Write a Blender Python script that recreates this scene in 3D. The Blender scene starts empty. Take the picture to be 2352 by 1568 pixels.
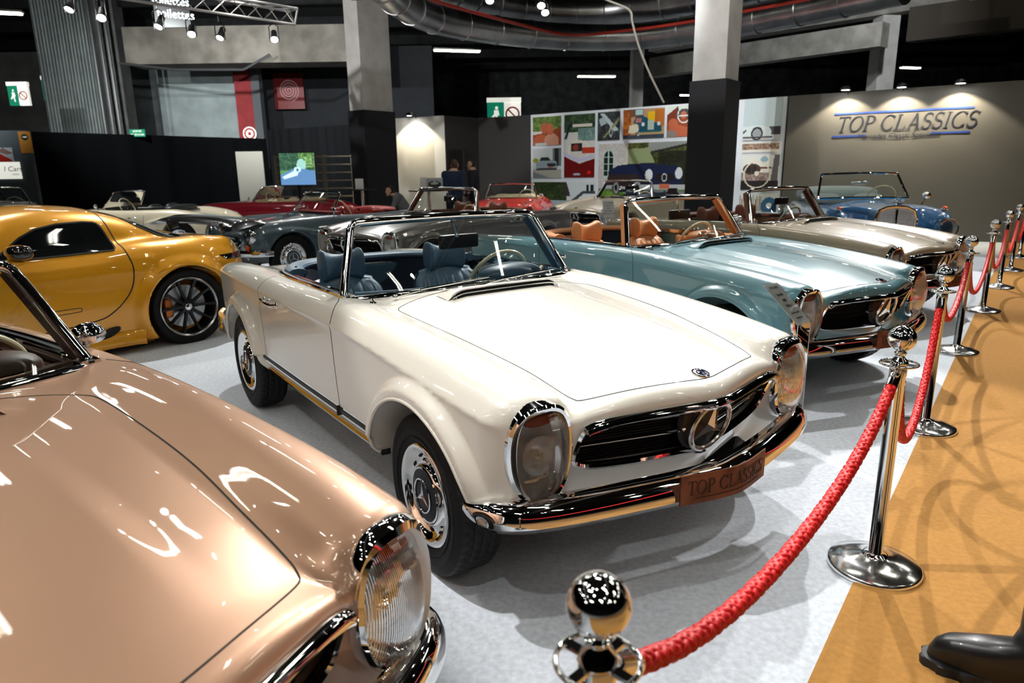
import bpy, bmesh, math, random
import numpy as np
from mathutils import Vector, Matrix, Euler
random.seed(5); RNG=np.random.default_rng(5)
SC=bpy.context.scene; COL=SC.collection
PI=math.pi
# ------------------------------------------------------------------ camera maths
CF,CP,CR,CH=1579.1,.24318435,-.01399013,1.47886
def ray(px,py):
    cr,sr=math.cos(CR),math.sin(CR);dx,dy=px-1176,py-784
    a=cr*dx+sr*dy;b=-sr*dx+cr*dy;r=a/CF;u=-b/CF;c,s=math.cos(CP),math.sin(CP)
    return np.array([r,c+u*s,-s+u*c])
def at(px,py,ax,val):
    d=ray(px,py);i='xyz'.index(ax);o=(0,0,CH);t=(val-o[i])/d[i]
    return np.array([0,0,CH])+t*d
# ------------------------------------------------------------------ materials
MATS={}
def srgb(c):
    return tuple(((v/255)/12.92 if v/255<=.04045 else ((v/255+.055)/1.055)**2.4) for v in c)
def mat(name,col=(.5,.5,.5),rough=.5,metal=0,coat=0,trans=0,ior=1.45,emit=None,es=1,spec=.5,noise=None,bump=None,sheen=0,hexc=None,vcol=False,coatr=.03):
    if name in MATS: return MATS[name]
    m=bpy.data.materials.new(name);m.use_nodes=True;nt=m.node_tree;b=nt.nodes['Principled BSDF']
    if hexc: col=srgb(hexc)
    b.inputs['Base Color'].default_value=(*col,1);b.inputs['Roughness'].default_value=rough;b.inputs['Metallic'].default_value=metal
    b.inputs['Coat Weight'].default_value=coat;b.inputs['Coat Roughness'].default_value=coatr
    b.inputs['Transmission Weight'].default_value=trans;b.inputs['IOR'].default_value=ior
    b.inputs['Specular IOR Level'].default_value=spec
    if sheen: b.inputs['Sheen Weight'].default_value=sheen
    if emit: b.inputs['Emission Color'].default_value=(*emit,1);b.inputs['Emission Strength'].default_value=es
    L=nt.links
    tc=nt.nodes.new('ShaderNodeTexCoord')
    if vcol:
        a=nt.nodes.new('ShaderNodeAttribute');a.attribute_name='Col';L.new(a.outputs['Color'],b.inputs['Base Color'])
    if noise: # (scale, amount, detail)
        n=nt.nodes.new('ShaderNodeTexNoise');n.inputs['Scale'].default_value=noise[0];n.inputs['Detail'].default_value=noise[2] if len(noise)>2 else 4
        L.new(tc.outputs['Object'],n.inputs['Vector'])
        mx=nt.nodes.new('ShaderNodeMix');mx.data_type='RGBA';mx.inputs[6].default_value=(*[max(0,c*(1-noise[1])) for c in col],1);mx.inputs[7].default_value=(*[min(1,c*(1+noise[1])) for c in col],1)
        r=nt.nodes.new('ShaderNodeMapRange');r.inputs['From Min'].default_value=.35;r.inputs['From Max'].default_value=.65
        L.new(n.outputs['Fac'],r.inputs['Value']);L.new(r.outputs['Result'],mx.inputs[0]);L.new(mx.outputs[2],b.inputs['Base Color'])
    if bump: # (scale,strength,kind)
        kind=bump[2] if len(bump)>2 else 'noise'
        if kind=='noise':
            n=nt.nodes.new('ShaderNodeTexNoise');n.inputs['Scale'].default_value=bump[0];L.new(tc.outputs['Object'],n.inputs['Vector']);out=n.outputs['Fac']
        elif kind=='wave':
            n=nt.nodes.new('ShaderNodeTexWave');n.bands_direction=bump[3];n.inputs['Scale'].default_value=bump[0];n.inputs['Distortion'].default_value=0;L.new(tc.outputs['Object'],n.inputs['Vector']);out=n.outputs['Fac']
        elif kind=='brick':
            n=nt.nodes.new('ShaderNodeTexBrick');n.inputs['Scale'].default_value=1;n.inputs['Mortar Size'].default_value=.07;n.inputs['Brick Width'].default_value=.5;n.inputs['Row Height'].default_value=.25
            mp=nt.nodes.new('ShaderNodeMapping');mp.inputs['Scale'].default_value=bump[0];L.new(tc.outputs['UV'],mp.inputs['Vector']);L.new(mp.outputs['Vector'],n.inputs['Vector'])
            out=n.outputs['Fac']
        bp=nt.nodes.new('ShaderNodeBump');bp.inputs['Strength'].default_value=bump[1];bp.inputs['Distance'].default_value=.004 if kind=='noise' else .003
        if kind=='brick': bp.invert=True;bp.inputs['Distance'].default_value=.02
        L.new(out,bp.inputs['Height']);L.new(bp.outputs['Normal'],b.inputs['Normal'])
        if coat: L.new(bp.outputs['Normal'],b.inputs['Coat Normal'])
    MATS[name]=m;return m
def paint(name,hexc,metal=0,rough=.35,flake=0):
    m=mat(name,hexc=hexc,rough=rough,metal=metal,coat=1,coatr=.02)
    return m
CHROME=mat('chrome',(.86,.87,.88),.035,1)
SATIN=mat('satin_chrome',(.9,.9,.9),.22,1)
CHROME2=mat('polished_trim',(.75,.76,.77),.12,1)
BLK=mat('black_rubber',(.012,.012,.013),.55,noise=(30,.2),bump=(120,.05))
TYRE=mat('tyre_rubber',(.012,.012,.013),.6,spec=.3)
TSIDE=mat('tyre_sidewall',(.006,.006,.0065),.62,spec=.22,bump=(60,.05))
GAP=mat('shadow_gap',(.01,.01,.01),.8)
DARK=mat('dark_plastic',(.015,.015,.016),.35,bump=(90,.04))
GRMESH=mat('grille_mesh',(.01,.01,.011),.35,metal=.4,bump=(60,.7,'wave','Z'))
def glassmat(name,tint=(1,1,1),gl=.08,bump=None,rough=0.0):
    if name in MATS:return MATS[name]
    m=bpy.data.materials.new(name);m.use_nodes=True;nt=m.node_tree;nt.nodes.clear();L=nt.links
    o=nt.nodes.new('ShaderNodeOutputMaterial');t=nt.nodes.new('ShaderNodeBsdfTransparent');g=nt.nodes.new('ShaderNodeBsdfGlossy');mx=nt.nodes.new('ShaderNodeMixShader')
    t.inputs[0].default_value=(*tint,1);g.inputs['Roughness'].default_value=rough
    lw=nt.nodes.new('ShaderNodeFresnel');lw.inputs[0].default_value=1.45
    ml=nt.nodes.new('ShaderNodeMath');ml.operation='MULTIPLY_ADD';ml.inputs[1].default_value=1.3;ml.inputs[2].default_value=gl*.3
    L.new(lw.outputs[0],ml.inputs[0]);L.new(ml.outputs[0],mx.inputs[0]);L.new(t.outputs[0],mx.inputs[1]);L.new(g.outputs[0],mx.inputs[2]);L.new(mx.outputs[0],o.inputs[0])
    MATS[name]=m;return m
GLASS=glassmat('windscreen_glass',(.90,.95,.94))
GLASSD=glassmat('dark_window_glass',(.10,.11,.12),.2)
ACRYL=glassmat('clear_acrylic',(.97,.98,.98),.12)
def lensmat():
    m=bpy.data.materials.new('fluted_lens_glass');m.use_nodes=True;nt=m.node_tree;nt.nodes.clear();L=nt.links
    o=nt.nodes.new('ShaderNodeOutputMaterial');g=nt.nodes.new('ShaderNodeBsdfRefraction');g.inputs['IOR'].default_value=1.10;g.inputs['Roughness'].default_value=.03;g.inputs['Color'].default_value=(.93,.95,.95,1)
    gl=nt.nodes.new('ShaderNodeBsdfGlossy');gl.inputs['Roughness'].default_value=.03
    tc=nt.nodes.new('ShaderNodeTexCoord')
    w=nt.nodes.new('ShaderNodeTexWave');w.bands_direction='Y';w.inputs['Scale'].default_value=75;w.inputs['Distortion'].default_value=0
    bp=nt.nodes.new('ShaderNodeBump');bp.inputs['Strength'].default_value=1;bp.inputs['Distance'].default_value=.002
    L.new(tc.outputs['Object'],w.inputs['Vector']);L.new(w.outputs['Fac'],bp.inputs['Height']);L.new(bp.outputs['Normal'],g.inputs['Normal']);L.new(bp.outputs['Normal'],gl.inputs['Normal'])
    t=nt.nodes.new('ShaderNodeBsdfTransparent');mx=nt.nodes.new('ShaderNodeMixShader');mx.inputs[0].default_value=.62
    L.new(g.outputs[0],mx.inputs[1]);L.new(t.outputs[0],mx.inputs[2])
    fr=nt.nodes.new('ShaderNodeFresnel');fr.inputs[0].default_value=1.5;L.new(bp.outputs['Normal'],fr.inputs['Normal'])
    m2=nt.nodes.new('ShaderNodeMixShader');L.new(fr.outputs[0],m2.inputs[0]);L.new(mx.outputs[0],m2.inputs[1]);L.new(gl.outputs[0],m2.inputs[2]);L.new(m2.outputs[0],o.inputs[0])
    MATS['lens']=m;return m
LENS=lensmat()
# ------------------------------------------------------------------ mesh builder
class MB:
    def __init__(s): s.v=[];s.f=[];s.m=[];s.uv={};s.n=0
    def add(s,V,F,mi=0,uv=None):
        V=np.asarray(V,float).reshape(-1,3);b=s.n;s.v.append(V);s.n+=len(V)
        for f in F: s.f.append(tuple(int(i)+b for i in f));s.m.append(mi)
        if uv is not None:
            for i,u in enumerate(uv): s.uv[b+i]=u
        return s
    def box(s,c,d,rot=None,mi=0,bev=0):
        c=np.array(c,float);d=np.array(d,float)/2
        if bev>0:
            b=min(bev,*(d*.98));V=[];
            bm=bmesh.new();bmesh.ops.create_cube(bm,size=1);
            for v in bm.verts: v.co=Vector((v.co.x*2*d[0],v.co.y*2*d[1],v.co.z*2*d[2]))
            bmesh.ops.bevel(bm,geom=bm.edges[:],offset=b,segments=2,affect='EDGES',profile=.5)
            bm.verts.index_update();V=np.array([v.co[:] for v in bm.verts]);F=[[v.index for v in f.verts] for f in bm.faces];bm.free()
        else:
            V=np.array([[x,y,z] for x in(-1,1) for y in(-1,1) for z in(-1,1)],float)*d
            F=[(0,1,3,2),(4,6,7,5),(0,4,5,1),(2,3,7,6),(0,2,6,4),(1,5,7,3)]
        if rot is not None: V=V@np.array(Euler(rot).to_matrix()).T
        return s.add(V+c,F,mi)
    def lathe(s,prof,n=48,axis='z',c=(0,0,0),mi=0,uv=False,arc=2*PI,R=None):
        # prof: list of (r,h)
        P=np.array(prof,float);k=len(P);full=abs(arc-2*PI)<1e-6;m=n if full and not uv else n+1
        V=[];U=[]
        for i in range(m):
            a=arc*i/n;ca,sa=math.cos(a),math.sin(a)
            for j,(r,h) in enumerate(P):
                if axis=='z':V.append((r*ca,r*sa,h))
                elif axis=='y':V.append((r*ca,h,r*sa))
                else:V.append((h,r*ca,r*sa))
                U.append((i/n,j/(k-1)))
        F=[]
        for i in range(n):
            i2=(i+1)%m if full and not uv else i+1
            for j in range(k-1):F.append((i*k+j,i2*k+j,i2*k+j+1,i*k+j+1))
        V=np.array(V)
        if R is not None:V=V@np.array(R).T
        return s.add(V+np.array(c),F,mi,U if uv else None)
    def sweep(s,path,prof,up=(0,0,1),closed=False,mi=0,cap=True,scale=None,ups=None,twist=0):
        P=np.array(path,float);n=len(P);Q=np.array(prof,float);k=len(Q)
        if closed:T=np.roll(P,-1,0)-np.roll(P,1,0)
        else:
            T=np.empty_like(P);T[1:-1]=P[2:]-P[:-2];T[0]=P[1]-P[0];T[-1]=P[-1]-P[-2]
        T/=np.linalg.norm(T,axis=1)[:,None]+1e-12
        U=np.array(ups,float) if ups is not None else np.tile(np.array(up,float),(n,1))
        S=np.cross(T,U);l=np.linalg.norm(S,axis=1)
        bad=l<1e-4
        if bad.any(): S[bad]=np.cross(T[bad],(0.0,1,.01))
        S/=np.linalg.norm(S,axis=1)[:,None];U=np.cross(S,T)
        sc=np.ones(n) if scale is None else np.array(scale)
        V=P[:,None,:]+sc[:,None,None]*(Q[None,:,0:1]*S[:,None,:]+Q[None,:,1:2]*U[:,None,:])
        F=[]
        for i in range(n if closed else n-1):
            i2=(i+1)%n
            for j in range(k):
                j2=(j+1)%k;F.append((i*k+j,i*k+j2,i2*k+j2,i2*k+j))
        if cap and not closed: F.append(tuple(range(k-1,-1,-1)));F.append(tuple((n-1)*k+j for j in range(k)))
        return s.add(V.reshape(-1,3),F,mi)
    def tube(s,path,r,n=10,closed=False,mi=0,scale=None,up=(0,0,1)):
        return s.sweep(path,[(r*math.cos(2*PI*i/n),r*math.sin(2*PI*i/n)) for i in range(n)],up,closed,mi,scale=scale)
    def grid(s,G,mi=0,flip=False,closeu=False):
        G=np.asarray(G,float);a,b=G.shape[:2];F=[]
        for i in range(a if closeu else a-1):
            i2=(i+1)%a
            for j in range(b-1):
                q=(i*b+j,i2*b+j,i2*b+j+1,i*b+j+1);F.append(q[::-1] if flip else q)
        return s.add(G.reshape(-1,3),F,mi)
    def poly(s,pts,thick,nrm,mi=0):
        P=np.array(pts,float);n=len(P);N=np.array(nrm,float)*thick
        F=[tuple(range(n)),tuple(range(2*n-1,n-1,-1))]+[(i,n+i,n+(i+1)%n,(i+1)%n) for i in range(n)]
        return s.add(np.vstack([P,P-N]),F,mi)
    def ball(s,c,r,n=24,m=14,mi=0):
        pr=[(r*math.sin(PI*j/m)if 0<j<m else 1e-4,-r*math.cos(PI*j/m)) for j in range(m+1)]
        return s.lathe(pr,n,'z',c,mi) if np.isscalar(r) else s
    def ell(s,c,r,n=24,m=14,mi=0,rot=None,pw=1):
        th=np.linspace(0,2*PI,n,endpoint=False);ph=np.linspace(0,PI,m+1);sg=lambda v:np.sign(v)*np.abs(v)**pw
        V=np.array([[sg(math.sin(p))*sg(math.cos(t))*r[0],sg(math.sin(p))*sg(math.sin(t))*r[1],-sg(math.cos(p))*r[2]] for t in th for p in ph]);
        if rot is not None:V=V@np.array(Euler(rot).to_matrix()).T
        V=V+np.array(c);F=[]
        k=m+1
        for i in range(n):
            for j in range(m):F.append((i*k+j,((i+1)%n)*k+j,((i+1)%n)*k+j+1,i*k+j+1))
        return s.add(V,F,mi)
    def mirror_y(s):
        V=[];F=list(s.f);M=list(s.m);n=s.n
        A=np.vstack(s.v).copy();A[:,1]*=-1;s.v.append(A)
        s.f+= [tuple(n+i for i in f[::-1]) for f in F];s.m+=M;s.n=2*n;return s
    def mesh(s,name,mats,smooth=True,sharp=35):
        me=bpy.data.meshes.new(name);V=np.vstack(s.v)
        me.from_pydata(V.tolist(),[],s.f)
        for m in mats:me.materials.append(m)
        if len(mats)>1:me.polygons.foreach_set('material_index',s.m)
        if s.uv:
            uv=me.uv_layers.new();idx=np.empty(len(me.loops),int);me.loops.foreach_get('vertex_index',idx)
            A=np.zeros((s.n,2));
            for k_,u in s.uv.items():A[k_]=u
            uv.data.foreach_set('uv',A[idx].ravel())
        me.update();me.validate()
        if smooth:
            me.polygons.foreach_set('use_smooth',[True]*len(me.polygons))
            me.set_sharp_from_angle(angle=math.radians(sharp))
        return me
    def obj(s,name,mats,parent=None,smooth=True,sharp=35,loc=None):
        if not isinstance(mats,(list,tuple)):mats=[mats]
        o=bpy.data.objects.new(name,s.mesh(name,mats,smooth,sharp));COL.objects.link(o)
        if parent is not None:o.parent=parent
        if loc is not None:o.location=loc
        return o
def tag(o,label=None,cat=None,group=None,kind=None):
    if label:o['label']=label
    if cat:o['category']=cat
    if group:o['group']=group
    if kind:o['kind']=kind
    return o
def empty(name,loc=(0,0,0),rz=0,label=None,cat=None,group=None):
    o=bpy.data.objects.new(name,None);COL.objects.link(o);o.location=loc;o.rotation_euler=(0,0,rz);o.empty_display_size=.1
    return tag(o,label,cat,group)
def rr(w,h,r,n=4,cx=0,cy=0):
    pts=[]
    for sx,sy,a0 in((1,1,0),(-1,1,90),(-1,-1,180),(1,-1,270)):
        for i in range(n+1):
            a=math.radians(a0+90*i/n);pts.append((cx+sx*(w/2-r)+r*math.cos(a),cy+sy*(h/2-r)+r*math.sin(a)))
    return pts
def resamp(P,n,smooth=True,closed=False):
    P=np.array(P,float)
    if smooth:
        Q=[];m=len(P)
        idx=range(m if closed else m-1)
        for i in idx:
            if closed:p0,p1,p2,p3=P[i-1],P[i],P[(i+1)%m],P[(i+2)%m]
            else:p0,p1,p2,p3=P[max(i-1,0)],P[i],P[i+1],P[min(i+2,m-1)]
            for t in np.linspace(0,1,12,endpoint=False):
                Q.append(.5*((2*p1)+(-p0+p2)*t+(2*p0-5*p1+4*p2-p3)*t*t+(-p0+3*p1-3*p2+p3)*t**3))
        Q.append(P[0] if closed else P[-1]);P=np.array(Q)
    elif closed:P=np.vstack([P,P[:1]])
    d=np.r_[0,np.cumsum(np.linalg.norm(np.diff(P,axis=0),axis=1))]
    t=np.linspace(0,d[-1],n,endpoint=not closed)
    return np.stack([np.interp(t,d,P[:,i]) for i in range(P.shape[1])],1)
def text_mesh(txt,size,mats,name,parent,M,extr=.001,align='CENTER'):
    cu=bpy.data.curves.new('t','FONT');cu.body=txt;cu.size=size;cu.extrude=extr;cu.align_x=align;cu.align_y='CENTER';cu.resolution_u=3
    to=bpy.data.objects.new('t',cu);COL.objects.link(to);dg=bpy.context.evaluated_depsgraph_get();dg.update()
    me=bpy.data.meshes.new_from_object(to.evaluated_get(dg));bpy.data.objects.remove(to);bpy.data.curves.remove(cu)
    me.materials.clear();me.materials.append(mats);me.name=name
    me.transform(M);o=bpy.data.objects.new(name,me);COL.objects.link(o)
    if parent:o.parent=parent
    return o
def frame(o,x,y):
    # matrix mapping local XY plane to world with given x, y axes and origin
    x=Vector(x).normalized();y=Vector(y).normalized();z=x.cross(y)
    M=Matrix((x,y,z)).transposed().to_4x4();M.translation=Vector(o);return M
# serif capitals as strokes: list of polylines with widths (thick=1, thin=.35)
def arcp(cx,cy,rx,ry,a0,a1,n=14):
    return [(cx+rx*math.cos(math.radians(a0+(a1-a0)*i/n)),cy+ry*math.sin(math.radians(a0+(a1-a0)*i/n))) for i in range(n+1)]
def thk(P,v):
    out=[]
    for i,p in enumerate(P):
        q0=P[max(i-1,0)];q1=P[min(i+1,len(P)-1)];dx,dy=q1[0]-q0[0],q1[1]-q0[1];l=math.hypot(dx,dy)+1e-9
        out.append((.045+.075*abs(dy/l)**1.5) if v is None else v)
    return out
SERIF={'T':(.78,[([(.39,0),(.39,1)],.11),([(.03,.975),(.75,.975)],.05),([(.04,.80),(.05,1)],.04),([(.74,.80),(.73,1)],.04),([(.24,.015),(.54,.015)],.035)]),
'O':(.92,[(arcp(.46,.5,.39,.48,0,360,28),None)]),
'P':(.72,[([(.17,0),(.17,1)],.11),([(.04,.98),(.34,.98)],.035),([(.03,.015),(.33,.015)],.035),([(.17,.98)]+arcp(.36,.74,.26,.24,90,-90,14)+[(.17,.5)],None)]),
'C':(.86,[(arcp(.46,.5,.39,.48,48,318,26),None),([(.74,.72),(.77,.98)],.035),([(.75,.04),(.78,.26)],.03)]),
'L':(.70,[([(.17,0),(.17,1)],.11),([(.03,.985),(.33,.985)],.035),([(.03,.02),(.62,.02)],.045),([(.61,0),(.66,.27)],.04)]),
'A':(.88,[([(.16,.0),(.43,1)],.045),([(.43,1),(.74,0)],.115),([(.25,.34),(.62,.34)],.04),([(.02,.015),(.30,.015)],.035),([(.58,.015),(.88,.015)],.035)]),
'S':(.62,[(arcp(.31,.745,.22,.235,40,270,16)+arcp(.31,.265,.24,.25,90,-145,18),.085),([(.52,.74),(.53,.98)],.03),([(.07,.03),(.08,.28)],.03)]),
'I':(.40,[([(.20,0),(.20,1)],.11),([(.06,.985),(.34,.985)],.035),([(.06,.015),(.34,.015)],.035)]),' ':(.34,[])}
def serif_mb(txt,h,shear=0,extr=.002,kx=.82):
    mb=MB();x=0
    for ch in txt:
        w,st=SERIF[ch]
        for P,v in st:
            T=thk(P,v);P=np.array(P,float);n=len(P);D=np.gradient(P,axis=0);D/=np.linalg.norm(D,axis=1)[:,None]+1e-9
            N=np.stack([-D[:,1],D[:,0]],1);T=np.array(T)[:,None]/2
            A=P+N*T;B=P-N*T
            def tr(Q,z):
                return np.stack([(x+Q[:,0]*kx+Q[:,1]*shear)*h,Q[:,1]*h,np.full(n,z)],1)
            V=np.vstack([tr(A,extr),tr(B,extr),tr(A,0),tr(B,0)]);F=[]
            for i in range(n-1):
                F+=[(i,i+1,n+i+1,n+i)][::1]+[(i,2*n+i,2*n+i+1,i+1),(n+i,n+i+1,3*n+i+1,3*n+i)]
            mb.add(V,F)
        x+=w*kx+.03
    W=x*h
    for A in mb.v:A[:,0]-=W/2;A[:,1]-=h/2
    return mb,W
# ------------------------------------------------------------------ implicit mesher
def cs(x,xs,ys):
    xs=np.array(xs,float);ys=np.array(ys,float);h=np.diff(xs);d=np.diff(ys)/h
    m=np.zeros(len(xs));m[1:-1]=np.where(d[:-1]*d[1:]>0,2*d[:-1]*d[1:]/(d[:-1]+d[1:]+1e-12),0);m[0]=d[0];m[-1]=d[-1]
    x=np.clip(x,xs[0],xs[-1]);i=np.clip(np.searchsorted(xs,x,side='right')-1,0,len(h)-1);t=(x-xs[i])/h[i]
    t2=t*t;t3=t2*t
    return (2*t3-3*t2+1)*ys[i]+(t3-2*t2+t)*h[i]*m[i]+(-2*t3+3*t2)*ys[i+1]+(t3-t2)*h[i]*m[i+1]
def smax(a,b,k):
    h=np.maximum(k-np.abs(a-b),0)/k;return np.maximum(a,b)+h*h*k*.25
def smin(a,b,k):return -smax(-a,-b,k)
def sst(x,a,b):
    t=np.clip((x-a)/(b-a),0,1);return t*t*(3-2*t)
def isomesh(F,lo,hi,h):
    lo=np.array(lo,float);n=(np.ceil((np.array(hi)-lo)/h/8).astype(int))*8+1
    B=8;nb=(n-1)//B
    bx=[lo[i]+h*(np.arange(nb[i])*B+B/2) for i in range(3)]
    C=np.stack(np.meshgrid(*bx,indexing='ij'),-1).reshape(-1,3);Fc=F(C[:,0],C[:,1],C[:,2])
    keep=np.abs(Fc)<h*B*1.9
    G=np.ones(n,np.float32)
    # fill by sign, then exact in kept blocks
    sg=np.where(Fc>0,1.,-1.).reshape(nb)
    G[:-1,:-1,:-1]=np.repeat(np.repeat(np.repeat(sg,B,0),B,1),B,2)
    bi=np.stack(np.unravel_index(np.nonzero(keep)[0],nb),-1)*B
    off=np.stack(np.meshgrid(*[np.arange(B+1)]*3,indexing='ij'),-1).reshape(-1,3)
    for s in range(0,len(bi),600):
        I=(bi[s:s+600,None,:]+off[None]).reshape(-1,3);P=lo+I*h
        G[I[:,0],I[:,1],I[:,2]]=F(P[:,0],P[:,1],P[:,2])
    neg=G<0
    ids={}
    m=n-1
    # cells with sign change
    cnt=np.zeros(m,np.int8)
    for a in(0,1):
        for b in(0,1):
            for c in(0,1):cnt+=neg[a:a+m[0],b:b+m[1],c:c+m[2]]
    cell=np.argwhere((cnt>0)&(cnt<8));vid=-np.ones(m,np.int32);vid[tuple(cell.T)]=np.arange(len(cell))
    S=np.zeros((len(cell),3));W=np.zeros(len(cell))
    E=[((a,b,0),(a,b,1)) for a in(0,1) for b in(0,1)]+[((a,0,b),(a,1,b)) for a in(0,1) for b in(0,1)]+[((0,a,b),(1,a,b)) for a in(0,1) for b in(0,1)]
    for p,q in E:
        p=np.array(p);q=np.array(q);g0=G[tuple((cell+p).T)];g1=G[tuple((cell+q).T)];cr=(g0<0)!=(g1<0)
        t=np.where(cr,g0/(g0-g1+1e-20),0);S[cr]+=(p+(q-p)*t[:,None])[cr];W+=cr
    V=lo+(cell+S/W[:,None])*h
    faces=[]
    for ax in range(3):
        sl0=[slice(None)]*3;sl1=[slice(None)]*3;sl0[ax]=slice(0,-1);sl1[ax]=slice(1,None)
        d=neg[tuple(sl0)].astype(np.int8)-neg[tuple(sl1)].astype(np.int8)
        o=[i for i in range(3) if i!=ax]
        e=np.argwhere(d!=0);ok=np.ones(len(e),bool)
        for i in o:ok&=(e[:,i]>0)&(e[:,i]<n[i]-1)
        e=e[ok];dv=d[tuple(e.T)]
        q=[]
        for a,b in((-1,-1),(0,-1),(0,0),(-1,0)):
            c=e.copy();c[:,o[0]]+=a;c[:,o[1]]+=b;q.append(vid[tuple(c.T)])
        q=np.stack(q,1);fl=(dv>0)if ax!=1 else(dv<0)
        q[~fl]=q[~fl][:,::-1];faces.append(q)
    Q=np.vstack(faces);Q=Q[(Q>=0).all(1)]
    e=h*.05
    def grad(V):
        g=np.stack([F(V[:,0]+e*(i==0),V[:,1]+e*(i==1),V[:,2]+e*(i==2))-F(V[:,0]-e*(i==0),V[:,1]-e*(i==1),V[:,2]-e*(i==2)) for i in range(3)],1)/(2*e)
        return g
    for _ in range(3):
        g=grad(V);f=F(V[:,0],V[:,1],V[:,2]);st=-(f/(np.sum(g*g,1)+1e-9))[:,None]*g
        l=np.linalg.norm(st,axis=1)[:,None];V=V+st*np.minimum(1,h*.6/(l+1e-9))
    g=grad(V);N=g/(np.linalg.norm(g,axis=1)[:,None]+1e-9)
    return V,Q,N
def iso_parts(V,Q,N,classes,names,matsl,parent,aa=.0):
    # classes: int per face -> separate mesh objects
    out={}
    for k,nm in enumerate(names):
        sel=Q[classes==k]
        if len(sel)==0:continue
        u,inv_=np.unique(sel,return_inverse=True);f=inv_.reshape(sel.shape)
        me=bpy.data.meshes.new(nm);me.vertices.add(len(u));me.vertices.foreach_set('co',V[u].ravel())
        me.loops.add(f.size);me.loops.foreach_set('vertex_index',f.ravel().astype(np.int32));me.polygons.add(len(f));me.polygons.foreach_set('loop_start',np.arange(0,f.size,4,dtype=np.int32))
        me.update(calc_edges=True);me.validate(clean_customdata=False)
        me.polygons.foreach_set('use_smooth',[True]*len(me.polygons))
        me.materials.append(matsl[k]);me.normals_split_custom_set_from_vertices(N[u].tolist())
        o=bpy.data.objects.new(nm,me);COL.objects.link(o);o.parent=parent;out.setdefault(nm,[]).append(o)
    return out
def march(F,P,D,L=.6,n=160):
    # from outside point P along D find the first surface crossing
    P=np.atleast_2d(np.array(P,float));D=np.atleast_2d(np.array(D,float));D=np.broadcast_to(D,P.shape)
    t=np.linspace(0,L,n);best=np.full(len(P),L)
    X=P[:,None,:]+t[None,:,None]*D[:,None,:];f=F(X[...,0].ravel(),X[...,1].ravel(),X[...,2].ravel()).reshape(len(P),n)
    hit=(f<0).argmax(1);ok=(f<0).any(1)
    a=t[np.maximum(hit-1,0)];b=t[hit]
    for _ in range(18):
        m=(a+b)/2;q=P+m[:,None]*D;g=F(q[:,0],q[:,1],q[:,2])<0;b=np.where(g,m,b);a=np.where(g,a,m)
    b=np.where(ok,b,L)
    return P+b[:,None]*D
def gradn(F,P,e=.003):
    P=np.atleast_2d(P);g=np.stack([F(*(P+e*np.eye(3)[i]).T)-F(*(P-e*np.eye(3)[i]).T) for i in range(3)],1);return g/(np.linalg.norm(g,axis=1)[:,None]+1e-9)
def seam(mb,F,pts,D,w=.004,hgt=.0016,n=60,smooth=True):
    P=resamp(pts,n,smooth);Q=march(F,P,D);N=gradn(F,Q)
    mb.sweep(Q,[(-w/2,-hgt),(w/2,-hgt),(w/2,hgt*.55),(-w/2,hgt*.55)],ups=N);return Q,N
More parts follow.
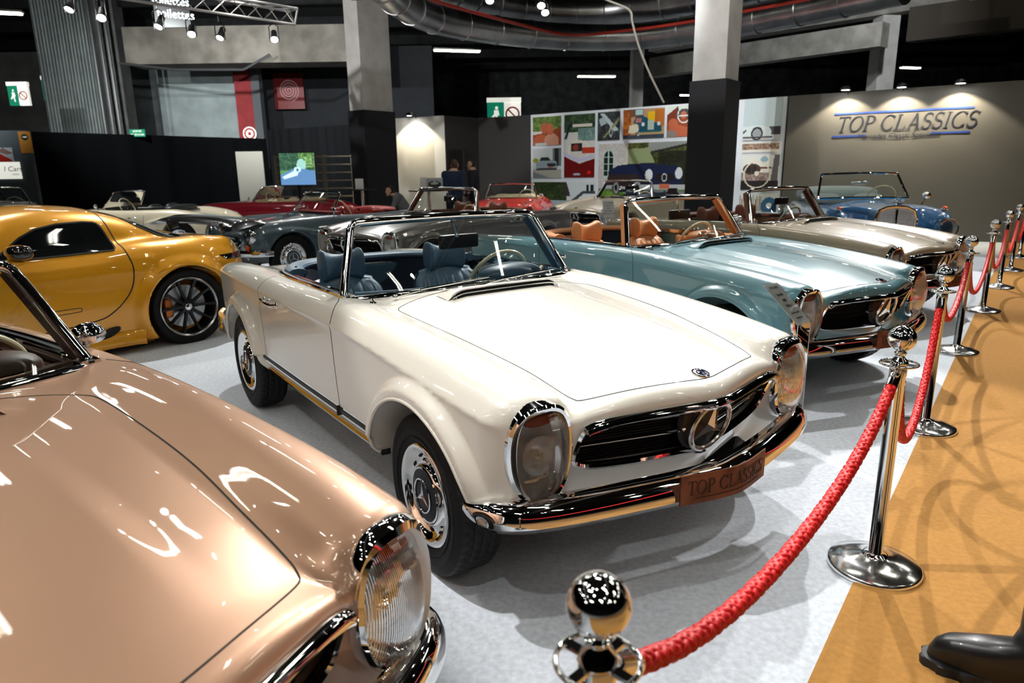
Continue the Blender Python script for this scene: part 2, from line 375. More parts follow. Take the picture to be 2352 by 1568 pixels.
# ================================================================== the pagoda-style roadster
AX=1.2
def P113(x,y,z,flare=True,cav=True):
    ya=np.abs(y)
    w=cs(x,[-2.2,-2.05,-1.8,-1.3,-.7,.0,.8,1.3,1.6,1.72,1.8],[.66,.735,.785,.822,.838,.843,.842,.835,.815,.795,.76])
    zcr=cs(x,[-2.2,-1.9,-1.4,-.7,.05,.57,.82,1.03,1.35,1.63,1.81],[.80,.835,.858,.857,.854,.840,.826,.808,.775,.738,.70])
    zf=cs(x,[-2.2,-2.05,-1.8,-1.3,-.7,0,.4,.8,1.2,1.5,1.72],[.83,.857,.882,.905,.915,.920,.915,.895,.862,.827,.790])
    yf=cs(x,[-2.1,-1.2,0,.6,1.1,1.72],[.655,.70,.725,.715,.69,.655])
    # top of hood / cowl / deck block
    zc=cs(x,[-2.3,-2.1,-1.8,-1.3,-.9,0,.35,.6,1.0,1.4,1.66,1.783,1.83,1.88,1.95],[.74,.80,.85,.885,.90,.93,.938,.925,.893,.848,.806,.787,.775,.755,.72])
    dz=cs(x,[-2.2,-1.6,-.5,.4,.6,1.0,1.4,1.66,1.8],[.015,.01,.01,.045,.05,.050,.052,.060,.05])
    yh=cs(x,[-2,0,.5,1.0,1.4,1.66],[.6,.62,.60,.56,.51,.468])
    Zh=zc-dz*np.minimum((ya/yh),2.2)**2.3
    Zh=Zh+.011*sst(ya,.34,.24)*sst(x,1.75,1.2)*sst(x,.4,.6)
    bl=sst(x,1.9,1.5)
    tz=sst(z,.30,.8)
    xc=cs(z,[.30,.38,.45,.51,.60,.70,.74,.80],[1.66,1.72,1.765,1.79,1.825,1.868,1.878,1.88])
    Xn=xc-.145*(np.sqrt((ya/.5)**2+.02)-.14)
    Fh=smax(smax(z-Zh,x-Xn,.045),ya-.575-.1*sst(x,1.5,.9),.05)
    # fender
    Zf=zf+.008-np.clip(ya-yf,-.3,.3)**2/.50
    cz=np.clip(zcr-z,0,1)
    Ys=w-.055*cz**1.5-.02*sst(z,.462,.448)*sst(x,1.0,.7)*sst(x,-1.1,-.8)-.5*np.clip(.40-z,0,1)
    if flare:
        for ax in(AX,-AX+.02):
            r=np.hypot(x-ax,(z-.325)*.985)
            Ys=Ys+.048*sst(r,.452,.404)*sst(z,.30,.45)
    dpod=np.abs(ya-.66)/.2
    Xf=cs(z,[.3,.4,.5,.62,.78],[1.63,1.665,1.69,1.70,1.70])-.075*dpod**3-.25*np.clip(ya-.72,0,1)
    rg=.005*np.exp(-((z-zcr)/.016)**2)
    Ys=Ys+rg;Yu=w+.006-.95*(z-zcr)+1.6*np.clip(z-zcr,0,1)**1.5
    Ff=smax(smax(smax(z-Zf,smax(ya-Ys,ya-Yu,.010),.05),x-Xf,.06),.50-ya,.06)
    F=smin(Fh,Ff,.055)
    # rear: rounded tail leaning forward, with recess panel
    Xr=-2.12+.13*(ya/.7)**2.5+.35*np.clip(.62-z,0,1)**1.2+.25*np.clip(z-.66,0,1)**1.5
    F=smax(F,Xr-x,.07)
    zb=cs(x,[-2.3,-1.7,-1.0,1.0,1.5,1.8],[.42,.36,.345,.345,.335,.335])
    F=smax(F,zb-z,.02)
    if cav:
        for ax in(AX,-AX+.02):
            r=np.hypot(x-ax,z-.325)
            rr_=.378+.05*sst(z,.45,.25)
            F=smax(F,-np.maximum(r-rr_,.46-ya),.012)
        # cockpit
        xcow=.20+.13*(1-(ya/.66)**2)
        hx=(x+.44)/(.74);e=(np.abs(np.clip(-hx,0,9)*1.02)**3+ (ya/.672)**3+1e-9)**(1/3)-1
        tub=np.maximum(np.maximum(e*.6,x-xcow),.40-z)
        F=smax(F,-tub,.03)
        # grille mouth
        g=np.maximum((((ya/.508)**9+(np.abs(z-.605)/(.103-.010*(ya/.5)**2))**5)+1e-9)**(1/7)*.1-.1,Xn-.09-x)
        F=smax(F,-g,.008)
        # lamp bowls
        l=np.maximum(((np.abs(ya-.66)/.097)**2.6+(np.abs(z-.625)/.150)**2.6+1e-9)**(1/2.6)*.09-.09,1.60-x)
        F=smax(F,-l,.006)
    return F
P113s=lambda x,y,z:P113(x,y,z,True,False)
P113n=lambda x,y,z:P113(x,y,z,False,False)
PV={} # paint variants
def star_mb(mb,c,R,nx,ny,nz,t=.012,ring=.010):
    # three pointed star in the plane (nx,ny), normal nz
    c=np.array(c,float);nx,ny,nz=[np.array(v,float) for v in(nx,ny,nz)]
    n=40;path=[c+R*(nx*math.cos(2*PI*i/n)+ny*math.sin(2*PI*i/n)) for i in range(n)]
    mb.sweep(path,[(ring*math.cos(a),ring*.9*math.sin(a)) for a in np.linspace(0,2*PI,8,endpoint=False)],up=nz,closed=True)
    for k in range(3):
        a=PI/2+2*PI*k/3;d=nx*math.cos(a)+ny*math.sin(a);s=-nx*math.sin(a)+ny*math.cos(a)
        w=R*.165
        b1,b2,tip=c+s*w+d*w*.57,c-s*w+d*w*.57,c+d*R*.97
        top=c+nz*t;bot=c-nz*t*.6
        mb.add([b1,b2,tip,top,bot],[(0,3,2),(3,1,2),(0,2,4),(4,2,1)])
def wheel_parts(name,parent,c,side,R,W,rim,style,disc,steer=0):
    """tyre as part, disc/cap/star as sub-parts; side=+1 left, wheel face looks to +y*side"""
    key='WH_'+name+style+disc.name
    if key not in PV:
        hw=W/2;p=[(rim-.005,-hw*.72),(rim+.004,-hw*.86),(rim+.02,-hw*.93),((R+rim)/2-.005,-hw*1.02),(R-.035,-hw*.98),(R-.012,-hw*.90)]
        tr=[(R-.012,-hw*.90),(R-.004,-hw*.74),(R,-hw*.4),(R,hw*.4),(R-.004,hw*.74),(R-.012,hw*.90)]
        mb=MB();mb.lathe(p,72,'y',mi=0);mb.lathe([(r,-h) for r,h in p[::-1]],72,'y',mi=0)
        nc=192;G=[]
        for i in range(nc):
            a=2*PI*i/nc;row=[]
            for j,v in enumerate(np.linspace(-1,1,29)):
                b=abs(v);rad=R-.010*max(0,(b-.80)/.20)**2-.002*b*b;g=0
                if j in(8,14,20):g=.006
                elif b>.62:g=.005 if (i+(j>14)*2)%4==0 and b<.97 else 0
                else:g=.005 if (i+abs(j-14)//2)%4==0 else 0
                row.append(((rad-g)*math.cos(a),v*hw*.90,(rad-g)*math.sin(a)))
            G.append(row)
        m2=MB();m2.grid(G,closeu=True);mb.add(np.vstack(m2.v),m2.f,1)

        for rr_ in (rim+.035,R-.05): 
            hh=hw*.995;mb.lathe([(rr_-.004,hh-.004),(rr_-.001,hh+.0025),(rr_+.001,hh+.0025),(rr_+.004,hh-.004)],72,'y')
        # inner barrel
        mb.lathe([(rim-.006,-hw*.7),(rim-.02,-hw*.4),(rim-.02,hw*.5),(rim-.004,hw*.74)],48,'y')
        ty=mb.mesh('tyre',[TSIDE,TYRE],sharp=50)
        subs=[]
        if style=='cap':
            m=MB();r=rim
            m.lathe([(r+.006,hw*.80),(r+.008,hw*.90),(r-.001,hw*.97),(r-.014,hw*.93),(r-.022,hw*.80),(r-.040,hw*.60),(r-.055,hw*.56),(r-.066,hw*.70),(r-.070,hw*.82),(r-.077,hw*.86),(r-.084,hw*.80),(r-.086,hw*.70),(.01,hw*.66)],72,'y')
            for k in range(12):
                a=2*PI*k/12;m.ell(((r-.042)*math.cos(a),hw*.60,(r-.042)*math.sin(a)),(.016,.006,.007),10,6,rot=(0,-a+PI/2,0),mi=1)
            subs.append(('trim_ring',m.mesh('trim_ring',[CHROME,GAP],sharp=60)))
            m=MB();q=r-.083;m.lathe([(q,hw*.78),(q-.004,hw*.86),(q-.03,hw*.93),(.03,hw*.96),(.0005,hw*.965)],48,'y')
            subs.append(('hub_plate',m.mesh('hub_plate',[disc])))
            m=MB();star_mb(m,(0,hw*.975,0),q*.60,(1,0,0),(0,0,1),(0,1,0),.006,.0035)
            subs.append(('star_emblem',m.mesh('wheel_star',[CHROME],sharp=20)))
            m=MB();m.lathe([(q+.002,hw*.86),(q-.001,hw*.90),(q-.006,hw*.88)],48,'y');subs.append(('hub_ring',m.mesh('hub_ring',[CHROME])))
        elif style=='whitewall':
            pass
        PV[key]=(ty,subs)
    ty,subs=PV[key]
    o=bpy.data.objects.new('wheel',ty);COL.objects.link(o);o.parent=parent;o.location=c;o.rotation_euler=(0,0,(0 if side>0 else PI)+steer)
    for n,me in subs:
        s=bpy.data.objects.new(n,me);COL.objects.link(s);s.parent=o
    return o
def seat_mb(cush_w=.50,x0=-.62,horn=True):
    pass
def fin(mb,name,m,par,**k):
    o=mb.obj(name,m,par,**k);return o
def superpath(y0,z0,a,b,n=48,pw=2.6,bot=1.0):
    out=[]
    for i in range(n):
        t=2*PI*i/n;c,s=math.cos(t),math.sin(t)
        yy=abs(c)**(2/pw)*math.copysign(1,c)*a;zz=abs(s)**(2/pw)*math.copysign(1,s)*b
        if s<0:yy*=1-.10*abs(s)
        out.append((y0+yy,z0+zz))
    return out
def build_113():
    R=empty('convertible_car')
    body=mat('paint_slot',(.5,.5,.5));inter=mat('leather_slot',(.1,.1,.2));
    carpet=mat('car_carpet',(.012,.02,.035),.95,noise=(200,.4))
    inner=body
    V,Q,N=isomesh(P113,(-2.30,-.96,.25),(2.0,.96,1.0),.0115)
    C=V[Q].mean(1);Nf=N[Q].mean(1);x,y,z=C.T;ya=abs(y)
    cls=np.zeros(len(Q),int)
    # hood
    yhl=cs(x,[.47,.85,1.15,1.4,1.58,1.655,1.74,1.82],[.565,.555,.533,.502,.485,.467,.40,.0])
    cls[(x>.47)&(x<1.825)&(ya<yhl)&(z>.70)&(Nf[:,2]>.5)&((x<1.655)|(x<1.816-.16*(ya/.467)))]=1
    dr=(x<.44)&(x>-.70)&(z>.46)&(z<.93)&(ya>.71)&(Nf[:,1]*np.sign(y)>-.2)
    dr&=(x<cs(z,[.46,.6,.84,.87,.92],[.435,.425,.425,.39,.26]))
    cls[dr&(y>0)]=2;cls[dr&(y<0)]=3
    cls[(x<-1.28)&(x>-2.03)&(ya<.60)&(z>.74)&(Nf[:,2]>.3)]=4
    well=(np.hypot(x-AX,z-.325)<.374)|(np.hypot(x+AX-.02,z-.325)<.374)
    tub=(x>-1.25)&(x<.36)&(ya<.66)&(z>.38)&(z<.885)&((Nf[:,2]<.75)|(z<.6))
    cls[tub&(cls==0)]=5
    iso_parts(V,Q,N,cls,['bodywork','bonnet','door','door','boot_lid','cabin_lining'],[body,body,body,body,body,inter],R)
    # seams
    g=MB()
    hp=[(.405,0,1.05),(.415,.2,1.05),(.44,.38,1.05),(.475,.50,1.05),(.515,.552,1.05),(.60,.566,1.05),(.85,.555,1.05),(1.15,.533,1.05),(1.4,.502,1.05),(1.58,.485,1.05),(1.638,.474,1.05),(1.668,.452,1.05),(1.72,.35,1.05),(1.775,.20,1.05),(1.812,.05,1.05),(1.816,0,1.05)]
    for s in(1,-1):seam(g,P113n,[(a,b*s,c) for a,b,c in hp],(0,0,-1),n=130)
    fin(g,'bonnet_gap',GAP,R,smooth=False)
    for s in(1,-1):
        g=MB();seam(g,P113n,[(.435,.98*s,.46),(.428,.98*s,.6),(.425,.98*s,.74),(.424,.98*s,.80),(.4215,.98*s,.842)],(0,-s,0),n=40)
        seam(g,P113n,[(.4215,.95*s,.955),(.405,.94*s,.98),(.37,.92*s,1.02),(.32,.90*s,1.06),(.25,.88*s,1.08)],(0,-.707*s,-.707),n=30)
        fin(g,'door_front_gap',GAP,R,smooth=False);g=MB()
        seam(g,P113n,[(-.70,.98*s,.46),(-.70,.98*s,.7),(-.70,.98*s,.84)],(0,-s,0),n=30,w=.003)
        seam(g,P113n,[(-.70,.95*s,.95),(-.70,.92*s,1.02),(-.70,.88*s,1.08)],(0,-.707*s,-.707),n=14,w=.003)
        fin(g,'door_rear_gap',GAP,R,smooth=False)
    g=MB()
    for s in(1,-1):seam(g,P113n,[(-1.28,.0,1.05),(-1.28,.3*s,1.05),(-1.29,.54*s,1.05),(-1.35,.59*s,1.05),(-1.6,.60*s,1.05),(-1.95,.59*s,1.05),(-2.02,.52*s,1.05),(-2.05,0,1.05)],(0,0,-1),n=90)
    fin(g,'boot_gap',GAP,R,smooth=False)
    # rolled wheel-arch lips
    for ax in(AX,-AX+.02):
        for s in(1,-1):
            th=np.radians(np.linspace(-6,190,90));pts=[]
            for t in th:
                z=.325+.378*math.sin(t);rr_=.378+.05*float(sst(np.array(z),.45,.25));pts.append((ax+rr_*math.cos(t),1.1*s,.325+rr_*math.sin(t)))
            pts=np.array(pts);c0=np.array([ax,0,.325]);o=pts.copy();o[:,[0,2]]=c0[[0,2]]+(pts[:,[0,2]]-c0[[0,2]])*1.03
            Q=march(P113s,o,(0,-s,0));Q[:,[0,2]]=c0[[0,2]]+(pts[:,[0,2]]-c0[[0,2]])*1.004;Q[:,1]-=.004*s;ok=Q[:,2]>.352
            if ax<0:ok&=~((Q[:,0]<ax)&(Q[:,2]<.40))
            m=MB();m.tube(Q[ok],.0085,8,up=(0,1,0));fin(m,'wheel_arch_lip',body,R,sharp=180)
    # -------- grille
    def Xg(y,z,o=0): 
        xc=cs(np.array([z]),[.30,.38,.45,.51,.60,.70,.74,.80],[1.66,1.72,1.765,1.79,1.825,1.868,1.878,1.88])[0]
        return xc-.145*(math.sqrt((abs(y)/.5)**2+.02)-.14)+o
    m=MB();G=[[(Xg(y,z,-.055),y,z) for z in np.linspace(.50,.71,9)] for y in np.linspace(-.52,.52,41)];m.grid(G)
    for k in range(16):
        z=.515+k*.0125;m.sweep([(Xg(y,z,-.05),y,z) for y in np.linspace(-.51,.51,31)],[(-.002,-.002),(.004,-.002),(.004,.002),(-.002,.002)])
    gm=fin(m,'radiator_grille',GRMESH,R,smooth=False)
    def gout(t):# outline of mouth
        a=2*PI*t;c,s=math.cos(a),math.sin(a)
        yy=math.copysign(abs(c)**(2/9),c)*.508;zz=.605+math.copysign(abs(s)**(2/5),s)*(.103-.010*(yy/.5)**2)
        return yy,zz
    pts=[gout(t) for t in np.linspace(0,1,120,endpoint=False)]
    m=MB();m.sweep([(Xg(y,z,.004),y,z) for y,z in pts],[(-.010,-.02),(.008,-.02),(.011,.002),(.002,.010),(-.008,.006)],up=(1,0,0),closed=True);
    fin(m,'grille_surround',CHROME,R)
    m=MB()  # heavy upper brow
    m.sweep([(Xg(y,.70,.008),y,.705-.011*(y/.5)**2-.02*(abs(y)/.508)**12) for y in np.linspace(-.506,.506,61)],[(-.016,-.03),(-.018,.004),(-.010,.016),(.006,.020),(.016,.012),(.018,-.03)],up=(1,0,0))
    fin(m,'grille_brow',CHROME,R,sharp=50)
    m=MB();pf=[(.0095*math.cos(a),.008*math.sin(a)) for a in np.linspace(0,2*PI,10,endpoint=False)]
    for s in(1,-1):m.sweep([(Xg(y,.60,-.022),y*s,.600) for y in np.linspace(.085,.50,20)],pf,scale=[1.25-.5*t for t in np.linspace(0,1,20)])
    fin(m,'grille_bar',CHROME,R)
    m=MB();ty=math.radians(15);nz=(math.cos(ty),0,-math.sin(ty));nyv=(math.sin(ty),0,math.cos(ty))
    star_mb(m,(1.838,0,.607),.097,(0,-1,0),nyv,nz,.020,.0105);fin(m,'star_emblem',SATIN,R,sharp=20)
    m=MB();m.tube([(1.815,0,.51),(1.80,0,.50),(1.77,0,.49)],.012);m.lathe([(.0,0),(.10,-.004),(.108,-.02)],40,'x',(1.80,0,.607),R=np.array(Matrix.Rotation(.0,3,'Y')));
    fin(m,'star_mount',DARK,R)
    # bonnet badge
    c=march(P113n,[(1.783,0,1.0)],(0,0,-1))[0];n=gradn(P113n,c)[0];t1=np.cross((0,1,0),n);t1/=np.linalg.norm(t1);
    Rm=np.stack([np.array([0,1.,0]),-t1,n],1)
    m=MB();m.lathe([(.0335,0),(.033,.004),(.029,.0055),(.026,.003)],36,'z',c,R=Rm);m.lathe([(.019,.0035),(.0175,.006),(.016,.0035)],30,'z',c,R=Rm);bd=fin(m,'bonnet_badge',CHROME,R)
    m=MB();m.lathe([(.0275,.0035),(.0,.0045)],30,'z',c,R=Rm);fin(m,'badge_enamel',mat('blue_enamel',(.01,.02,.10),.2,coat=1),bd)
    m=MB();star_mb(m,c+n*.006,.016,(0,-1,0),-t1*-1,n,.003,.0012);fin(m,'badge_star',CHROME,bd,sharp=20)
    # -------- headlamps
    amber=mat('amber_lens',(.9,.12,.01),.15,trans=.3,emit=(1,.12,.01),es=.0)
    refl=mat('lamp_reflector',(.95,.95,.95),.3,.5)
    for s in(1,-1):
        def lx(y,z):return 1.712-.16*max(0,(abs(y)-.66))-1.3*max(0,abs(y)-.66)**2*2-.03*((z-.625)/.16)**2*0+(z-.625)*.02
        o=superpath(.66,.625,.105,.158,60)
        m=MB();pa=[(lx(y,z)+.006,y*s,z) for y,z in o]
        m.sweep(pa,[(-.012,-.055),(.010,-.055),(.014,-.012),(.010,.010),(.000,.016),(-.010,.008)],up=(1,0,0),closed=True)
        bz=fin(m,'headlamp',CHROME,R)
        # brow: thick chrome hood over the top, wrapping to the outside
        m=MB();br=[(y,z) for y,z in o if z>.60 or (y>.66)]
        br=[o[i%60] for i in range(-9,34)]
        k=len(br);sc=[.25+.75*math.sin(PI*i/(k-1))**.6 for i in range(k)]
        m.sweep([(lx(y,z)-.012,y*s,z+0) for y,z in br],[(-.006,-.050),(.004,-.052),(.020,-.02),(.026,.010),(.018,.030),(.0,.036),(-.008,.026)],up=(1,0,0),scale=sc)
        fin(m,'lamp_brow',CHROME,bz)
        m=MB();G=[]
        for i in range(37):
            row=[]
            for j in range(15):
                r=j/14;y,z=superpath(.66,.625,.103*r+1e-4,.155*r+1e-4,36)[i%36];row.append((lx(y,z)+.012+.055*(1-r**2.6),y*s,z))
            G.append(row)
        m.grid(G[:36],closeu=True);fin(m,'lamp_lens',LENS,bz,sharp=80)
        m=MB();G=[]
        for i in range(36):
            row=[]
            for j in range(9):
                r=j/8;y,z=superpath(.66,.625,.106*r+1e-4,.158*r+1e-4,36)[i];row.append((1.635+.088*r**2.2,y*s,z))
            G.append(row)
        m.grid(G,closeu=True);m.lathe([(.012,0),(.03,.004),(.045,.018),(.062,.04),(.066,.052)],36,'x',(1.645,.66*s,.615));fin(m,'lamp_reflector',refl,bz)
        m=MB();m.ell((1.700,.66*s,.742),(.016,.066,.026),20,10,pw=.8);fin(m,'turn_indicator',amber,bz)
        m=MB();m.ell((1.685,.66*s,.615),(.022,.02,.02));fin(m,'lamp_bulb',mat('bulb_cover',(.8,.75,.6),.1,metal=.8),bz)
        m=MB();m.ell((1.685,.66*s,.535),(.012,.055,.016));fin(m,'fog_bulb_cover',mat('bulb_cover'),bz)
    # -------- front bumper: V-plan wraparound
    def bump(xy,prof,name,zc):
        P=resamp([(a,b,zc(b)) for a,b in xy],90);m=MB();m.sweep(P,prof,up=(0,0,1));return m
    half=[(1.545,.850),(1.60,.848),(1.655,.828),(1.705,.785),(1.745,.72),(1.79,.60),(1.845,.40),(1.895,.18),(1.912,.06)]
    xy=[(a,-b) for a,b in half]+[(1.918,0)]+[(a,b) for a,b in half[::-1]]
    zf_=lambda b:.425
    # profile: x=outward(+), y=up
    pr=[(-.055,-.052),(-.020,-.058),(.004,-.052),(.029,-.026),(.0285,-.012),(.025,.004),(.017,.022),(.006,.036),(-.010,.046),(-.032,.050),(-.058,.046),(-.03,.0)]
    P=resamp([(a,b,.437) for a,b in xy],110)
    m=MB();
    sc=[min(1,.35+.65*math.sin(min(1,min(i,109-i)/9)*PI/2)) for i in range(110)]
    m.sweep(P,[(u,v) for u,v in pr],up=(0,0,1),scale=sc);bo=fin(m,'front_bumper',CHROME,R,sharp=33)
    # plate (copper) following the V of the bumper, offset to car's right
    brown=mat('copper_plate',hexc=(116,70,50),rough=.55,metal=.5,noise=(14,.35));brd=mat('plate_letters',hexc=(58,34,26),rough=.6,metal=.3)
    pc=[(1.925-.0,-.34),(1.975,-.1),(1.985,.0),(1.965,.1),(1.93,.185)]
    pc=[(1.925,-.245),(1.960,-.12),(1.978,-.02),(1.972,.06),(1.945,.185)]
    PP=resamp([(a,b,0) for a,b in pc],24);m=MB();G=[[(p[0],p[1],z) for z in(.402,.508)] for p in PP];m.grid(G);G=[[(p[0]-.004,p[1],z) for z in(.402,.508)] for p in PP];m.grid(G,flip=True)
    for zz in(.402,.508):m.grid([[(p[0]-.004,p[1],zz),(p[0],p[1],zz)] for p in PP],flip=zz>.45)
    pl=fin(m,'number_plate',brown,R,smooth=False)
    tm,tw=serif_mb('TOP CLASSICS',.050,0,.0012,.80)
    A=np.vstack(tm.v);arc=np.r_[0,np.cumsum(np.linalg.norm(np.diff(PP,axis=0),axis=1))];L=arc[-1]
    ss=L/2+A[:,0]*(L*.88/tw);xx=np.interp(ss,arc,PP[:,0]);yy=np.interp(ss,arc,PP[:,1]);B=np.stack([xx+.0012+A[:,2],yy,.460+A[:,1]],1)
    tm.v=[B];fin(tm,'plate_lettering',brd,pl,smooth=False)
    m=MB();m.sweep([(p[0]+.001,p[1],.421) for p in PP[3:-3]],[(-.0006,-.0008),(.0006,-.0008),(.0006,.0008),(-.0006,.0008)]);fin(m,'plate_rule',brd,pl,smooth=False)
    # rear bumper
    half=[(-1.56,.850),(-1.70,.842),(-1.86,.80),(-2.02,.71),(-2.11,.5),(-2.15,.2)]
    xy=[(a,b) for a,b in half]+[(-2.155,0)]+[(a,-b) for a,b in half[::-1]]
    P=resamp([(a,b,.50) for a,b in xy],80);m=MB();m.sweep(P,[(-.02,-.05),(.014,-.052),(.022,-.02),(.012,.0),(.020,.02),(.012,.05),(-.02,.048)],up=(0,0,1));fin(m,'rear_bumper',CHROME,R,sharp=50)
    # tail lamps
    for s in(1,-1):
        m=MB();m.ell((-2.045,.55*s,.68),(.05,.13,.05),24,12,pw=.7);fin(m,'tail_lamp',mat('red_lens',(.35,.01,.01),.1,coat=1),R)
    # -------- sill trims
    for s in(1,-1):
        for n_,z,w,h,mt in(('sill_trim',.448,.022,.040,CHROME),('sill_rubber',.448,.026,.018,BLK)):
            Q=march(P113n,[(x,.98*s,z) for x in np.linspace(-.80,.83,24)],(0,-s,0))
            Q[:,2]=z;m=MB();m.sweep(Q,[(-w,-h/2),(w,-h/2),(w,h/2),(-w,h/2)]);fin(m,n_,mt,R,smooth=False)
        Q=march(P113n,[(x,.98*s,.375) for x in np.linspace(-.82,.84,24)],(0,-s,0));m=MB();m.sweep(Q,[(-.022,-.013),(.016,-.013),(.022,.0),(.016,.013),(-.022,.013)]);fin(m,'lower_sill_trim',CHROME,R,smooth=False)
        m=MB();m.box((.43,.83*s,.448),(.008,.03,.046));fin(m,'trim_joint',GAP,R)
    # -------- belt chrome around cockpit
    def rim(x,off=0):
        hx=-(x+.44)/.74*1.02;hx=max(hx,0);return .672*max(0,1-hx**3)**(1/3)
    bp=[(.25,.70),(.1,.703),(-.2,.703),(-.5,.695),(-.75,.675),(-.95,.625),(-1.06,.565),(-1.12,.50)]
    for s in(1,-1):
        Pb=[(a,b*s,1.05) for a,b in bp];Pb=resamp(Pb,50);Qb=march(P113s,Pb,(0,0,-1));m=MB()
        m.sweep(Qb+[0,0,.004],[(-.011,-.006),(.011,-.006),(.009,.004),(-.009,.004)]);b=fin(m,'belt_moulding',CHROME,R)
        Qi=Qb.copy();Qi[:,1]-=.020*s;m=MB();m.sweep(Qi+[0,0,.002],[(-.010,-.03),(.010,-.03),(.010,.004),(-.010,.004)]);fin(m,'belt_seal',BLK,b)
        Qi=Qb[:36].copy();Qi[:,1]-=.040*s;m=MB();m.sweep(Qi+[0,0,.0],[(-.010,-.02),(.010,-.02),(.010,.010),(-.010,.010)]);fin(m,'inner_moulding',CHROME,b)
        # soft top latch at the B corner
        m=MB();m.box((-.88,.585*s,.925),(.10,.035,.02),bev=.006);m.ell((-.80,.59*s,.935),(.05,.018,.012));m.ell((-.93,.57*s,.935),(.03,.02,.018));m.tube([(-.84,.6*s,.93),(-.80,.575*s,.95),(-.74,.60*s,.94)],.008);m.box((-.78,.62*s,.92),(.09,.02,.014),bev=.004)
        fin(m,'soft_top_latch',CHROME,R)
        # door handle
        z=.815;Qh=march(P113n,[(-.36,.98*s,z),(-.58,.98*s,z)],(0,-s,0));yb=abs(Qh[0][1])
        m=MB();m.tube([(-.575,(yb+.004)*s,z+.006),(-.56,(yb+.026)*s,z+.006),(-.47,(yb+.034)*s,z+.002),(-.38,(yb+.028)*s,z-.002),(-.355,(yb+.004)*s,z-.002)],.010,scale=[1.1,1,.9,1,1.2]);m.ell((-.575,(yb+.002)*s,z+.004),(.022,.008,.018));m.ell((-.355,(yb+.002)*s,z),(.02,.008,.018));m.lathe([(.0001,0.025),(.013,.022),(.014,0)],16,'y',(-.40,(yb+.008)*s,z+.026))if s>0 else m.ell((-.41,-(yb+.02),z+.020),(.014,.012,.014))
        fin(m,'door_handle',CHROME,R)
        # washer jets
    for s in(-1,):
        c=march(P113n,[(.378,.613*s,1.05)],(0,0,-1))[0];m=MB();m.lathe([(.018,0),(.016,.006),(.007,.010),(.006,.022),(.0001,.028)],16,'z',c);fin(m,'washer_jet',CHROME,R)
    # -------- windscreen
    def base(y):a=abs(y)/.69;return np.array([.235+.150*(1-a**2.2),y,.905+.026*(1-a**2)])
    def top(y):a=abs(y)/.555;return np.array([.045+.055*(1-a**2.2),y,1.262+.014*(1-a**2)])
    bot=[base(y) for y in np.linspace(-.655,.655,33)];tp=[top(y) for y in np.linspace(.515,-.515,29)]
    cr=lambda p,c,q:[(1-t)**2*p+2*t*(1-t)*c+t*t*q for t in np.linspace(0,1,7)[1:-1]]
    cb,ct=np.array([.225,.70,.900]),np.array([.045,.558,1.262]);fl=np.array([1,-1,1])
    up_=cb+(ct-cb)*.10;dn_=cb+(ct-cb)*.90
    path=bot+cr(bot[-1],cb,up_)+[cb+(ct-cb)*t for t in np.linspace(.1,.9,14)]+cr(dn_,ct,tp[0])+tp+cr(tp[-1],ct*fl,dn_*fl)+[(cb+(ct-cb)*t)*fl for t in np.linspace(.9,.1,14)]+cr(up_*fl,cb*fl,bot[0])
    path=np.array(path);cen=np.array([-2.2,0,.6])
    path=resamp(path,190,False,closed=True)
    fw=np.array([math.cos(.45),0,math.sin(.45)])
    m=MB();m.sweep(path,[(-.019,-.016),(-.021,.004),(-.012,.013),(.006,.012),(.013,.004),(.013,-.016)],up=fw,closed=True);wf=fin(m,'windscreen_frame',CHROME,R,sharp=60)
    pin=path-(path-path.mean(0))*.018
    m=MB();m.sweep(pin,[(-.006,-.013),(.014,-.013),(.014,.0075),(-.004,.0075)],up=fw,closed=True);fin(m,'windscreen_seal',BLK,wf,sharp=60)
    # inner pillar trim + header in leather
    m=MB()
    for s in(1,-1):
        f2=np.array([1,s,1]);m.sweep([(cb+(ct-cb)*t)*f2+np.array([-.012,-.010*s,-.004]) for t in(.04,.5,.97)],[(-.008,-.062),(.008,-.062),(.008,-.014),(-.008,-.014)],up=fw)
    m.sweep([top(y)+[-.012,0,-.004] for y in np.linspace(-.50,.50,21)],[(-.009,-.050),(.009,-.050),(.009,-.012),(-.009,-.012)],up=fw)
    fin(m,'pillar_trim',inter,wf)
    m=MB();G=[]
    for u in np.linspace(0,1,31):
        yb=-.672+1.344*u;yt=-.535+1.07*u;b0,t0=base(yb),top(yt);G.append([b0+(t0-b0)*v+np.array([.012*math.sin(PI*v),0,0]) for v in np.linspace(.015,.985,9)])
    m.grid(G);fin(m,'windscreen_glass',GLASS,wf,sharp=80)
    # quarter/side glass edge slightly raised
    for s in(-1,1):
        m=MB();
        for xo in(0,):
            pts=[(.10,.664*s,.88),(-.36,.664*s,.88),(-.365,.664*s,.895+.03),(-.05,.663*s,.925),(.10,.66*s,.945)]
        m.poly(pts,.004,(0,s,0));fin(m,'side_window',GLASS,R,smooth=False)
    # rear view mirror
    m=MB();m.tube([(.075,0.0,1.262),(.06,0.01,1.235),(.055,.03,1.19),(.05,.045,1.155)],.006);m.ell((.05,.045,1.158),(.014,.014,.014));mi=fin(m,'interior_mirror_stem',CHROME,R)
    m=MB();m.box((.045,.06,1.125),(.024,.25,.078),bev=.024);fin(m,'interior_mirror',DARK,mi)
    for s in(1,-1):
        m=MB();m.box((.05,.27*s,1.232),(.012,.36,.10),(0,.25,0),bev=.01);
        if s<0:pass
        m2=m;
        vz=fin(m2,'sun_visor_clip',CHROME,R) if False else None
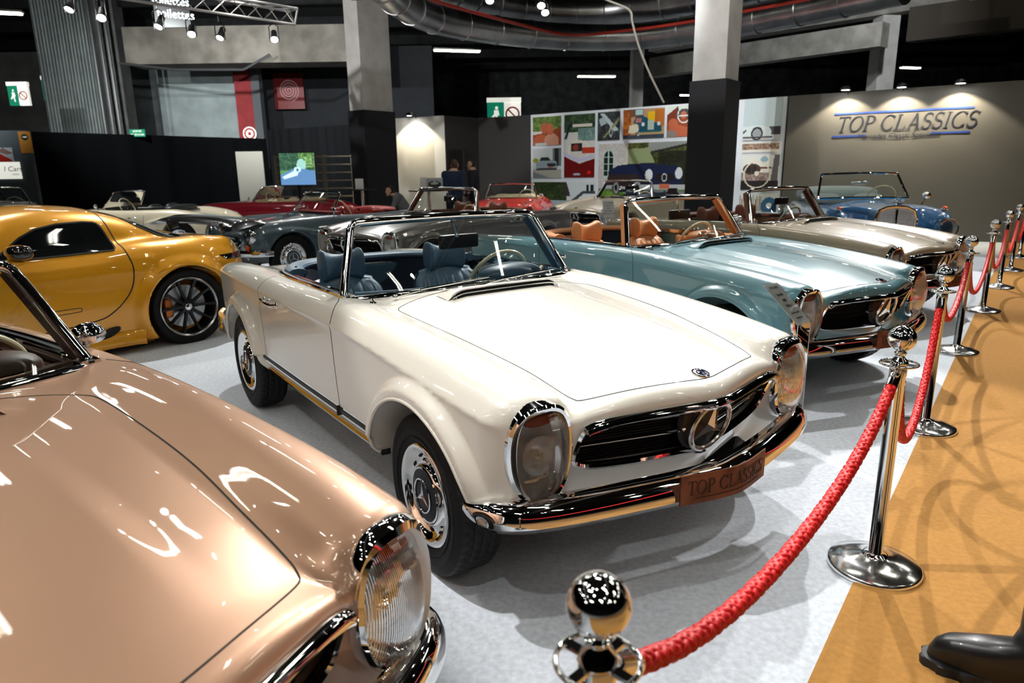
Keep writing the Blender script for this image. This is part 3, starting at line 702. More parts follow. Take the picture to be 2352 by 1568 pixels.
    # wipers
    for yb,y1,z1 in((-.12,.30,.0),(-.52,-.10,.0)):
        b0=np.array([.47,yb,.945]);
        pb=[base(yb+.02)+[.07,0,.008],base(yb+.18)+[.045,0,.025],base(yb+.36)+[.03,0,.035]]
        m=MB();m.tube(resamp(pb,8),.004);m.ell(pb[0],(.014,.014,.014));m.tube([np.array(pb[2])-[0,.22,.012],pb[2],np.array(pb[2])+[0,.2,.012]],.004);w_=fin(m,'wiper',CHROME,R)
        m=MB();m.tube([np.array(pb[2])-[.008,.22,.018],np.array(pb[2])-[.008,0,.006],np.array(pb[2])+[-.008,.2,.006]],.003);fin(m,'wiper_blade',BLK,w_)
    # cowl vent: raised body-colour scoop with chrome grid facing forward
    m=MB();G=[]
    for t in np.linspace(0,1,33):
        y=-.33+.66*t;e=min(1,min(t,1-t)*9);xf=.615-.03*(y/.33)**2;zt=march(P113n,[(xf,y,1.05)],(0,0,-1))[0][2];h_=.030*math.sin(e*PI/2)**.7
        xr=xf-.14;zr=march(P113n,[(xr,y,1.05)],(0,0,-1))[0][2]
        G.append([(xf+.004,y,zt-.004),(xf-.004,y,zt+h_),(xf-.03,y,zt+h_+.006),(xf-.09,y,zr+h_*.8),(xr,y,zr-.002)])
    m.grid([[r[1],r[2],r[3],r[4]] for r in G]);cv=fin(m,'cowl_scoop',body,R,sharp=60)
    m=MB();m.grid([[r[0],(r[1][0]-.006,r[1][1],r[1][2]-.002)] for r in G[2:-2]]);fin(m,'scoop_opening',GAP,cv)
    m=MB()
    for k in range(3):
        m.sweep([(r[0][0]+.004-.008*k/2,r[0][1],r[0][2]+.003+(r[1][2]-r[0][2])*k/2) for r in G[1:-1]],[(-.003,-.002),(.003,-.002),(.003,.002),(-.003,.002)])
    for j in np.linspace(2,30,5).astype(int):r=G[j];m.tube([r[0],r[1]],.0022,6)
    fin(m,'scoop_grille',CHROME,cv,smooth=False)
    # -------- cabin
    m=MB();G=[]
    for t in np.linspace(-1,1,31):
        y=.64*t;xb=.20+.13*(1-(t)**2);G.append([(xb+.04,y,.915),(xb-.04,y,.918),(xb-.14,y,.905),(xb-.175,y,.88),(xb-.15,y,.82),(xb-.16,y,.70),(xb-.02,y,.60)])
    m.grid(G);fin(m,'dashboard',inter,R,sharp=70)
    m=MB();m.ell((.05,.40,.915),(.12,.20,.065),28,14,pw=.85);fin(m,'instrument_hood',inter,R)
    wood=mat('varnished_wood',(.25,.09,.03),.3,coat=1)
    m=MB();m.sweep([(.20+.13*(1-(y/.66)**2)+.0,y,.932-.0*y) for y in np.linspace(-.63,.63,21)],[(-.012,-.006),(.012,-.006),(.012,.006),(-.012,.006)]);fin(m,'dash_top_rail',inter,R)
    # steering wheel
    ivory=mat('ivory_plastic',hexc=(214,205,170),rough=.25,coat=.5)
    Rs=np.array(Euler((0,math.radians(-62),0)).to_matrix());cc=np.array([-.085,.40,.865])
    m=MB();ring=[cc+Rs@np.array([.198*math.cos(a),.198*math.sin(a),0]) for a in np.linspace(0,2*PI,56,endpoint=False)];m.tube(ring,.0115,10,closed=True,up=Rs@np.array([0,0,1.]))
    sw=fin(m,'steering_wheel',ivory,R)
    m=MB()
    for s in(1,-1):m.tube([cc+Rs@np.array([-.01,.03*s,-.02]),cc+Rs@np.array([-.015,.11*s,-.018]),cc+Rs@np.array([-.01,.19*s,0])],.008)
    m.tube([cc+Rs@np.array([0,0,-.02]),cc+Rs@np.array([0,0,-.25])],.02);fin(m,'steering_column',ivory,sw)
    m=MB();hr=[cc+Rs@np.array([.085*math.cos(a),.085*math.sin(a),.0]) for a in np.linspace(0,2*PI,40,endpoint=False)];m.tube(hr,.004,8,closed=True,up=Rs@np.array([0,0,1.]));m.lathe([(.045,-.02),(.045,-.005),(.03,.004),(.0001,.006)],30,'z',cc,R=Rs);fin(m,'horn_ring',CHROME,sw)
    # seats
    for s in(1,-1):
        m=MB();cy=.355*s
        m.ell((-.28,cy,.585),(.27,.245,.085),32,14,pw=.55,rot=(0,-.08,0));st=fin(m,'seat',inter,R,sharp=80)
        # backrest: pleated
        G=[];nu=60
        tl=-math.radians(14)
        def bk(u,v,o):
            # u -1..1 width, v 0..1 height ; o thickness sign
            hw=.245*(1-.10*max(0,v-.5)**1.0)*(1-.35*max(0,v-.78)**1.4*4);yy=u*hw
            ed=(1-abs(u)**4)**.5 if abs(u)<1 else 0
            th=.055*ed*(1-.5*max(0,v-.7))*(1 if v<.97 else .6)
            pl=.016*abs(math.sin(PI*(u*.5+.5)*7))**.6*sst(np.array(abs(u)),.82,.72)*sst(np.array(v),.92,.8) if o>0 else 0
            bulge=.03*sst(np.array(abs(u)),.55,.9)*o if o>0 else 0
            zz=.60+.285*v-.02*abs(u)**3*v+ .0;xx=-.53-.12*v+ (th+pl+bulge*.6)*o
            return(xx,cy+yy,zz)
        m=MB();U=np.linspace(-1,1,113);Vv=np.r_[np.linspace(0,.9,12),.94,.97,1.0]
        Gf=[[bk(u,v,1) for v in Vv] for u in U];Gb=[[bk(u,v,-1) for v in Vv] for u in U]
        m.grid(Gf,flip=True);m.grid(Gb)
        m.grid([[Gf[i][-1],(Gf[i][-1][0]*.5+Gb[i][-1][0]*.5,Gf[i][-1][1],Gf[i][-1][2]+.012),Gb[i][-1]] for i in range(len(U))],flip=True)
        fin(m,'backrest',inter,R,sharp=50)
        # headrest: bow-tie shape with two wings
        m=MB();G=[]
        for i,u in enumerate(np.linspace(-1,1,33)):
            hh=.070+.032*abs(u)**1.8;th=.050+.045*abs(u)**2.2;dp=.012+.0*u;rnd=max(.25,1-max(0,(abs(u)-.86)/.14)**2)**.5
            rw=[]
            for a in np.linspace(0,2*PI,24,endpoint=False):
                c_,s_=math.cos(a),math.sin(a);c_=math.copysign(abs(c_)**.7,c_);s_=math.copysign(abs(s_)**.7,s_)
                rw.append((-.655+c_*th*rnd*.8+.02*abs(u)**2,cy+u*.135,.955+s_*hh*rnd+.012*abs(u)**2))
            G.append(rw+[rw[0]])
        for e_ in(0,-1):
            cc_=np.mean(np.array(G[e_][:-1]),0);rw=[list(cc_+(np.array(p)-cc_)*.02) for p in G[e_]];G=[rw]+G if e_==0 else G+[rw]
        m.grid(G);hd=fin(m,'headrest',inter,R,sharp=80)
        for q in(-.05,.05):m=MB();m.tube([(-.655,cy+q,.82),(-.655,cy+q,.90)],.006);fin(m,'headrest_post',CHROME,hd)
    # rear padded rim + parcel shelf
    def rimp(t,off=0):
        a=PI*(t-.5);return np.array([-.44-(.78+off)*max(0,math.cos(a))**.62*1.0,(.60+off*.6)*math.copysign(abs(math.sin(a))**.75,math.sin(a)),0])
    pr_=resamp([rimp(t) for t in np.linspace(.06,.94,24)],60);m=MB();m.sweep(pr_+[0,0,.925],[(.05*math.cos(a)*1.15,.028*math.sin(a)) for a in np.linspace(0,2*PI,12,endpoint=False)]);fin(m,'padded_rim',inter,R)
    m=MB();m.grid([[(p[0]+.03,p[1]*.95,.92),(p[0]+.05,p[1]*.94,.75),(p[0]+.07,p[1]*.93,.60)] for p in pr_]);fin(m,'rear_trim',carpet,R)
    m=MB();m.box((-.9,0,.60),(.6,1.1,.02));fin(m,'parcel_shelf',carpet,R)
    # body-colour lid between the deck and padded rim is the deck itself
    for s in(1,-1):
        m=MB();m.box((-.12,.645*s,.80),(.75,.03,.17),bev=.012);m.tube([(-.45,.62*s,.86),(.2,.62*s,.86)],.03,12);dp=fin(m,'door_panel',inter,R)
        m=MB();m.tube([(-.42,.60*s,.895),(.18,.60*s,.895)],.006);fin(m,'door_rail',CHROME,dp)
    # -------- exhaust / underbody shadow piece, mirror
    m=MB();m.box((0,0,.36),(3.0,1.0,.06));m.box((0,0,.33),(2.9,.3,.10));m.tube([(-2.1,-.4,.28),(-1.7,-.4,.27)],.02)
    for ax in(AX,-AX+.02):m.tube([(ax,-.70,.325),(ax,.70,.325)],.045)
    fin(m,'chassis',DARK,R)
    hub=mat('hubdisc_slot',(.01,.015,.03))
    for s in(1,-1):
        wheel_parts('w',R,(AX,.735*s,.325),s,.308,.185,.190,'cap',hub,steer=math.radians(-3))
        wheel_parts('w',R,(-AX,.735*s,.325),s,.308,.185,.190,'cap',hub)
    return R
def copy_tree(o,parent=None):
    c=o.copy();COL.objects.link(c);c.parent=parent
    for ch in o.children:copy_tree(ch,c)
    return c
def recolour(root,mp):
    for o in [root]+list(root.children_recursive):
        if o.type!='MESH':continue
        for i,sl in enumerate(o.material_slots):
            m=o.data.materials[i]
            if m and m.name in mp:sl.link='OBJECT';sl.material=mp[m.name]
# ================================================================== other cars
def carF(P):
    def F(x,y,z,cav=True):
        ya=np.abs(y);g=lambda k:cs(x,*P[k])
        w,zc,zf,yf=g('w'),g('zc'),g('zf'),g('yf')
        Zh=zc-P.get('hc',.1)*ya**2
        nose=lambda a,b:cs(z,*P['nz'])-a*ya**2+b
        Fh=smax(z-Zh,x-nose(P.get('ns',.25),0),P.get('kn',.12))
        Fh=smax(Fh,ya-g('yi'),.10)
        Zf=zf-np.clip(ya-yf,-.4,.4)**2/g('rf')
        zm=P.get('zm',.62)
        Ys=w-P.get('sb',.35)*np.clip(z-zm,0,1)**2-P.get('sl',.30)*np.clip(zm-z,0,1)**2
        for ax in P['ax']:
            r=np.hypot(x-ax,z-P['R'])
            Ys=Ys+P.get('fl',.02)*sst(r,P['ra']+.12,P['ra']+.02)
            if P.get('brow'):
                Ys=Ys+P['brow']*np.exp(-((z-P['R']-P['ra']-.03+.18*np.abs(x-ax-.05)**2*1.5)/.035)**2)*sst(np.abs(x-ax),.75,.45)
        pf=P.get('pf',P['nz'][1][2]);Ff=smax(smax(z-Zf,ya-Ys,P.get('kf',.14)),x-(P['px']-P.get('ps',.5)*np.abs(ya-P['py'])**2-.3*np.clip(P['pz']-z,0,1)**1.5),P.get('kp',.12))
        Ff=smax(Ff,P.get('yin',.40)-ya,.1)
        B=smin(Fh,Ff,P.get('kv',.10))
        B=smax(B,(P['xr']+P.get('rs',.3)*ya**2+P.get('rz',.6)*np.abs(z-P.get('rzc',.55))**1.6)-x,P.get('kr',.15))
        B=smax(B,g('zb')-z,.03)
        if 'roof' in P:
            q=P['roof'];zr=cs(x,*q['z']);wr=cs(x,*q['w'])
            Gh=smax(z-zr+q.get('c',.12)*ya**2,ya-(wr-q.get('t',.45)*np.clip(z-q['zb'],0,1)),q.get('k',.12))
            Gh=smax(Gh,np.maximum(x-q['x1'],q['x0']-x),.03)
            B=smin(B,Gh,q.get('kb',.05))
        if cav:
            for ax in P['ax']:
                B=smax(B,-np.maximum(np.hypot(x-ax,z-P['R'])-P['ra'],P.get('wy',.5)-ya),.012)
            if 'tub' in P:
                x0,x1,hw=P['tub'];xm=(x0+x1)/2;e=(np.abs((x-xm)/((x1-x0)/2))**4+(ya/hw)**4+1e-9)**.25-1
                B=smax(B,-np.maximum(e*.5,.42-z),.02)
            if 'mouth' in P:
                my,mz,mh,mx=P['mouth'];e=((ya/my)**4+(np.abs(z-mz)/mh)**3+1e-9)**.25*.1-.1
                B=smax(B,-np.maximum(e,mx-x),.01)
        return B
    return F
def fit_paint(name,F,lo,hi,h,R,body,tubp=None,inter=None,extra=None):
    V,Q,N=isomesh(F,lo,hi,h);C=V[Q].mean(1);Nf=N[Q].mean(1);x,y,z=C.T;ya=abs(y);cls=np.zeros(len(Q),int);nm=['bodywork'];ml=[body]
    if tubp:
        x0,x1,hw=tubp;cls[(x>x0-.02)&(x<x1+.02)&(ya<hw+.01)&(z<.99)&(z>.40)&((Nf[:,2]<.6)|(z<.6))]=1;nm.append('cabin_lining');ml.append(inter)
    if extra:extra(cls,x,y,z,Nf,nm,ml)
    iso_parts(V,Q,N,cls,nm,ml,R)
def glass_frame(R,b,t,bw,tw,zb,zt,bow=.10,fr=CHROME,glass=GLASS,r=.013,split=False,name='windscreen_frame'):
    base=lambda u:np.array([b+bow*(1-u*u),bw*u,zb+.02*(1-u*u)]);top=lambda u:np.array([t+bow*.6*(1-u*u),tw*u,zt+.015*(1-u*u)])
    us=np.linspace(-1,1,21);path=[base(u) for u in us]+[base(1)+(top(1)-base(1))*k for k in(.3,.6,.9)]+[top(u) for u in us[::-1]]+[top(-1)+(base(-1)-top(-1))*k for k in(.1,.4,.7)]
    m=MB();m.tube(resamp(path,120,False,True),r,8,closed=True,up=(1,0,0));f=fin(m,name,fr,R)
    m=MB();m.grid([[base(u)+(top(u)-base(u))*v for v in np.linspace(0,1,6)] for u in us]);fin(m,'windscreen_glass',glass,f,sharp=80)
    if split:m=MB();m.tube([base(0),top(0)],r*.7,8);fin(m,'centre_bar',fr,f)
    return f
def sit(R,xs,cy,z,inter,w=.46,back=.34,hr=False):
    for s in(1,-1):
        m=MB();m.ell((xs+.25,cy*s,z-.05),(.26,w/2,.09),24,10,pw=.6);st=fin(m,'seat',inter,R)
        m=MB();m.ell((xs-.03,cy*s,z+back*.42),(.075,w/2,back*.62),24,12,pw=.6,rot=(0,-.2,0));fin(m,'backrest',inter,R)
        if hr:
            m=MB();m.ell((xs-.12,cy*s,z+back*1.25),(.06,.14,.09),20,10,pw=.6);fin(m,'headrest',inter,R)
def swheel(R,c,r,tilt,m_,horn=True):
    Rs=np.array(Euler((0,math.radians(-tilt),0)).to_matrix());c=np.array(c,float)
    m=MB();m.tube([c+Rs@np.array([r*math.cos(a),r*math.sin(a),0]) for a in np.linspace(0,2*PI,40,endpoint=False)],.011,8,closed=True,up=Rs@np.array([0,0,1.]));sw=fin(m,'steering_wheel',m_,R)
    m=MB()
    for a in(0,PI):m.tube([c,c+Rs@np.array([r*.97*math.sin(a)*0,r*.97*math.cos(a),0])],.008,8)
    m.tube([c,c+Rs@np.array([0,0,-.25])],.018,8);m.lathe([(.035,-.01),(.03,.01),(.0001,.014)],20,'z',c,R=Rs);m.tube([c+Rs@np.array([r*.5*math.cos(a),r*.5*math.sin(a),0]) for a in np.linspace(0,2*PI,28,endpoint=False)],.004,6,closed=True,up=Rs@np.array([0,0,1.]));fin(m,'steering_column',CHROME,sw)
def round_lamp(R,c,r,tilt=.1,tall=1.0,name='headlamp'):
    x,y,z=c;A=np.array(Euler((0,-tilt,0)).to_matrix())@np.diag([1,1,tall])
    m=MB();m.lathe([(r*1.12,-.06),(r*1.14,-.01),(r*1.06,.014),(r*.97,.012),(r*.95,0)],36,'x',c,R=A);b=fin(m,name,CHROME,R)
    m=MB();m.lathe([(r*.97,.006),(r*.8,.022),(r*.4,.034),(.0001,.038)],36,'x',c,R=A);fin(m,'lamp_lens',LENS,b)
    m=MB();m.lathe([(r*.95,.0),(r*.7,-.035),(r*.25,-.06),(.0001,-.062)],36,'x',c,R=A);fin(m,'lamp_reflector',MATS['lamp_reflector'],b)
    return b
# ---- fifties roadster (rounded fenders, brows over the wheel arches)
P190=dict(w=([-2.1,-1.9,-1.2,0,1.0,1.55,1.8],[.62,.74,.80,.80,.80,.77,.66]),zc=([-2.1,-1.7,-1.2,-.8,0,.45,.9,1.4,1.75,1.9],[.55,.70,.80,.85,.88,.90,.86,.80,.70,.60]),
 zf=([-2.1,-1.8,-1.4,-1.0,-.6,0,.5,1.0,1.4,1.7,1.85],[.56,.72,.84,.885,.87,.855,.86,.87,.85,.81,.74]),yf=([-2,-1.2,0,1.0,1.8],[.52,.58,.64,.62,.58]),yi=([-2,0,1,1.8],[.6,.7,.66,.55]),rf=([-2,0,1.8],[.35,.45,.30]),
 nz=([.2,.4,.55,.7,.9],[1.70,1.80,1.86,1.84,1.70]),ns=.55,px=1.80,py=.59,pz=.62,ps=1.2,kp=.14,hc=.12,ax=(1.2,-1.2),R=.325,ra=.365,fl=.015,brow=.035,xr=-2.05,rs=.35,rz=1.2,rzc=.5,kr=.2,zb=([-2.1,-1.5,0,1.6,1.9],[.34,.28,.25,.28,.36]),kf=.16,kv=.12,sl=.25,sb=.5,
 tub=(-.85,.38,.60),mouth=(.40,.56,.085,1.72))
def build_190():
    R=empty('open_roadster');body=MATS['paint_slot'];inter=MATS['leather_slot'];F=carF(P190)
    def ex(cls,x,y,z,Nf,nm,ml):
        ya=abs(y);nm+=['bonnet','door','door'];ml+=[body,body,body]
        cls[(x>.52)&(x<1.72)&(ya<.44-.06*np.clip(x-1,0,1))&(Nf[:,2]>.5)&(z>.66)]=2
        d=(x>-.55)&(x<.42)&(ya>.66)&(z>.34)&(z<.86);cls[d&(y>0)]=3;cls[d&(y<0)]=4
    fit_paint('r',F,(-2.25,-.95,.15),(2.05,.95,1.05),.019,R,body,P190['tub'],inter,ex)
    Fn=lambda x,y,z:F(x,y,z,False)
    for s in(1,-1):
        g=MB();seam(g,Fn,[(.42,.98*s,.36),(.42,.98*s,.6),(.42,.98*s,.78)],(0,-s,0),n=30,w=.006);seam(g,Fn,[(-.55,.98*s,.36),(-.55,.98*s,.6),(-.55,.98*s,.78)],(0,-s,0),n=30,w=.006);fin(g,'door_gap',GAP,R,smooth=False)
        round_lamp(R,(1.765,.60*s,.665),.098,.12,1.12)
        m=MB();m.ell((1.80,.62*s,.50),(.03,.038,.034));fin(m,'turn_indicator',MATS['amber_lens'],R)
        m=MB();Q=march(Fn,[(x,.98*s,.42) for x in np.linspace(-.75,.72,16)],(0,-s,0));m.sweep(Q,[(-.012,-.01),(.01,-.01),(.012,.01),(-.012,.01)]);fin(m,'side_trim',CHROME,R)
        m=MB();q=march(Fn,[(-.40,.98*s,.74),(-.25,.98*s,.74)],(0,-s,0));m.tube([q[0],(q[0]+q[1])/2+[0,.035*s,0],q[1]],.010);fin(m,'door_handle',CHROME,R)
        m=MB();m.ell((-1.96,.56*s,.60),(.05,.05,.09));fin(m,'tail_lamp',MATS['red_lens'],R)
        m=MB();m.tube([(.40,.66*s,.86),(.42,.69*s,.93)],.008);m.ell((.41,.70*s,.96),(.02,.05,.04));
        if s>0:fin(m,'door_mirror',CHROME,R)
    g=MB()
    for s in(1,-1):seam(g,Fn,[(.52,0,1.2),(.52,.30*s,1.2),(.55,.43*s,1.2),(.8,.45*s,1.2),(1.3,.42*s,1.2),(1.66,.36*s,1.2),(1.72,.2*s,1.2),(1.73,0,1.2)],(0,0,-1),n=70,w=.006)
    fin(g,'bonnet_gap',GAP,R,smooth=False)
    m=MB();G=[[(1.76,y,z) for z in(.46,.66)] for y in(-.45,.45)];m.grid(G);fin(m,'radiator_grille',GRMESH,R)
    m=MB();m.sweep([(1.845-.5*(.40*math.cos(a))**2,.40*math.cos(a),.56+.088*math.sin(a)) for a in np.linspace(0,2*PI,50,endpoint=False)],[(.012*math.cos(a),.012*math.sin(a)) for a in np.linspace(0,2*PI,8,endpoint=False)],up=(1,0,0),closed=True);fin(m,'grille_surround',CHROME,R)
    m=MB();m.box((1.82,0,.56),(.02,.74,.018),bev=.005);star_mb(m,(1.86,0,.56),.085,(0,-1,0),(0,0,1),(1,0,0),.014,.008);fin(m,'star_emblem',CHROME,R,sharp=20)
    for x0,sg in((1.93,1),(-2.10,-1)):
        xy=[(x0-sg*.42,-.79),(x0-sg*.22,-.74),(x0-sg*.06,-.5),(x0,0),(x0-sg*.06,.5),(x0-sg*.22,.74),(x0-sg*.42,.79)]
        m=MB();m.sweep(resamp([(a,b,.42) for a,b in xy],50),[(-.02,-.05),(.012,-.04),(.02,0),(.012,.04),(-.02,.05)],up=(0,0,1));b=fin(m,'front_bumper' if sg>0 else 'rear_bumper',CHROME,R)
        for s in(1,-1):m=MB();m.ell((x0-sg*.02,.28*s,.44),(.035,.03,.09),16,10,pw=.7);fin(m,'overrider',CHROME,b)
    glass_frame(R,.38,.16,.60,.50,.885,1.20,.12,split=False)
    m=MB();m.sweep([(.36-.12*(y/.6)**2,y,.90) for y in np.linspace(-.58,.58,21)],[(-.06,-.12),(.05,-.05),(.05,.02),(-.04,.03)]);fin(m,'dashboard',inter,R)
    swheel(R,(.02,.34,.90),.20,65,MATS['ivory_plastic']);sit(R,-.45,.30,.62,inter)
    m=MB();pr_=resamp([(-.35-.50*math.cos(a),.58*math.sin(a),.895) for a in np.linspace(-PI/2,PI/2,15)],40);m.tube(pr_,.035,10);fin(m,'padded_rim',inter,R)
    m=MB();m.ell((-.86,0,.90),(.18,.48,.055),32,10,pw=.8);fin(m,'folded_hood_cover',inter,R)
    m=MB();m.box((0,0,.30),(3.2,1.0,.10));fin(m,'chassis',DARK,R)
    for s in(1,-1):
        for ax in(1.2,-1.2):wheel_parts('n',R,(ax,.70*s,.325),s,.325,.17,.20,'cap',MATS['hubdisc_slot'])
    return R
# ---- fifties cabriolet with upright radiator
PPO=dict(w=([-2.3,-2.0,-1.2,0,1.0,1.6,2.1],[.66,.80,.87,.88,.87,.85,.76]),zc=([-2.3,-1.9,-1.2,-.8,0,.45,.9,1.5,1.95,2.1],[.60,.78,.90,.94,.96,.99,.98,.96,.93,.90]),
 zf=([-2.3,-1.8,-1.4,-1.0,-.6,0,.5,1.0,1.5,1.85,2.1],[.62,.82,.90,.93,.92,.91,.92,.925,.91,.88,.80]),yf=([-2,-1.2,0,1.0,2.0],[.60,.64,.70,.68,.665]),yi=([-2,.5,1.4,2.1],[.6,.60,.40,.28]),rf=([-2,0,2.0],[.35,.45,.22]),
 nz=([.2,.4,.6,.8,1.0],[1.90,1.96,1.99,1.98,1.92]),ns=.5,px=2.02,py=.67,pz=.60,ps=2.0,kp=.16,hc=.35,ax=(1.35,-1.35),R=.34,ra=.39,fl=.02,xr=-2.35,rs=.35,rz=1.0,rzc=.55,kr=.2,zb=([-2.3,-1.5,0,1.6,2.1],[.38,.28,.25,.28,.36]),kf=.16,kv=.10,sl=.25,sb=.5,kn=.05,tub=(-1.2,.42,.62))
def build_pont():
    R=empty('saloon_cabriolet');body=MATS['paint_slot'];inter=MATS['leather_slot'];F=carF(PPO);Fn=lambda x,y,z:F(x,y,z,False)
    def ex(cls,x,y,z,Nf,nm,ml):
        nm.append('bonnet');ml.append(body);cls[(x>.55)&(x<1.95)&(abs(y)<.50-.16*np.clip(x-.6,0,2))&(Nf[:,2]>.3)&(z>.8)]=2
    fit_paint('p',F,(-2.45,-1.0,.15),(2.2,1.0,1.1),.02,R,body,PPO['tub'],inter,ex)
    m=MB();o=[(-.235,.48),(.235,.48),(.245,.80),(.215,.90),(.12,.945),(0,.955),(-.12,.945),(-.215,.90),(-.245,.80)]
    m.sweep(resamp([(2.03,y,z) for y,z in o],70,False,True),[(-.02,-.06),(.02,-.06),(.024,.01),(.01,.022),(-.012,.018)],up=(1,0,0),closed=True);gs=fin(m,'grille_surround',CHROME,R)
    m=MB();m.poly([(2.02,y,z) for y,z in o],.03,(1,0,0));fin(m,'radiator_grille',mat('radiator_slats',(.35,.35,.36),.25,1,bump=(18,.8,'wave','Z')),R,smooth=False)
    m=MB();m.box((2.035,0,.70),(.02,.03,.46),bev=.006);fin(m,'grille_bar',CHROME,gs)
    m=MB();star_mb(m,(2.0,0,1.035),.038,(0,-1,0),(0,0,1),(1,0,0),.006,.004);m.tube([(2.0,0,.95),(2.0,0,1.0)],.008);m.lathe([(.03,0),(.02,.012),(.01,.03)],16,'z',(2.0,0,.955));fin(m,'star_emblem',CHROME,gs,sharp=20)
    for s in(1,-1):
        round_lamp(R,(2.02,.67*s,.68),.105,.08,1.1)
        m=MB();m.ell((1.80,.67*s,.925),(.075,.028,.028),20,10);ti=fin(m,'turn_indicator',MATS['amber_lens'],R);m=MB();m.ell((1.78,.67*s,.912),(.10,.034,.022),20,8);fin(m,'indicator_base',CHROME,ti)
        m=MB();m.box((1.98,.42*s,.60),(.03,.16,.10),bev=.02);fin(m,'horn_grille',CHROME,R)
        m=MB();m.ell((1.99,.52*s,.50),(.04,.07,.07),20,10);fin(m,'fog_lamp',CHROME,R)
        m=MB();m.tube([(.55,.80*s,.90),(.54,.84*s,.97),(.52,.86*s,1.02)],.009);m.ell((.52,.87*s,1.05),(.03,.065,.05),20,10);fin(m,'door_mirror',CHROME,R)
    glass_frame(R,.42,.10,.66,.56,1.0,1.37,.14,r=.018)
    m=MB();m.ell((.10+.10,0,1.24),(.03,.14,.03));fin(m,'interior_mirror',CHROME,R)
    m=MB();m.sweep([(.40-.12*(y/.6)**2,y,.99) for y in np.linspace(-.62,.62,21)],[(-.08,-.12),(.05,-.05),(.05,.02),(-.04,.03)]);fin(m,'dashboard',inter,R)
    swheel(R,(.02,.38,1.0),.21,62,MATS['ivory_plastic']);sit(R,-.45,.33,.66,inter,.52,.38)
    cv=mat('white_hood_cover',hexc=(205,220,222),rough=.6,sheen=.2)
    m=MB();m.ell((-1.2,0,1.03),(.35,.66,.13),40,14,pw=.65);fin(m,'folded_hood_cover',cv,R)
    xy=[(1.62,-.90),(1.85,-.86),(2.10,-.6),(2.17,0),(2.10,.6),(1.85,.86),(1.62,.90)];m=MB();m.sweep(resamp([(a,b,.46) for a,b in xy],50),[(-.02,-.06),(.014,-.05),(.024,0),(.014,.05),(-.02,.06)]);fin(m,'front_bumper',CHROME,R)
    m=MB();m.box((0,0,.32),(3.4,1.0,.10));fin(m,'chassis',DARK,R)
    for s in(1,-1):
        for ax in(1.35,-1.35):wheel_parts('n',R,(ax,.74*s,.34),s,.34,.18,.20,'cap',MATS['hubdisc_slot'])
    return R
# ---- modern wide coupe
PSL=dict(w=([-2.2,-2.0,-1.6,-1.2,-.7,0,.6,1.2,1.7,2.1,2.3],[.72,.86,.975,.99,.93,.905,.915,.965,.95,.86,.70]),zc=([-2.2,-2.0,-1.6,-1.2,-.5,.2,.6,1.4,2.0,2.3],[.87,.905,.925,.92,.89,.885,.88,.82,.70,.55]),
 zf=([-2.2,-1.9,-1.5,-1.1,-.6,0,.6,1.1,1.5,2.0,2.3],[.85,.905,.945,.945,.895,.875,.865,.87,.84,.70,.56]),yf=([-2,-1.2,0,1.0,2.0],[.66,.76,.74,.74,.60]),yi=([-2,0,1,2.2],[.75,.75,.75,.6]),rf=([-2,0,2.0],[.42,.6,.5]),
 nz=([.1,.3,.5,.7,.9],[2.15,2.22,2.25,2.15,1.9]),ns=.4,px=2.20,py=.6,pz=.5,ps=.8,kp=.2,hc=.06,ax=(1.34,-1.34),R=.345,ra=.375,fl=.045,wy=.60,xr=-2.16,rs=.26,rz=.45,rzc=.62,kr=.12,zb=([-2.2,-1.9,-1.5,0,1.6,2.2],[.38,.26,.12,.11,.12,.18]),kf=.13,kv=.12,sl=.16,sb=.55,zm=.60,
 roof=dict(z=([-1.80,-1.60,-1.36,-1.15,-.98,-.77,-.45,-.18,.12,.52],[.87,.93,1.03,1.13,1.19,1.245,1.268,1.245,1.13,.88]),w=([-1.7,-1.3,-1.0,-.5,.0,.5],[.60,.70,.77,.80,.79,.74]),zb=.86,x0=-1.76,x1=.52,c=.14,t=.50,k=.14,kb=.07))
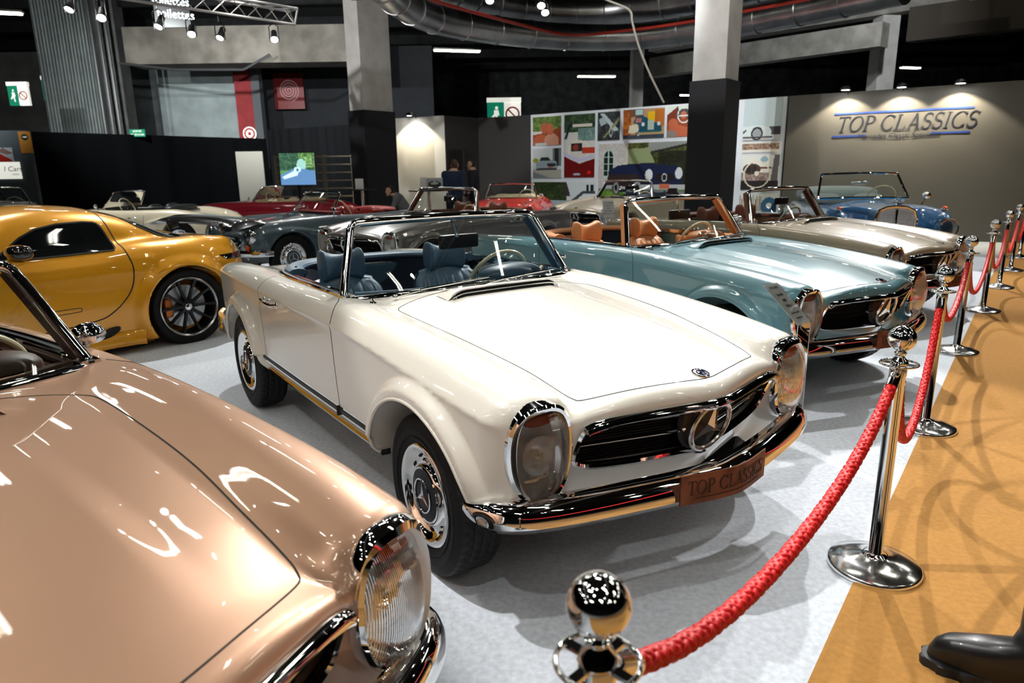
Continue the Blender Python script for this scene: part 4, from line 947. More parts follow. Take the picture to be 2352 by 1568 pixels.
def build_sls():
    R=empty('sports_coupe');body=MATS['paint_slot'];F=carF(PSL);Fn=lambda x,y,z:F(x,y,z,False);glz=mat('tinted_window',(.006,.007,.008),.03,coat=1)
    def ex(cls,x,y,z,Nf,nm,ml):
        ya=abs(y);nm+=['door','door'];ml+=[body,body]
        d=(x<.72)&(x>-.92)&(z>.30)&(z<.93)&(ya>.7)&(abs(Nf[:,1])>.3);cls[d&(y>0)]=1;cls[d&(y<0)]=2
    fit_paint('s',F,(-2.4,-1.12,.05),(2.4,1.12,1.35),.019,R,body,None,None,ex)
    def patch(O,D,name,off=.004,m_=None,par=R,rim=True):
        O=resamp(O,72,False,True);c=O.mean(0);G=[[c+(o-c)*r for r in np.linspace(0.001,1,12)] for o in O];G=np.array(G);sh=G.shape
        Q=march(Fn,G.reshape(-1,3),D,L=1.6,n=260);Nn=gradn(Fn,Q);Q=(Q+Nn*off).reshape(sh);m=MB();m.grid(Q,closeu=True);o=fin(m,name,m_ or glz,par,sharp=80)
        if rim:
            m=MB();m.sweep(Q[:,-1],[(-.007,-.004),(.007,-.004),(.007,.003),(-.007,.003)],ups=Nn.reshape(sh)[:,-1],closed=True);fin(m,'window_seal',GAP,o)
        return o
    for s in(1,-1):
        side=[(.02,.885),(-.09,.96),(-.20,1.04),(-.32,1.095),(-.48,1.125),(-.68,1.13),(-.775,1.12),(-.805,1.08),(-.845,.93),(-.83,.895),(-.5,.885),(-.2,.88)]
        patch([(a,1.3*s,b) for a,b in side],(0,-s,0),'side_window')
    patch([(-1.03,-.52,1.5),(-.99,0,1.5),(-1.03,.52,1.5),(-1.12,.60,1.5),(-1.35,.62,1.5),(-1.60,.56,1.5),(-1.66,.36,1.5),(-1.68,0,1.5),(-1.66,-.36,1.5),(-1.60,-.56,1.5),(-1.35,-.62,1.5),(-1.12,-.60,1.5)],(0,0,-1),'rear_window')
    patch([(-.12,-.50,1.5),(-.16,0,1.5),(-.12,.50,1.5),(.1,.58,1.5),(.38,.58,1.5),(.46,.3,1.5),(.48,0,1.5),(.46,-.3,1.5),(.38,-.58,1.5),(.1,-.58,1.5)],(0,0,-1),'windscreen')
    # door outline (gull-wing reaching into the roof)
    for s in(1,-1):
        g=MB();seam(g,Fn,[(.50,1.2*s,.30),(.0,1.2*s,.295),(-.54,1.2*s,.335),(-.72,1.2*s,.40),(-.86,1.2*s,.55),(-.91,1.2*s,.72),(-.90,1.2*s,.86)],(0,-s,0),n=70,w=.010,hgt=.003)
        seam(g,Fn,[(-.905,1.27*s,1.10),(-.89,1.13*s,1.21),(-.87,1.02*s,1.30),(-.84,.85*s,1.40),(-.78,.55*s,1.5)],(0,-.6*s,-.5),n=50,w=.010,hgt=.003)
        fin(g,'door_gap',GAP,R,smooth=False)
        # flush handle
        g=MB();seam(g,Fn,[(-.22,1.2*s,.432),(-.46,1.2*s,.437),(-.48,1.2*s,.452),(-.46,1.2*s,.468),(-.22,1.2*s,.463),(-.20,1.2*s,.448),(-.22,1.2*s,.432)],(0,-s,0),n=60,w=.006,hgt=.002);fin(g,'door_handle',GAP,R,smooth=False)
        # side skirt with vent
        m=MB();pts=[(1.0,.16),(.2,.14),(-.5,.15),(-.9,.17),(-.98,.28),(-.80,.255),(-.4,.235),(.2,.215),(1.0,.22)]
        Q=march(Fn,[(x,1.2*s,.17) for x in np.linspace(-.93,.95,30)],(0,-s,0));m.sweep(Q+[0,.015*s,-.03],[(-.05,-.05),(.03*1,-.045),(.045,-.01),(.0,.075),(-.05,.06)] if s<0 else [(.05,-.05),(-.03,-.045),(-.045,-.01),(.0,.075),(.05,.06)][::-1]);sk=fin(m,'side_skirt',body,R,sharp=60)
        m=MB();q=march(Fn,[(-.66,1.2*s,.21)],(0,-s,0))[0];m.ell((q[0],abs(q[1])*s+.012*s,.225),(.10,.035,.035),20,8,rot=(0,.35,0),pw=1.0);fin(m,'skirt_vent',GAP,sk)
        # mirror
        m=MB();m.ell((-.10,1.0*s,.955),(.085,.125,.058),28,14,pw=.8);mr=fin(m,'door_mirror',mat('gloss_black',(.008,.008,.009),.08,coat=1),R)
        m=MB();m.ell((-.08,.95*s,.885),(.06,.11,.03),20,10);m.box((-.08,.88*s,.88),(.05,.10,.03),bev=.01);fin(m,'mirror_foot',body,mr)
        # tail lamp wrapping the corner
        m=MB();Q=[];
        for u in np.linspace(0,1,9):
            row=[]
            for v in np.linspace(0,1,5):
                x_=-2.4;yy=.60+.33*u;zz=.775-.02*u-.085*(1-abs(2*v-1)**2*0)*(v)*(1-.45*u)+.02
                row.append((x_,yy*s,zz))
            Q.append(row)
        Q=np.array(Q);n_=Q.shape;Q2=march(Fn,Q.reshape(-1,3),(1,0,0),L=1.2);N2=gradn(Fn,Q2);Q2=(Q2+N2*.004).reshape(n_);m.grid(Q2,flip=s>0);tl=fin(m,'tail_lamp',mat('smoked_lamp',(.01,.01,.011),.05,coat=1),R)
        m=MB();q3=Q2[1:8,1:3].copy();q3[:,1]=Q2[1:8,2];m.grid((q3+N2.reshape(n_)[1:8,1:3]*.004),flip=s>0);fin(m,'lamp_strip',MATS['red_lens'],tl)
        m=MB();Q=march(Fn,[(x,1.2*s,.94-.02*(x+.0)) for x in np.linspace(-.64,.60,20)],(0,-s,0))
    # spoiler
    m=MB();G=[]
    for u in np.linspace(-1,1,31):
        y=.90*u;xo=-2.02-.06*(1-u*u)+.0;zz=1.01+.015*(1-u*u)-.05*max(0,abs(u)-.9)*10*.6;th=.034*(1-.6*abs(u)**6)
        G.append([(xo-.20,y,zz+.045),(xo-.10,y,zz+.03+th),(xo+.06,y,zz+th),(xo+.12,y,zz-.004),(xo+.04,y,zz-th*.8),(xo-.10,y,zz+.0),(xo-.20,y,zz+.045)])
    m.grid(G);m.add([p for p in G[0][:-1]],[tuple(range(6))]);m.add([p for p in G[-1][:-1]],[tuple(range(5,-1,-1))]);sp=fin(m,'rear_wing',mat('carbon_black',(.012,.012,.013),.15,coat=1),R,sharp=60)
    for s in(1,-1):m=MB();m.box((-1.99,.55*s,.99),(.12,.02,.10),rot=(0,.2,0),bev=.005);fin(m,'wing_support',MATS['carbon_black'],sp)
    # wheels: dark ten-spoke
    dk=mat('dark_alloy',(.018,.018,.02),.3,metal=.6);rim_=mat('machined_rim',(.5,.5,.51),.25,1);cal=mat('bronze_caliper',hexc=(190,110,50),rough=.35,metal=.5)
    def wh(ax,s):
        rm=.262;R0=.345;hw=.135
        m=MB();p=[(rm,-hw*.8),(rm+.02,-hw*.97),(R0-.02,-hw),(R0-.006,-hw*.85),(R0,-hw*.5),(R0,hw*.5),(R0-.006,hw*.85),(R0-.02,hw),(rm+.02,hw*.97),(rm,hw*.8)];m.lathe(p,72,'y');m.lathe([(rm,-hw*.8),(rm-.02,-hw*.5),(rm-.025,hw*.3),(rm-.006,hw*.84)],48,'y')
        w=fin(m,'wheel',TYRE if False else TSIDE,R);w.location=(ax,(.975-hw)*s,R0);w.rotation_euler=(0,0,0 if s>0 else PI)
        m=MB();m.lathe([(rm+.004,hw*.84),(rm+.005,hw*.93),(rm-.004,hw*.97),(rm-.014,hw*.90),(rm-.016,hw*.8)],64,'y');fin(m,'rim_lip',rim_,w)
        m=MB()
        for k in range(10):
            a=2*PI*k/10;d=np.array([math.cos(a),0,math.sin(a)]);P=[d*r_+np.array([0,h_,0]) for r_,h_ in((.035,hw*.62),(.09,hw*.60),(.17,hw*.66),(.248,hw*.84))];m.sweep(P,[(-.016,-.012),(.016,-.012),(.011,.012),(-.011,.012)],up=(0,1,0),scale=[1.3,.95,.85,1.05])
        m.lathe([(.06,hw*.5),(.055,hw*.66),(.035,hw*.72),(.034,hw*.68),(.0001,hw*.69)],30,'y');m.lathe([(rm-.014,hw*.88),(rm-.02,hw*.6)],48,'y');fin(m,'spokes',dk,w)
        m=MB();m.lathe([(.032,hw*.70),(.0001,hw*.72)],24,'y');star_mb(m,(0,hw*.725,0),.026,(1,0,0),(0,0,1),(0,1,0),.003,.002);fin(m,'star_emblem',CHROME,w,sharp=20)
        m=MB();m.lathe([(.06,hw*.15),(.19,hw*.15),(.19,-hw*.05),(.06,-hw*.05)],48,'y');fin(m,'brake_disc',mat('brake_steel',(.45,.46,.47),.35,1),w)
        m=MB();m.box((.155*(1 if s>0 else -1),hw*.22,.0),(.075,.06,.17),bev=.02);fin(m,'brake_caliper',cal,w)
    for ax in(1.34,-1.34):
        for s in(1,-1):wh(ax,s)
    m=MB();m.box((0,0,.2),(3.4,1.1,.12));fin(m,'underfloor',DARK,R)
    return R
# ================================================================== the cars in their places
mp=lambda b,i,h:{'paint_slot':b,'leather_slot':i,'hubdisc_slot':h}
def place(root,x,y,th,b,i,h,label,cat='car',name=None,z=-.017,group=None):
    root.location=(x,y,z);root.rotation_euler=(0,0,th);recolour(root,mp(b,i,h));tag(root,label,cat,group)
    if name:root.name=name
    return root
pwhite=paint('cream_white_paint',(220,215,204));lblue=mat('blue_leather',hexc=(62,88,108),rough=.42,bump=(160,.15))
white=build_113()
blue=copy_tree(white);beige=copy_tree(white);gold=copy_tree(white);grey=copy_tree(white);champ=copy_tree(white);far_white=copy_tree(white)
hubdark=mat('hub_black',hexc=(12,17,26),rough=.45,spec=.25)
place(white,-.36,3.803,-.955,pwhite,lblue,hubdark,'cream white open two-seat convertible with dark blue seats, in the middle nearest the ropes')
pb=paint('light_blue_paint',(82,124,134));place(blue,1.33,5.795,-.958,pb,mat('tan_leather',hexc=(196,132,84),rough=.45,bump=(160,.15)),pb,'light blue open convertible with tan seats, right behind the cream white one')
pe=paint('beige_grey_paint',(160,147,126));place(beige,2.989,7.905,-.954,pe,mat('brown_leather',hexc=(128,78,62),rough=.45,bump=(160,.15)),pe,'beige open convertible with reddish brown seats, behind the light blue one')
pg=paint('gold_metallic_paint',(196,154,126),metal=.42,rough=.40);place(gold,-2.03,1.85,-.650,pg,mat('dark_brown_leather',hexc=(84,58,46),rough=.45,bump=(160,.15)),pg,'rose gold metallic convertible in the left foreground, cut by the picture edge',z=-.055)
py=paint('dark_grey_paint',(118,112,110),metal=.5,rough=.3);place(grey,-.861,10.022,-2.271,py,MATS['brown_leather'],py,'dark metallic grey convertible facing left, seen through the white one\'s windscreen')
pc_=paint('champagne_paint',(190,174,148));place(champ,2.495,14.735,-2.331,pc_,mat('dark_blue_leather',hexc=(30,40,56),rough=.45),pc_,'champagne beige convertible facing the camera before the photo wall')
pw2=paint('silver_white_paint',(205,208,212));place(far_white,-12.4,16.9,-.9,pw2,MATS['dark_blue_leather'],pw2,'silver white convertible at the far left edge behind the yellow coupe')
def door_mirror(car,s,x,y,z,k):
    m=MB();m.tube([(x,(y-.06)*s,.90),(x+.02,(y-.01)*s,.93),(x,y*s,z-.03)],.012,10);m.ell((x,(y-.06)*s,.90),(.03,.02,.012));b=fin(m,'door_mirror_foot',CHROME,car)
    m=MB();m.lathe([(a*k,b*k) for a,b in((.0001,.075),(.02,.072),(.05,.045),(.062,.0),(.064,-.02),(.058,-.022))],24,'x',(x-.01,(y+.02)*s,z+.01),R=np.diag([1,1.15,.8]));fin(m,'door_mirror',CHROME,b)
door_mirror(gold,1,-.03,.775,.955,.8);door_mirror(beige,-1,.12,.79,.97,.8)
slate=build_190();cream=copy_tree(slate);red=copy_tree(slate);orange=copy_tree(slate)
redl=mat('red_leather',hexc=(150,40,36),rough=.45);ivl=mat('ivory_leather',hexc=(224,206,170),rough=.45)
ps_=paint('slate_blue_paint',(58,78,88));place(slate,-2.876,11.307,-2.32,ps_,redl,ps_,'slate blue fifties roadster with red seats, behind the yellow coupe')
pcr=paint('ivory_paint',(232,222,196));place(cream,-7.27,13.751,-3.231,pcr,mat('black_leather',hexc=(24,28,34),rough=.45),pcr,'ivory roadster seen from its rear side before the black curtain')
prd=paint('raspberry_paint',(172,30,52));place(red,-5.484,16.766,-3.331,prd,ivl,prd,'raspberry red roadster with ivory seats behind the slate blue one')
por=paint('orange_red_paint',(240,42,14));place(orange,.07,16.14,-1.72,por,ivl,por,'orange red roadster facing the camera beside the photo wall')
pont=build_pont();pp=paint('petrol_blue_paint',(14,78,122));place(pont,5.588,11.352,-1.768,pp,mat('pale_leather',hexc=(200,210,212),rough=.45),pp,'petrol blue cabriolet with upright chrome grille before the lettered wall')
sls=build_sls();pyl=paint('amber_yellow_paint',(226,156,8),metal=.25,rough=.32);place(sls,-4.49,5.67,-2.25,pyl,lblue,hubdark,'amber yellow modern sports coupe with black rear wing and black wheels')
# ================================================================== the hall
def struct(mb,name,m,smooth=False,**k):
    o=mb.obj(name,m,None,smooth=smooth,**k);o['kind']='structure';return o
def thing1(mb,name,m,label,cat,group=None,smooth=True,**k):
    o=mb.obj(name,m,None,smooth=smooth,**k);return tag(o,label,cat,group)
def rebase(o,p):
    # put the origin of a one-mesh thing at p
    o.data.transform(Matrix.Translation(-Vector(p)));o.location=Vector(p);return o
def carpetmat(name,hexc,amt=.16,rib=None):
    m=mat(name,hexc=hexc,rough=.95,spec=.15,sheen=.1);nt=m.node_tree;b=nt.nodes['Principled BSDF'];L=nt.links
    tc=nt.nodes.new('ShaderNodeTexCoord');n1=nt.nodes.new('ShaderNodeTexNoise');n1.inputs['Scale'].default_value=900 if not rib else 500;n1.inputs['Detail'].default_value=2
    n2=nt.nodes.new('ShaderNodeTexNoise');n2.inputs['Scale'].default_value=45;n2.inputs['Detail'].default_value=6;n3=nt.nodes.new('ShaderNodeTexNoise');n3.inputs['Scale'].default_value=1.1;n3.inputs['Detail'].default_value=3
    for n in(n1,n2,n3):L.new(tc.outputs['Object'],n.inputs['Vector'])
    a=nt.nodes.new('ShaderNodeMath');a.operation='ADD';L.new(n1.outputs['Fac'],a.inputs[0]);L.new(n2.outputs['Fac'],a.inputs[1])
    a2=nt.nodes.new('ShaderNodeMath');a2.operation='MULTIPLY_ADD';a2.inputs[1].default_value=.5;L.new(n3.outputs['Fac'],a2.inputs[0]);L.new(a.outputs[0],a2.inputs[2])
    r=nt.nodes.new('ShaderNodeMapRange');r.inputs['From Min'].default_value=.95;r.inputs['From Max'].default_value=1.55;L.new(a2.outputs[0],r.inputs['Value'])
    c=srgb(hexc);mx=nt.nodes.new('ShaderNodeMix');mx.data_type='RGBA';mx.inputs[6].default_value=(*[v*(1-amt*1.6) for v in c],1);mx.inputs[7].default_value=(*[min(1,v*(1+amt*.9)) for v in c],1)
    L.new(r.outputs[0],mx.inputs[0]);L.new(mx.outputs[2],b.inputs['Base Color'])
    bp=nt.nodes.new('ShaderNodeBump');bp.inputs['Strength'].default_value=.5;bp.inputs['Distance'].default_value=.002;L.new(n1.outputs['Fac'],bp.inputs['Height']);L.new(bp.outputs['Normal'],b.inputs['Normal']);return m
m=MB();m.box((0,18,-.05),(84,76,.1));struct(m,'floor',carpetmat('grey_felt_carpet',(212,219,228)))
e0=at(1855,1568,'z',0);e1=at(2230,740,'z',0);ed=(e1-e0)/np.linalg.norm(e1-e0);pn=np.array([ed[1],-ed[0],0])
m=MB();a_=e0-ed*6;b_=e0+ed*24;c4=[a_,b_,b_+pn*9,a_+pn*9];m.add([p+[0,0,.004] for p in c4]+[p-[0,0,.004] for p in c4],[(3,2,1,0),(4,5,6,7)]+[(i,(i+1)%4,4+(i+1)%4,4+i) for i in range(4)]);struct(m,'floor',carpetmat('ochre_needle_felt',(180,130,66),.12))
DK=mat('dark_ceiling',(.008,.008,.009),.9,noise=(3,.4));CONC=mat('concrete',(.25,.235,.215),.85,noise=(2.5,.25,6),bump=(30,.3));CONCD=mat('dark_concrete',(.045,.045,.048),.9,noise=(1.5,.4,6))
m=MB();m.box((0,18,9.05),(84,76,.1));struct(m,'ceiling',DK)
m=MB();m.box((0,56.05,4.5),(84,.1,9));struct(m,'wall_back',CONCD)
m=MB();m.box((-42.05,18,4.5),(.1,76,9));struct(m,'wall_left',CONCD)
m=MB();m.box((42.05,18,4.5),(.1,76,9));struct(m,'wall_right',CONCD)
m=MB();m.box((0,-20.05,4.5),(84,.1,9));struct(m,'wall_front',CONCD)
# ceiling ribs / beams
for k in range(9):
    m=MB();y=12+5*k;m.box((0,y,8.75),(70,.25,.5));struct(m,'trim_%d'%(k+1),DK)
# ---- booth walls
HW=2.97
def P3(px,py):return at(px,py,'z',HW)
WR,WL=P3(2352,184),P3(1813,220.5);dirw=(WR-WL)/np.linalg.norm(WR-WL);WR=WR+dirw*.35;nw=np.array([dirw[1],-dirw[0],0]);  # faces viewer
PL=P3(1219,264);PR=P3(1809,221)
def wallpanel(A,B,h,th,m_,fold=0,kf=9,name='wall_booth',z0=0,seg=None,amp=None):
    A=np.array(A,float)[:2];B=np.array(B,float)[:2];L=np.linalg.norm(B-A);d=(B-A)/L;n=np.array([d[1],-d[0]])
    k=max(2,int(L*(30 if fold else 1)));mb=MB();F=[];Bk=[];rg=np.random.default_rng(int(L*1000))
    ph=rg.uniform(0,6,6);fr=rg.uniform(.6,1.6,6)*kf
    for i in range(k+1):
        s=L*i/k;o=fold*sum(math.sin(fr[j]*s+ph[j])/(1+j*.4) for j in range(6)) if fold else 0
        p=A+d*s;q=p+n*o;F.append([(q[0],q[1],z) for z in(z0,(z0+h)/2,z0+h)]);b=p-n*th;Bk.append([(b[0],b[1],z) for z in(z0,(z0+h)/2,z0+h)])
    mb.grid(F,flip=False);mb.grid(Bk,flip=True)
    mb.grid([[f[-1],b[-1]] for f,b in zip(F,Bk)]);mb.grid([F[0],Bk[0]][::-1]);mb.grid([F[-1],Bk[-1]])
    return struct(mb,name,m_,smooth=bool(fold))
GREYC=mat('grey_drape',hexc=(92,90,86),rough=.85,sheen=.2,noise=(60,.05));DARKW=mat('charcoal_drape',hexc=(62,59,60),rough=.9,noise=(60,.06));BLKC=mat('black_drape',hexc=(8,9,11),rough=.95,spec=.1)
wallpanel(WL,WR,HW,.06,GREYC,.0015,4,'wall_right_booth')
wallpanel(WR,WR+np.array([2.6,3.2,0]),HW,.06,BLKC,0,5,'wall_right_return')
PH=mat('white_panel',hexc=(226,232,240),rough=.45,noise=(8,.02))
wallpanel(PL,PR,HW,.06,PH,0,5,'wall_photo_panel')
DC,DL,CL=P3(1098,271),P3(1020,265),P3(905,272)
wallpanel(DC,PL,HW,.06,DARKW,.006,4,'wall_dark_booth')
# dark wall with doorway
dd=(DC-DL);Ld=np.linalg.norm(dd);dd/=Ld
wallpanel(DL+dd*.0,DL+dd*Ld*.06,HW,.06,DARKW,0,4,'wall_dark_booth');wallpanel(DL+dd*Ld*.52,DC,HW,.06,DARKW,0,4,'wall_dark_booth');wallpanel(DL+dd*Ld*.06,DL+dd*Ld*.52,HW-2.08,.06,DARKW,0,4,'wall_dark_booth',z0=2.08)
m=MB();q=DL+dd*Ld*.53+np.array([0,-.05,0]);m.box((q[0],q[1],1.04),(.05,.05,2.08));struct(m,'door_1',CHROME2)
wallpanel(CL,DL,HW,.06,mat('pale_drape',hexc=(205,203,196),rough=.8,sheen=.2),.010,4,'wall_pale_booth')
# curtain wall at the left
K0,K1=P3(72,302),P3(612,318.5)
wallpanel(K0,K1,HW,.08,BLKC,.022,6,'wall_black_curtain')
K2=P3(812,262)
wallpanel(K1+np.array([.2,-.3,0]),at(815,262,'y',K1[1]-3.0)*[1,1,0]+[0,0,0],HW+.35,.08,mat('black_drape_folds',hexc=(12,13,16),rough=.9,spec=.2),.035,9,'wall_rear_curtain')
GW=mat('slate_panel',hexc=(84,92,98),rough=.7)
g0,g1=P3(-160,300),K0+np.array([.25,-.6,0])
wallpanel(g0,g1,HW,.1,GW,0,5,'wall_left_booth')
# ---- pillars
def pillar(px,py,a,wl,wr,h,rot,cold,colw,wrap=HW,lbl=None):
    c=at(px,py,'z',HW)[:2];th=math.radians(rot);d1=np.array([math.cos(th),math.sin(th)]);d2=np.array([-d1[1],d1[0]])
    # c is the nearest corner: left face runs along -d1, right face along d2
    def bx(mb,g,z0,z1):
        P=[c+d1*g-d2*g,c+d2*(wr+g)+d1*g,c+d2*(wr+g)-d1*(wl+g),c-d1*(wl+g)-d2*g]
        V=[(p[0],p[1],z0) for p in P]+[(p[0],p[1],z1) for p in P];mb.add(V,[(3,2,1,0),(4,5,6,7)]+[(i,(i+1)%4,4+(i+1)%4,4+i) for i in range(4)])
    b=empty('pillar',(c[0],c[1],0));m=MB();bx(m,0,0,h);o=fin(m,'pillar_shaft',cold,b,smooth=False);m=MB();bx(m,.035,0,wrap);o2=fin(m,'pillar_wrap',colw,b,smooth=False)
    for q in(o,o2):q.matrix_parent_inverse=Matrix.Translation((-c[0],-c[1],0))
    tag(b,lbl,'pillar');return b
PC=mat('painted_concrete',hexc=(186,184,182),rough=.8,noise=(3,.10,6),bump=(25,.25));WP=mat('wrap_cloth',hexc=(22,24,30),rough=.75,noise=(50,.1))
pillar(1666,180,0,.60,.60,9,-38,PC,WP,lbl='square concrete pillar wrapped black below, in front of the photo wall')
pillar(834.5,252,0,.50,.97,9,-38,PC,WP,lbl='square concrete pillar wrapped black below, left of the lit pale wall')
def post(px0,px1,py,Y,z0,z1,nm,lbl,m_=PC):
    a=at(px0,py,'y',Y);b=at(px1,py,'y',Y);m=MB();m.box(((a[0]+b[0])/2,Y,(z0+z1)/2),(b[0]-a[0],.6,z1-z0));o=thing1(m,nm,m_,lbl,'pillar',smooth=False);return rebase(o,((a[0]+b[0])/2,Y,z0))
post(2009,2048,120,22,0,9,'pillar','pale bare concrete pillar rising behind the lettered wall');post(1449,1474,200,27,0,9,'pillar','small distant pale pillar above the photo wall')
m=MB()
# beams on the right
def beam(pa,pb,z,hh,th,m_,lbl):
    A=at(*pa,'z',z);B=at(*pb,'z',z);d=(B-A);L=np.linalg.norm(d);d/=L;m=MB();c=(A+B)/2;m.box((c[0],c[1],z+hh/2),(L,th,hh),rot=(0,0,math.atan2(d[1],d[0])));o=thing1(m,'ceiling_beam',m_,lbl,'beam',smooth=False);return rebase(o,(c[0],c[1],z))
beam((1500,178),(2030,108),4.6,.62,.5,CONC,'concrete ceiling beam nearer the lettered wall, behind the right pillar')
beam((1500,120),(2300,-5),5.75,.45,.6,CONC,'upper concrete ceiling beam at the right under the roof')
beam((2085,98),(2460,55),4.9,.9,.5,mat('brown_concrete',(.055,.045,.036),.9),'dark brown beam at the top right corner')
# ---- ducts
DUCT=mat('galvanised_duct',(.50,.51,.53),.28,1,noise=(1.5,.25),bump=(14,.25,'wave','X'));
def duct(px,z,r,lbl,nm='air_duct',m_=DUCT,n=80,ribs=True,cat='duct'):
    P=resamp([at(a,b,'z',z) for a,b in px],n);m=MB();
    m.tube(P,r,28);
    root=thing1(m,nm,m_,lbl,cat)
    if ribs:
        for i in range(3,n-3,5):
            t=P[i+1]-P[i-1];t/=np.linalg.norm(t);s=np.cross(t,(0,0,1));s/=np.linalg.norm(s)
            k=MB();k.tube([P[i]+(r+.006)*(s*math.cos(a)+np.array([0,0,1])*math.sin(a)) for a in np.linspace(0,2*PI,28,endpoint=False)],.016,6,closed=True,up=t);fin(k,'duct_rib',m_,root)
    return root
duct([(860,-60),(905,-8),(990,40),(1130,68),(1290,84),(1450,84),(1600,66),(1760,38),(1900,10),(2080,-30)],5.0,.34,'lower silver round air duct bending above the photo wall')
duct([(900,-110),(1000,-40),(1100,0),(1240,24),(1380,26),(1500,10),(1650,-18),(1850,-60)],5.85,.44,'thick upper silver air duct bending under the ceiling')
duct([(960,-12),(1030,12),(1170,50),(1305,80),(1440,70),(1560,54),(1700,28),(1860,-2)],4.75,.035,'thin red pipe running along the silver ducts','red_pipe',mat('red_pipe_paint',hexc=(150,36,24),rough=.4),ribs=False,cat='pipe')
P=resamp([at(*p,'y',15) for p in[(1330,-40),(1385,-4),(1444,22),(1452,50),(1462,90),(1476,130),(1495,175),(1525,236)]],60);m=MB();m.tube(P,.022,8);thing1(m,'hanging_cable',mat('grey_cable',hexc=(120,114,106),rough=.6),'grey cable hanging from the ducts down to the photo wall','cable')
# ---- truss with spotlights
ALU=mat('aluminium',(.72,.73,.75),.3,1);BMET=mat('black_metal',(.02,.02,.022),.4,.3)
def truss(A,B,w,lbl):
    A=np.array(A);B=np.array(B);L=np.linalg.norm(B-A);d=(B-A)/L;s=np.cross(d,(0,0,1));s/=np.linalg.norm(s);u=np.array([0,0,1.]);e=empty('lighting_truss',tuple((A+B)/2),0,lbl,'truss');c=(A+B)/2;off=[s*w/2+u*w/2,-s*w/2+u*w/2,-u*w*.37]
    def put(mb,nm):o=fin(mb,nm,ALU,e);o.matrix_parent_inverse=Matrix.Translation(-Vector(c));return o
    for o in off:m=MB();m.tube([A+o,B+o],.025,8);put(m,'truss_chord')
    n=int(L/w/1.0);m=MB()
    for i in range(n):
        for a,b in((0,2),(2,1),(1,0)):m.tube([A+d*L*i/n+off[a],A+d*L*(i+1)/n+off[b]],.010,6)
    m.tube([B+off[0],B+off[1]],.02,6);m.tube([B+off[1],B+off[2]],.02,6);m.tube([B+off[2],B+off[0]],.02,6);o=put(m,'truss_lacing');o['kind']='stuff';return e
TA=at(150,-40,'z',4.4);TB=at(676,42,'z',4.4);truss(TA,TB,.30,'silver lattice truss carrying spotlights at the top left')
BULB=mat('lamp_face',(1,1,1),emit=(1,.98,.93),es=45)
def spot_fixture(p,aim,lbl,group,sz=1.0,energy=None,cone=50,up=.35,col=(1,.95,.88),rad=.05,blend=.25):
    p=np.array(p,float);aim=np.array(aim,float);d=aim-p;d/=np.linalg.norm(d)
    q=Vector(d).to_track_quat('Z','Y').to_matrix();Rm=np.array(q)
    e=empty('spotlight',tuple(p),0,lbl,'spotlight',group)
    m=MB();m.lathe([(.0001,-.30*sz),(.05*sz,-.29*sz),(.075*sz,-.25*sz),(.08*sz,-.05*sz),(.098*sz,.0),(.10*sz,.06*sz),(.094*sz,.06*sz),(.085*sz,.0),(.0001,-.01*sz)],20,'z',(0,0,0),R=Rm);fin(m,'lamp_housing',BMET,e)
    m=MB();m.lathe([(.082*sz,.002),(.0001,.004)],20,'z',(0,0,0),R=Rm);fin(m,'lamp_face',BULB,e)
    m=MB();m.tube([(-.12*sz,0,-.06),( -.12*sz,0,up*.6),(0,0,up*.75),(.12*sz,0,up*.6),(.12*sz,0,-.06)],.010,6);m.tube([(0,0,up*.75),(0,0,up if p[2]<5 else 8.98-p[2])],.012,6);fin(m,'lamp_yoke',BMET,e)
    if energy:
        l=bpy.data.lights.new('spot_beam','SPOT');l.energy=energy;l.spot_size=math.radians(cone);l.spot_blend=blend;l.shadow_soft_size=rad;l.color=col
        o=bpy.data.objects.new('spot_beam',l);COL.objects.link(o);o.parent=e;o.location=tuple(d*.12);o.rotation_euler=Vector(-d).to_track_quat('Z','Y').to_euler()
    return e
for i,(px,py,L) in enumerate([(160,18,'first'),(233,38,'second'),(365,58,'third'),(440,76,'fourth'),(506,84,'fifth'),(630,88,'last')]):
    p=at(px,py,'z',4.0);spot_fixture(p,p+np.array([.3,-1.0,-1.1]) if i%2 else p+np.array([-.2,-.8,-1.2]),'black spotlight under the top left truss, %s from the left'%L,'spotlights on the left truss',.72)
for px,py,L in[(1125,-2,'left'),(1243,10,'middle'),(1252,26,'right')]:
    p=at(px,py,'z',4.6);spot_fixture(p,p+np.array([0,-1,-1.2]),'small black spotlight in front of the silver ducts, the %s one'%L,'spotlights by the ducts',.8)
# ---- fluorescent lamps in view
FL=mat('tube_glow',(1,1,1),emit=(1,.98,.80),es=14)
def fluo(p,L,rz,lbl,group,e=None,n=2):
    r=empty('fluorescent_lamp',tuple(p),rz,lbl,'lamp',group);m=MB();m.box((0,0,.045),(L+.06,.24,.05),bev=.01);fin(m,'lamp_housing',mat('lamp_white',(.6,.6,.58),.5),r)
    m=MB();m.tube([(-L*.35,0,.06),(-L*.35,0,8.98-p[2])],.008,6);m.tube([(L*.35,0,.06),(L*.35,0,8.98-p[2])],.008,6);fin(m,'lamp_hanger',BMET,r)
    for k in range(n):m=MB();m.tube([(-L/2,-.06+.12*k,0),(L/2,-.06+.12*k,0)],.022,10);fin(m,'lamp_tube',FL,r)
    if e:
        l=bpy.data.lights.new('tube_light','AREA');l.shape='RECTANGLE';l.size=L;l.size_y=.2;l.energy=e;l.color=(1,.97,.90);o=bpy.data.objects.new('tube_light',l);COL.objects.link(o);o.parent=r;o.location=(0,0,-.03)
    return r
fluo(at(1050,117,'z',5.3),1.5,.25,'glowing tube lamp above the pale wall at the centre','glowing ceiling tubes beyond the cars',40)
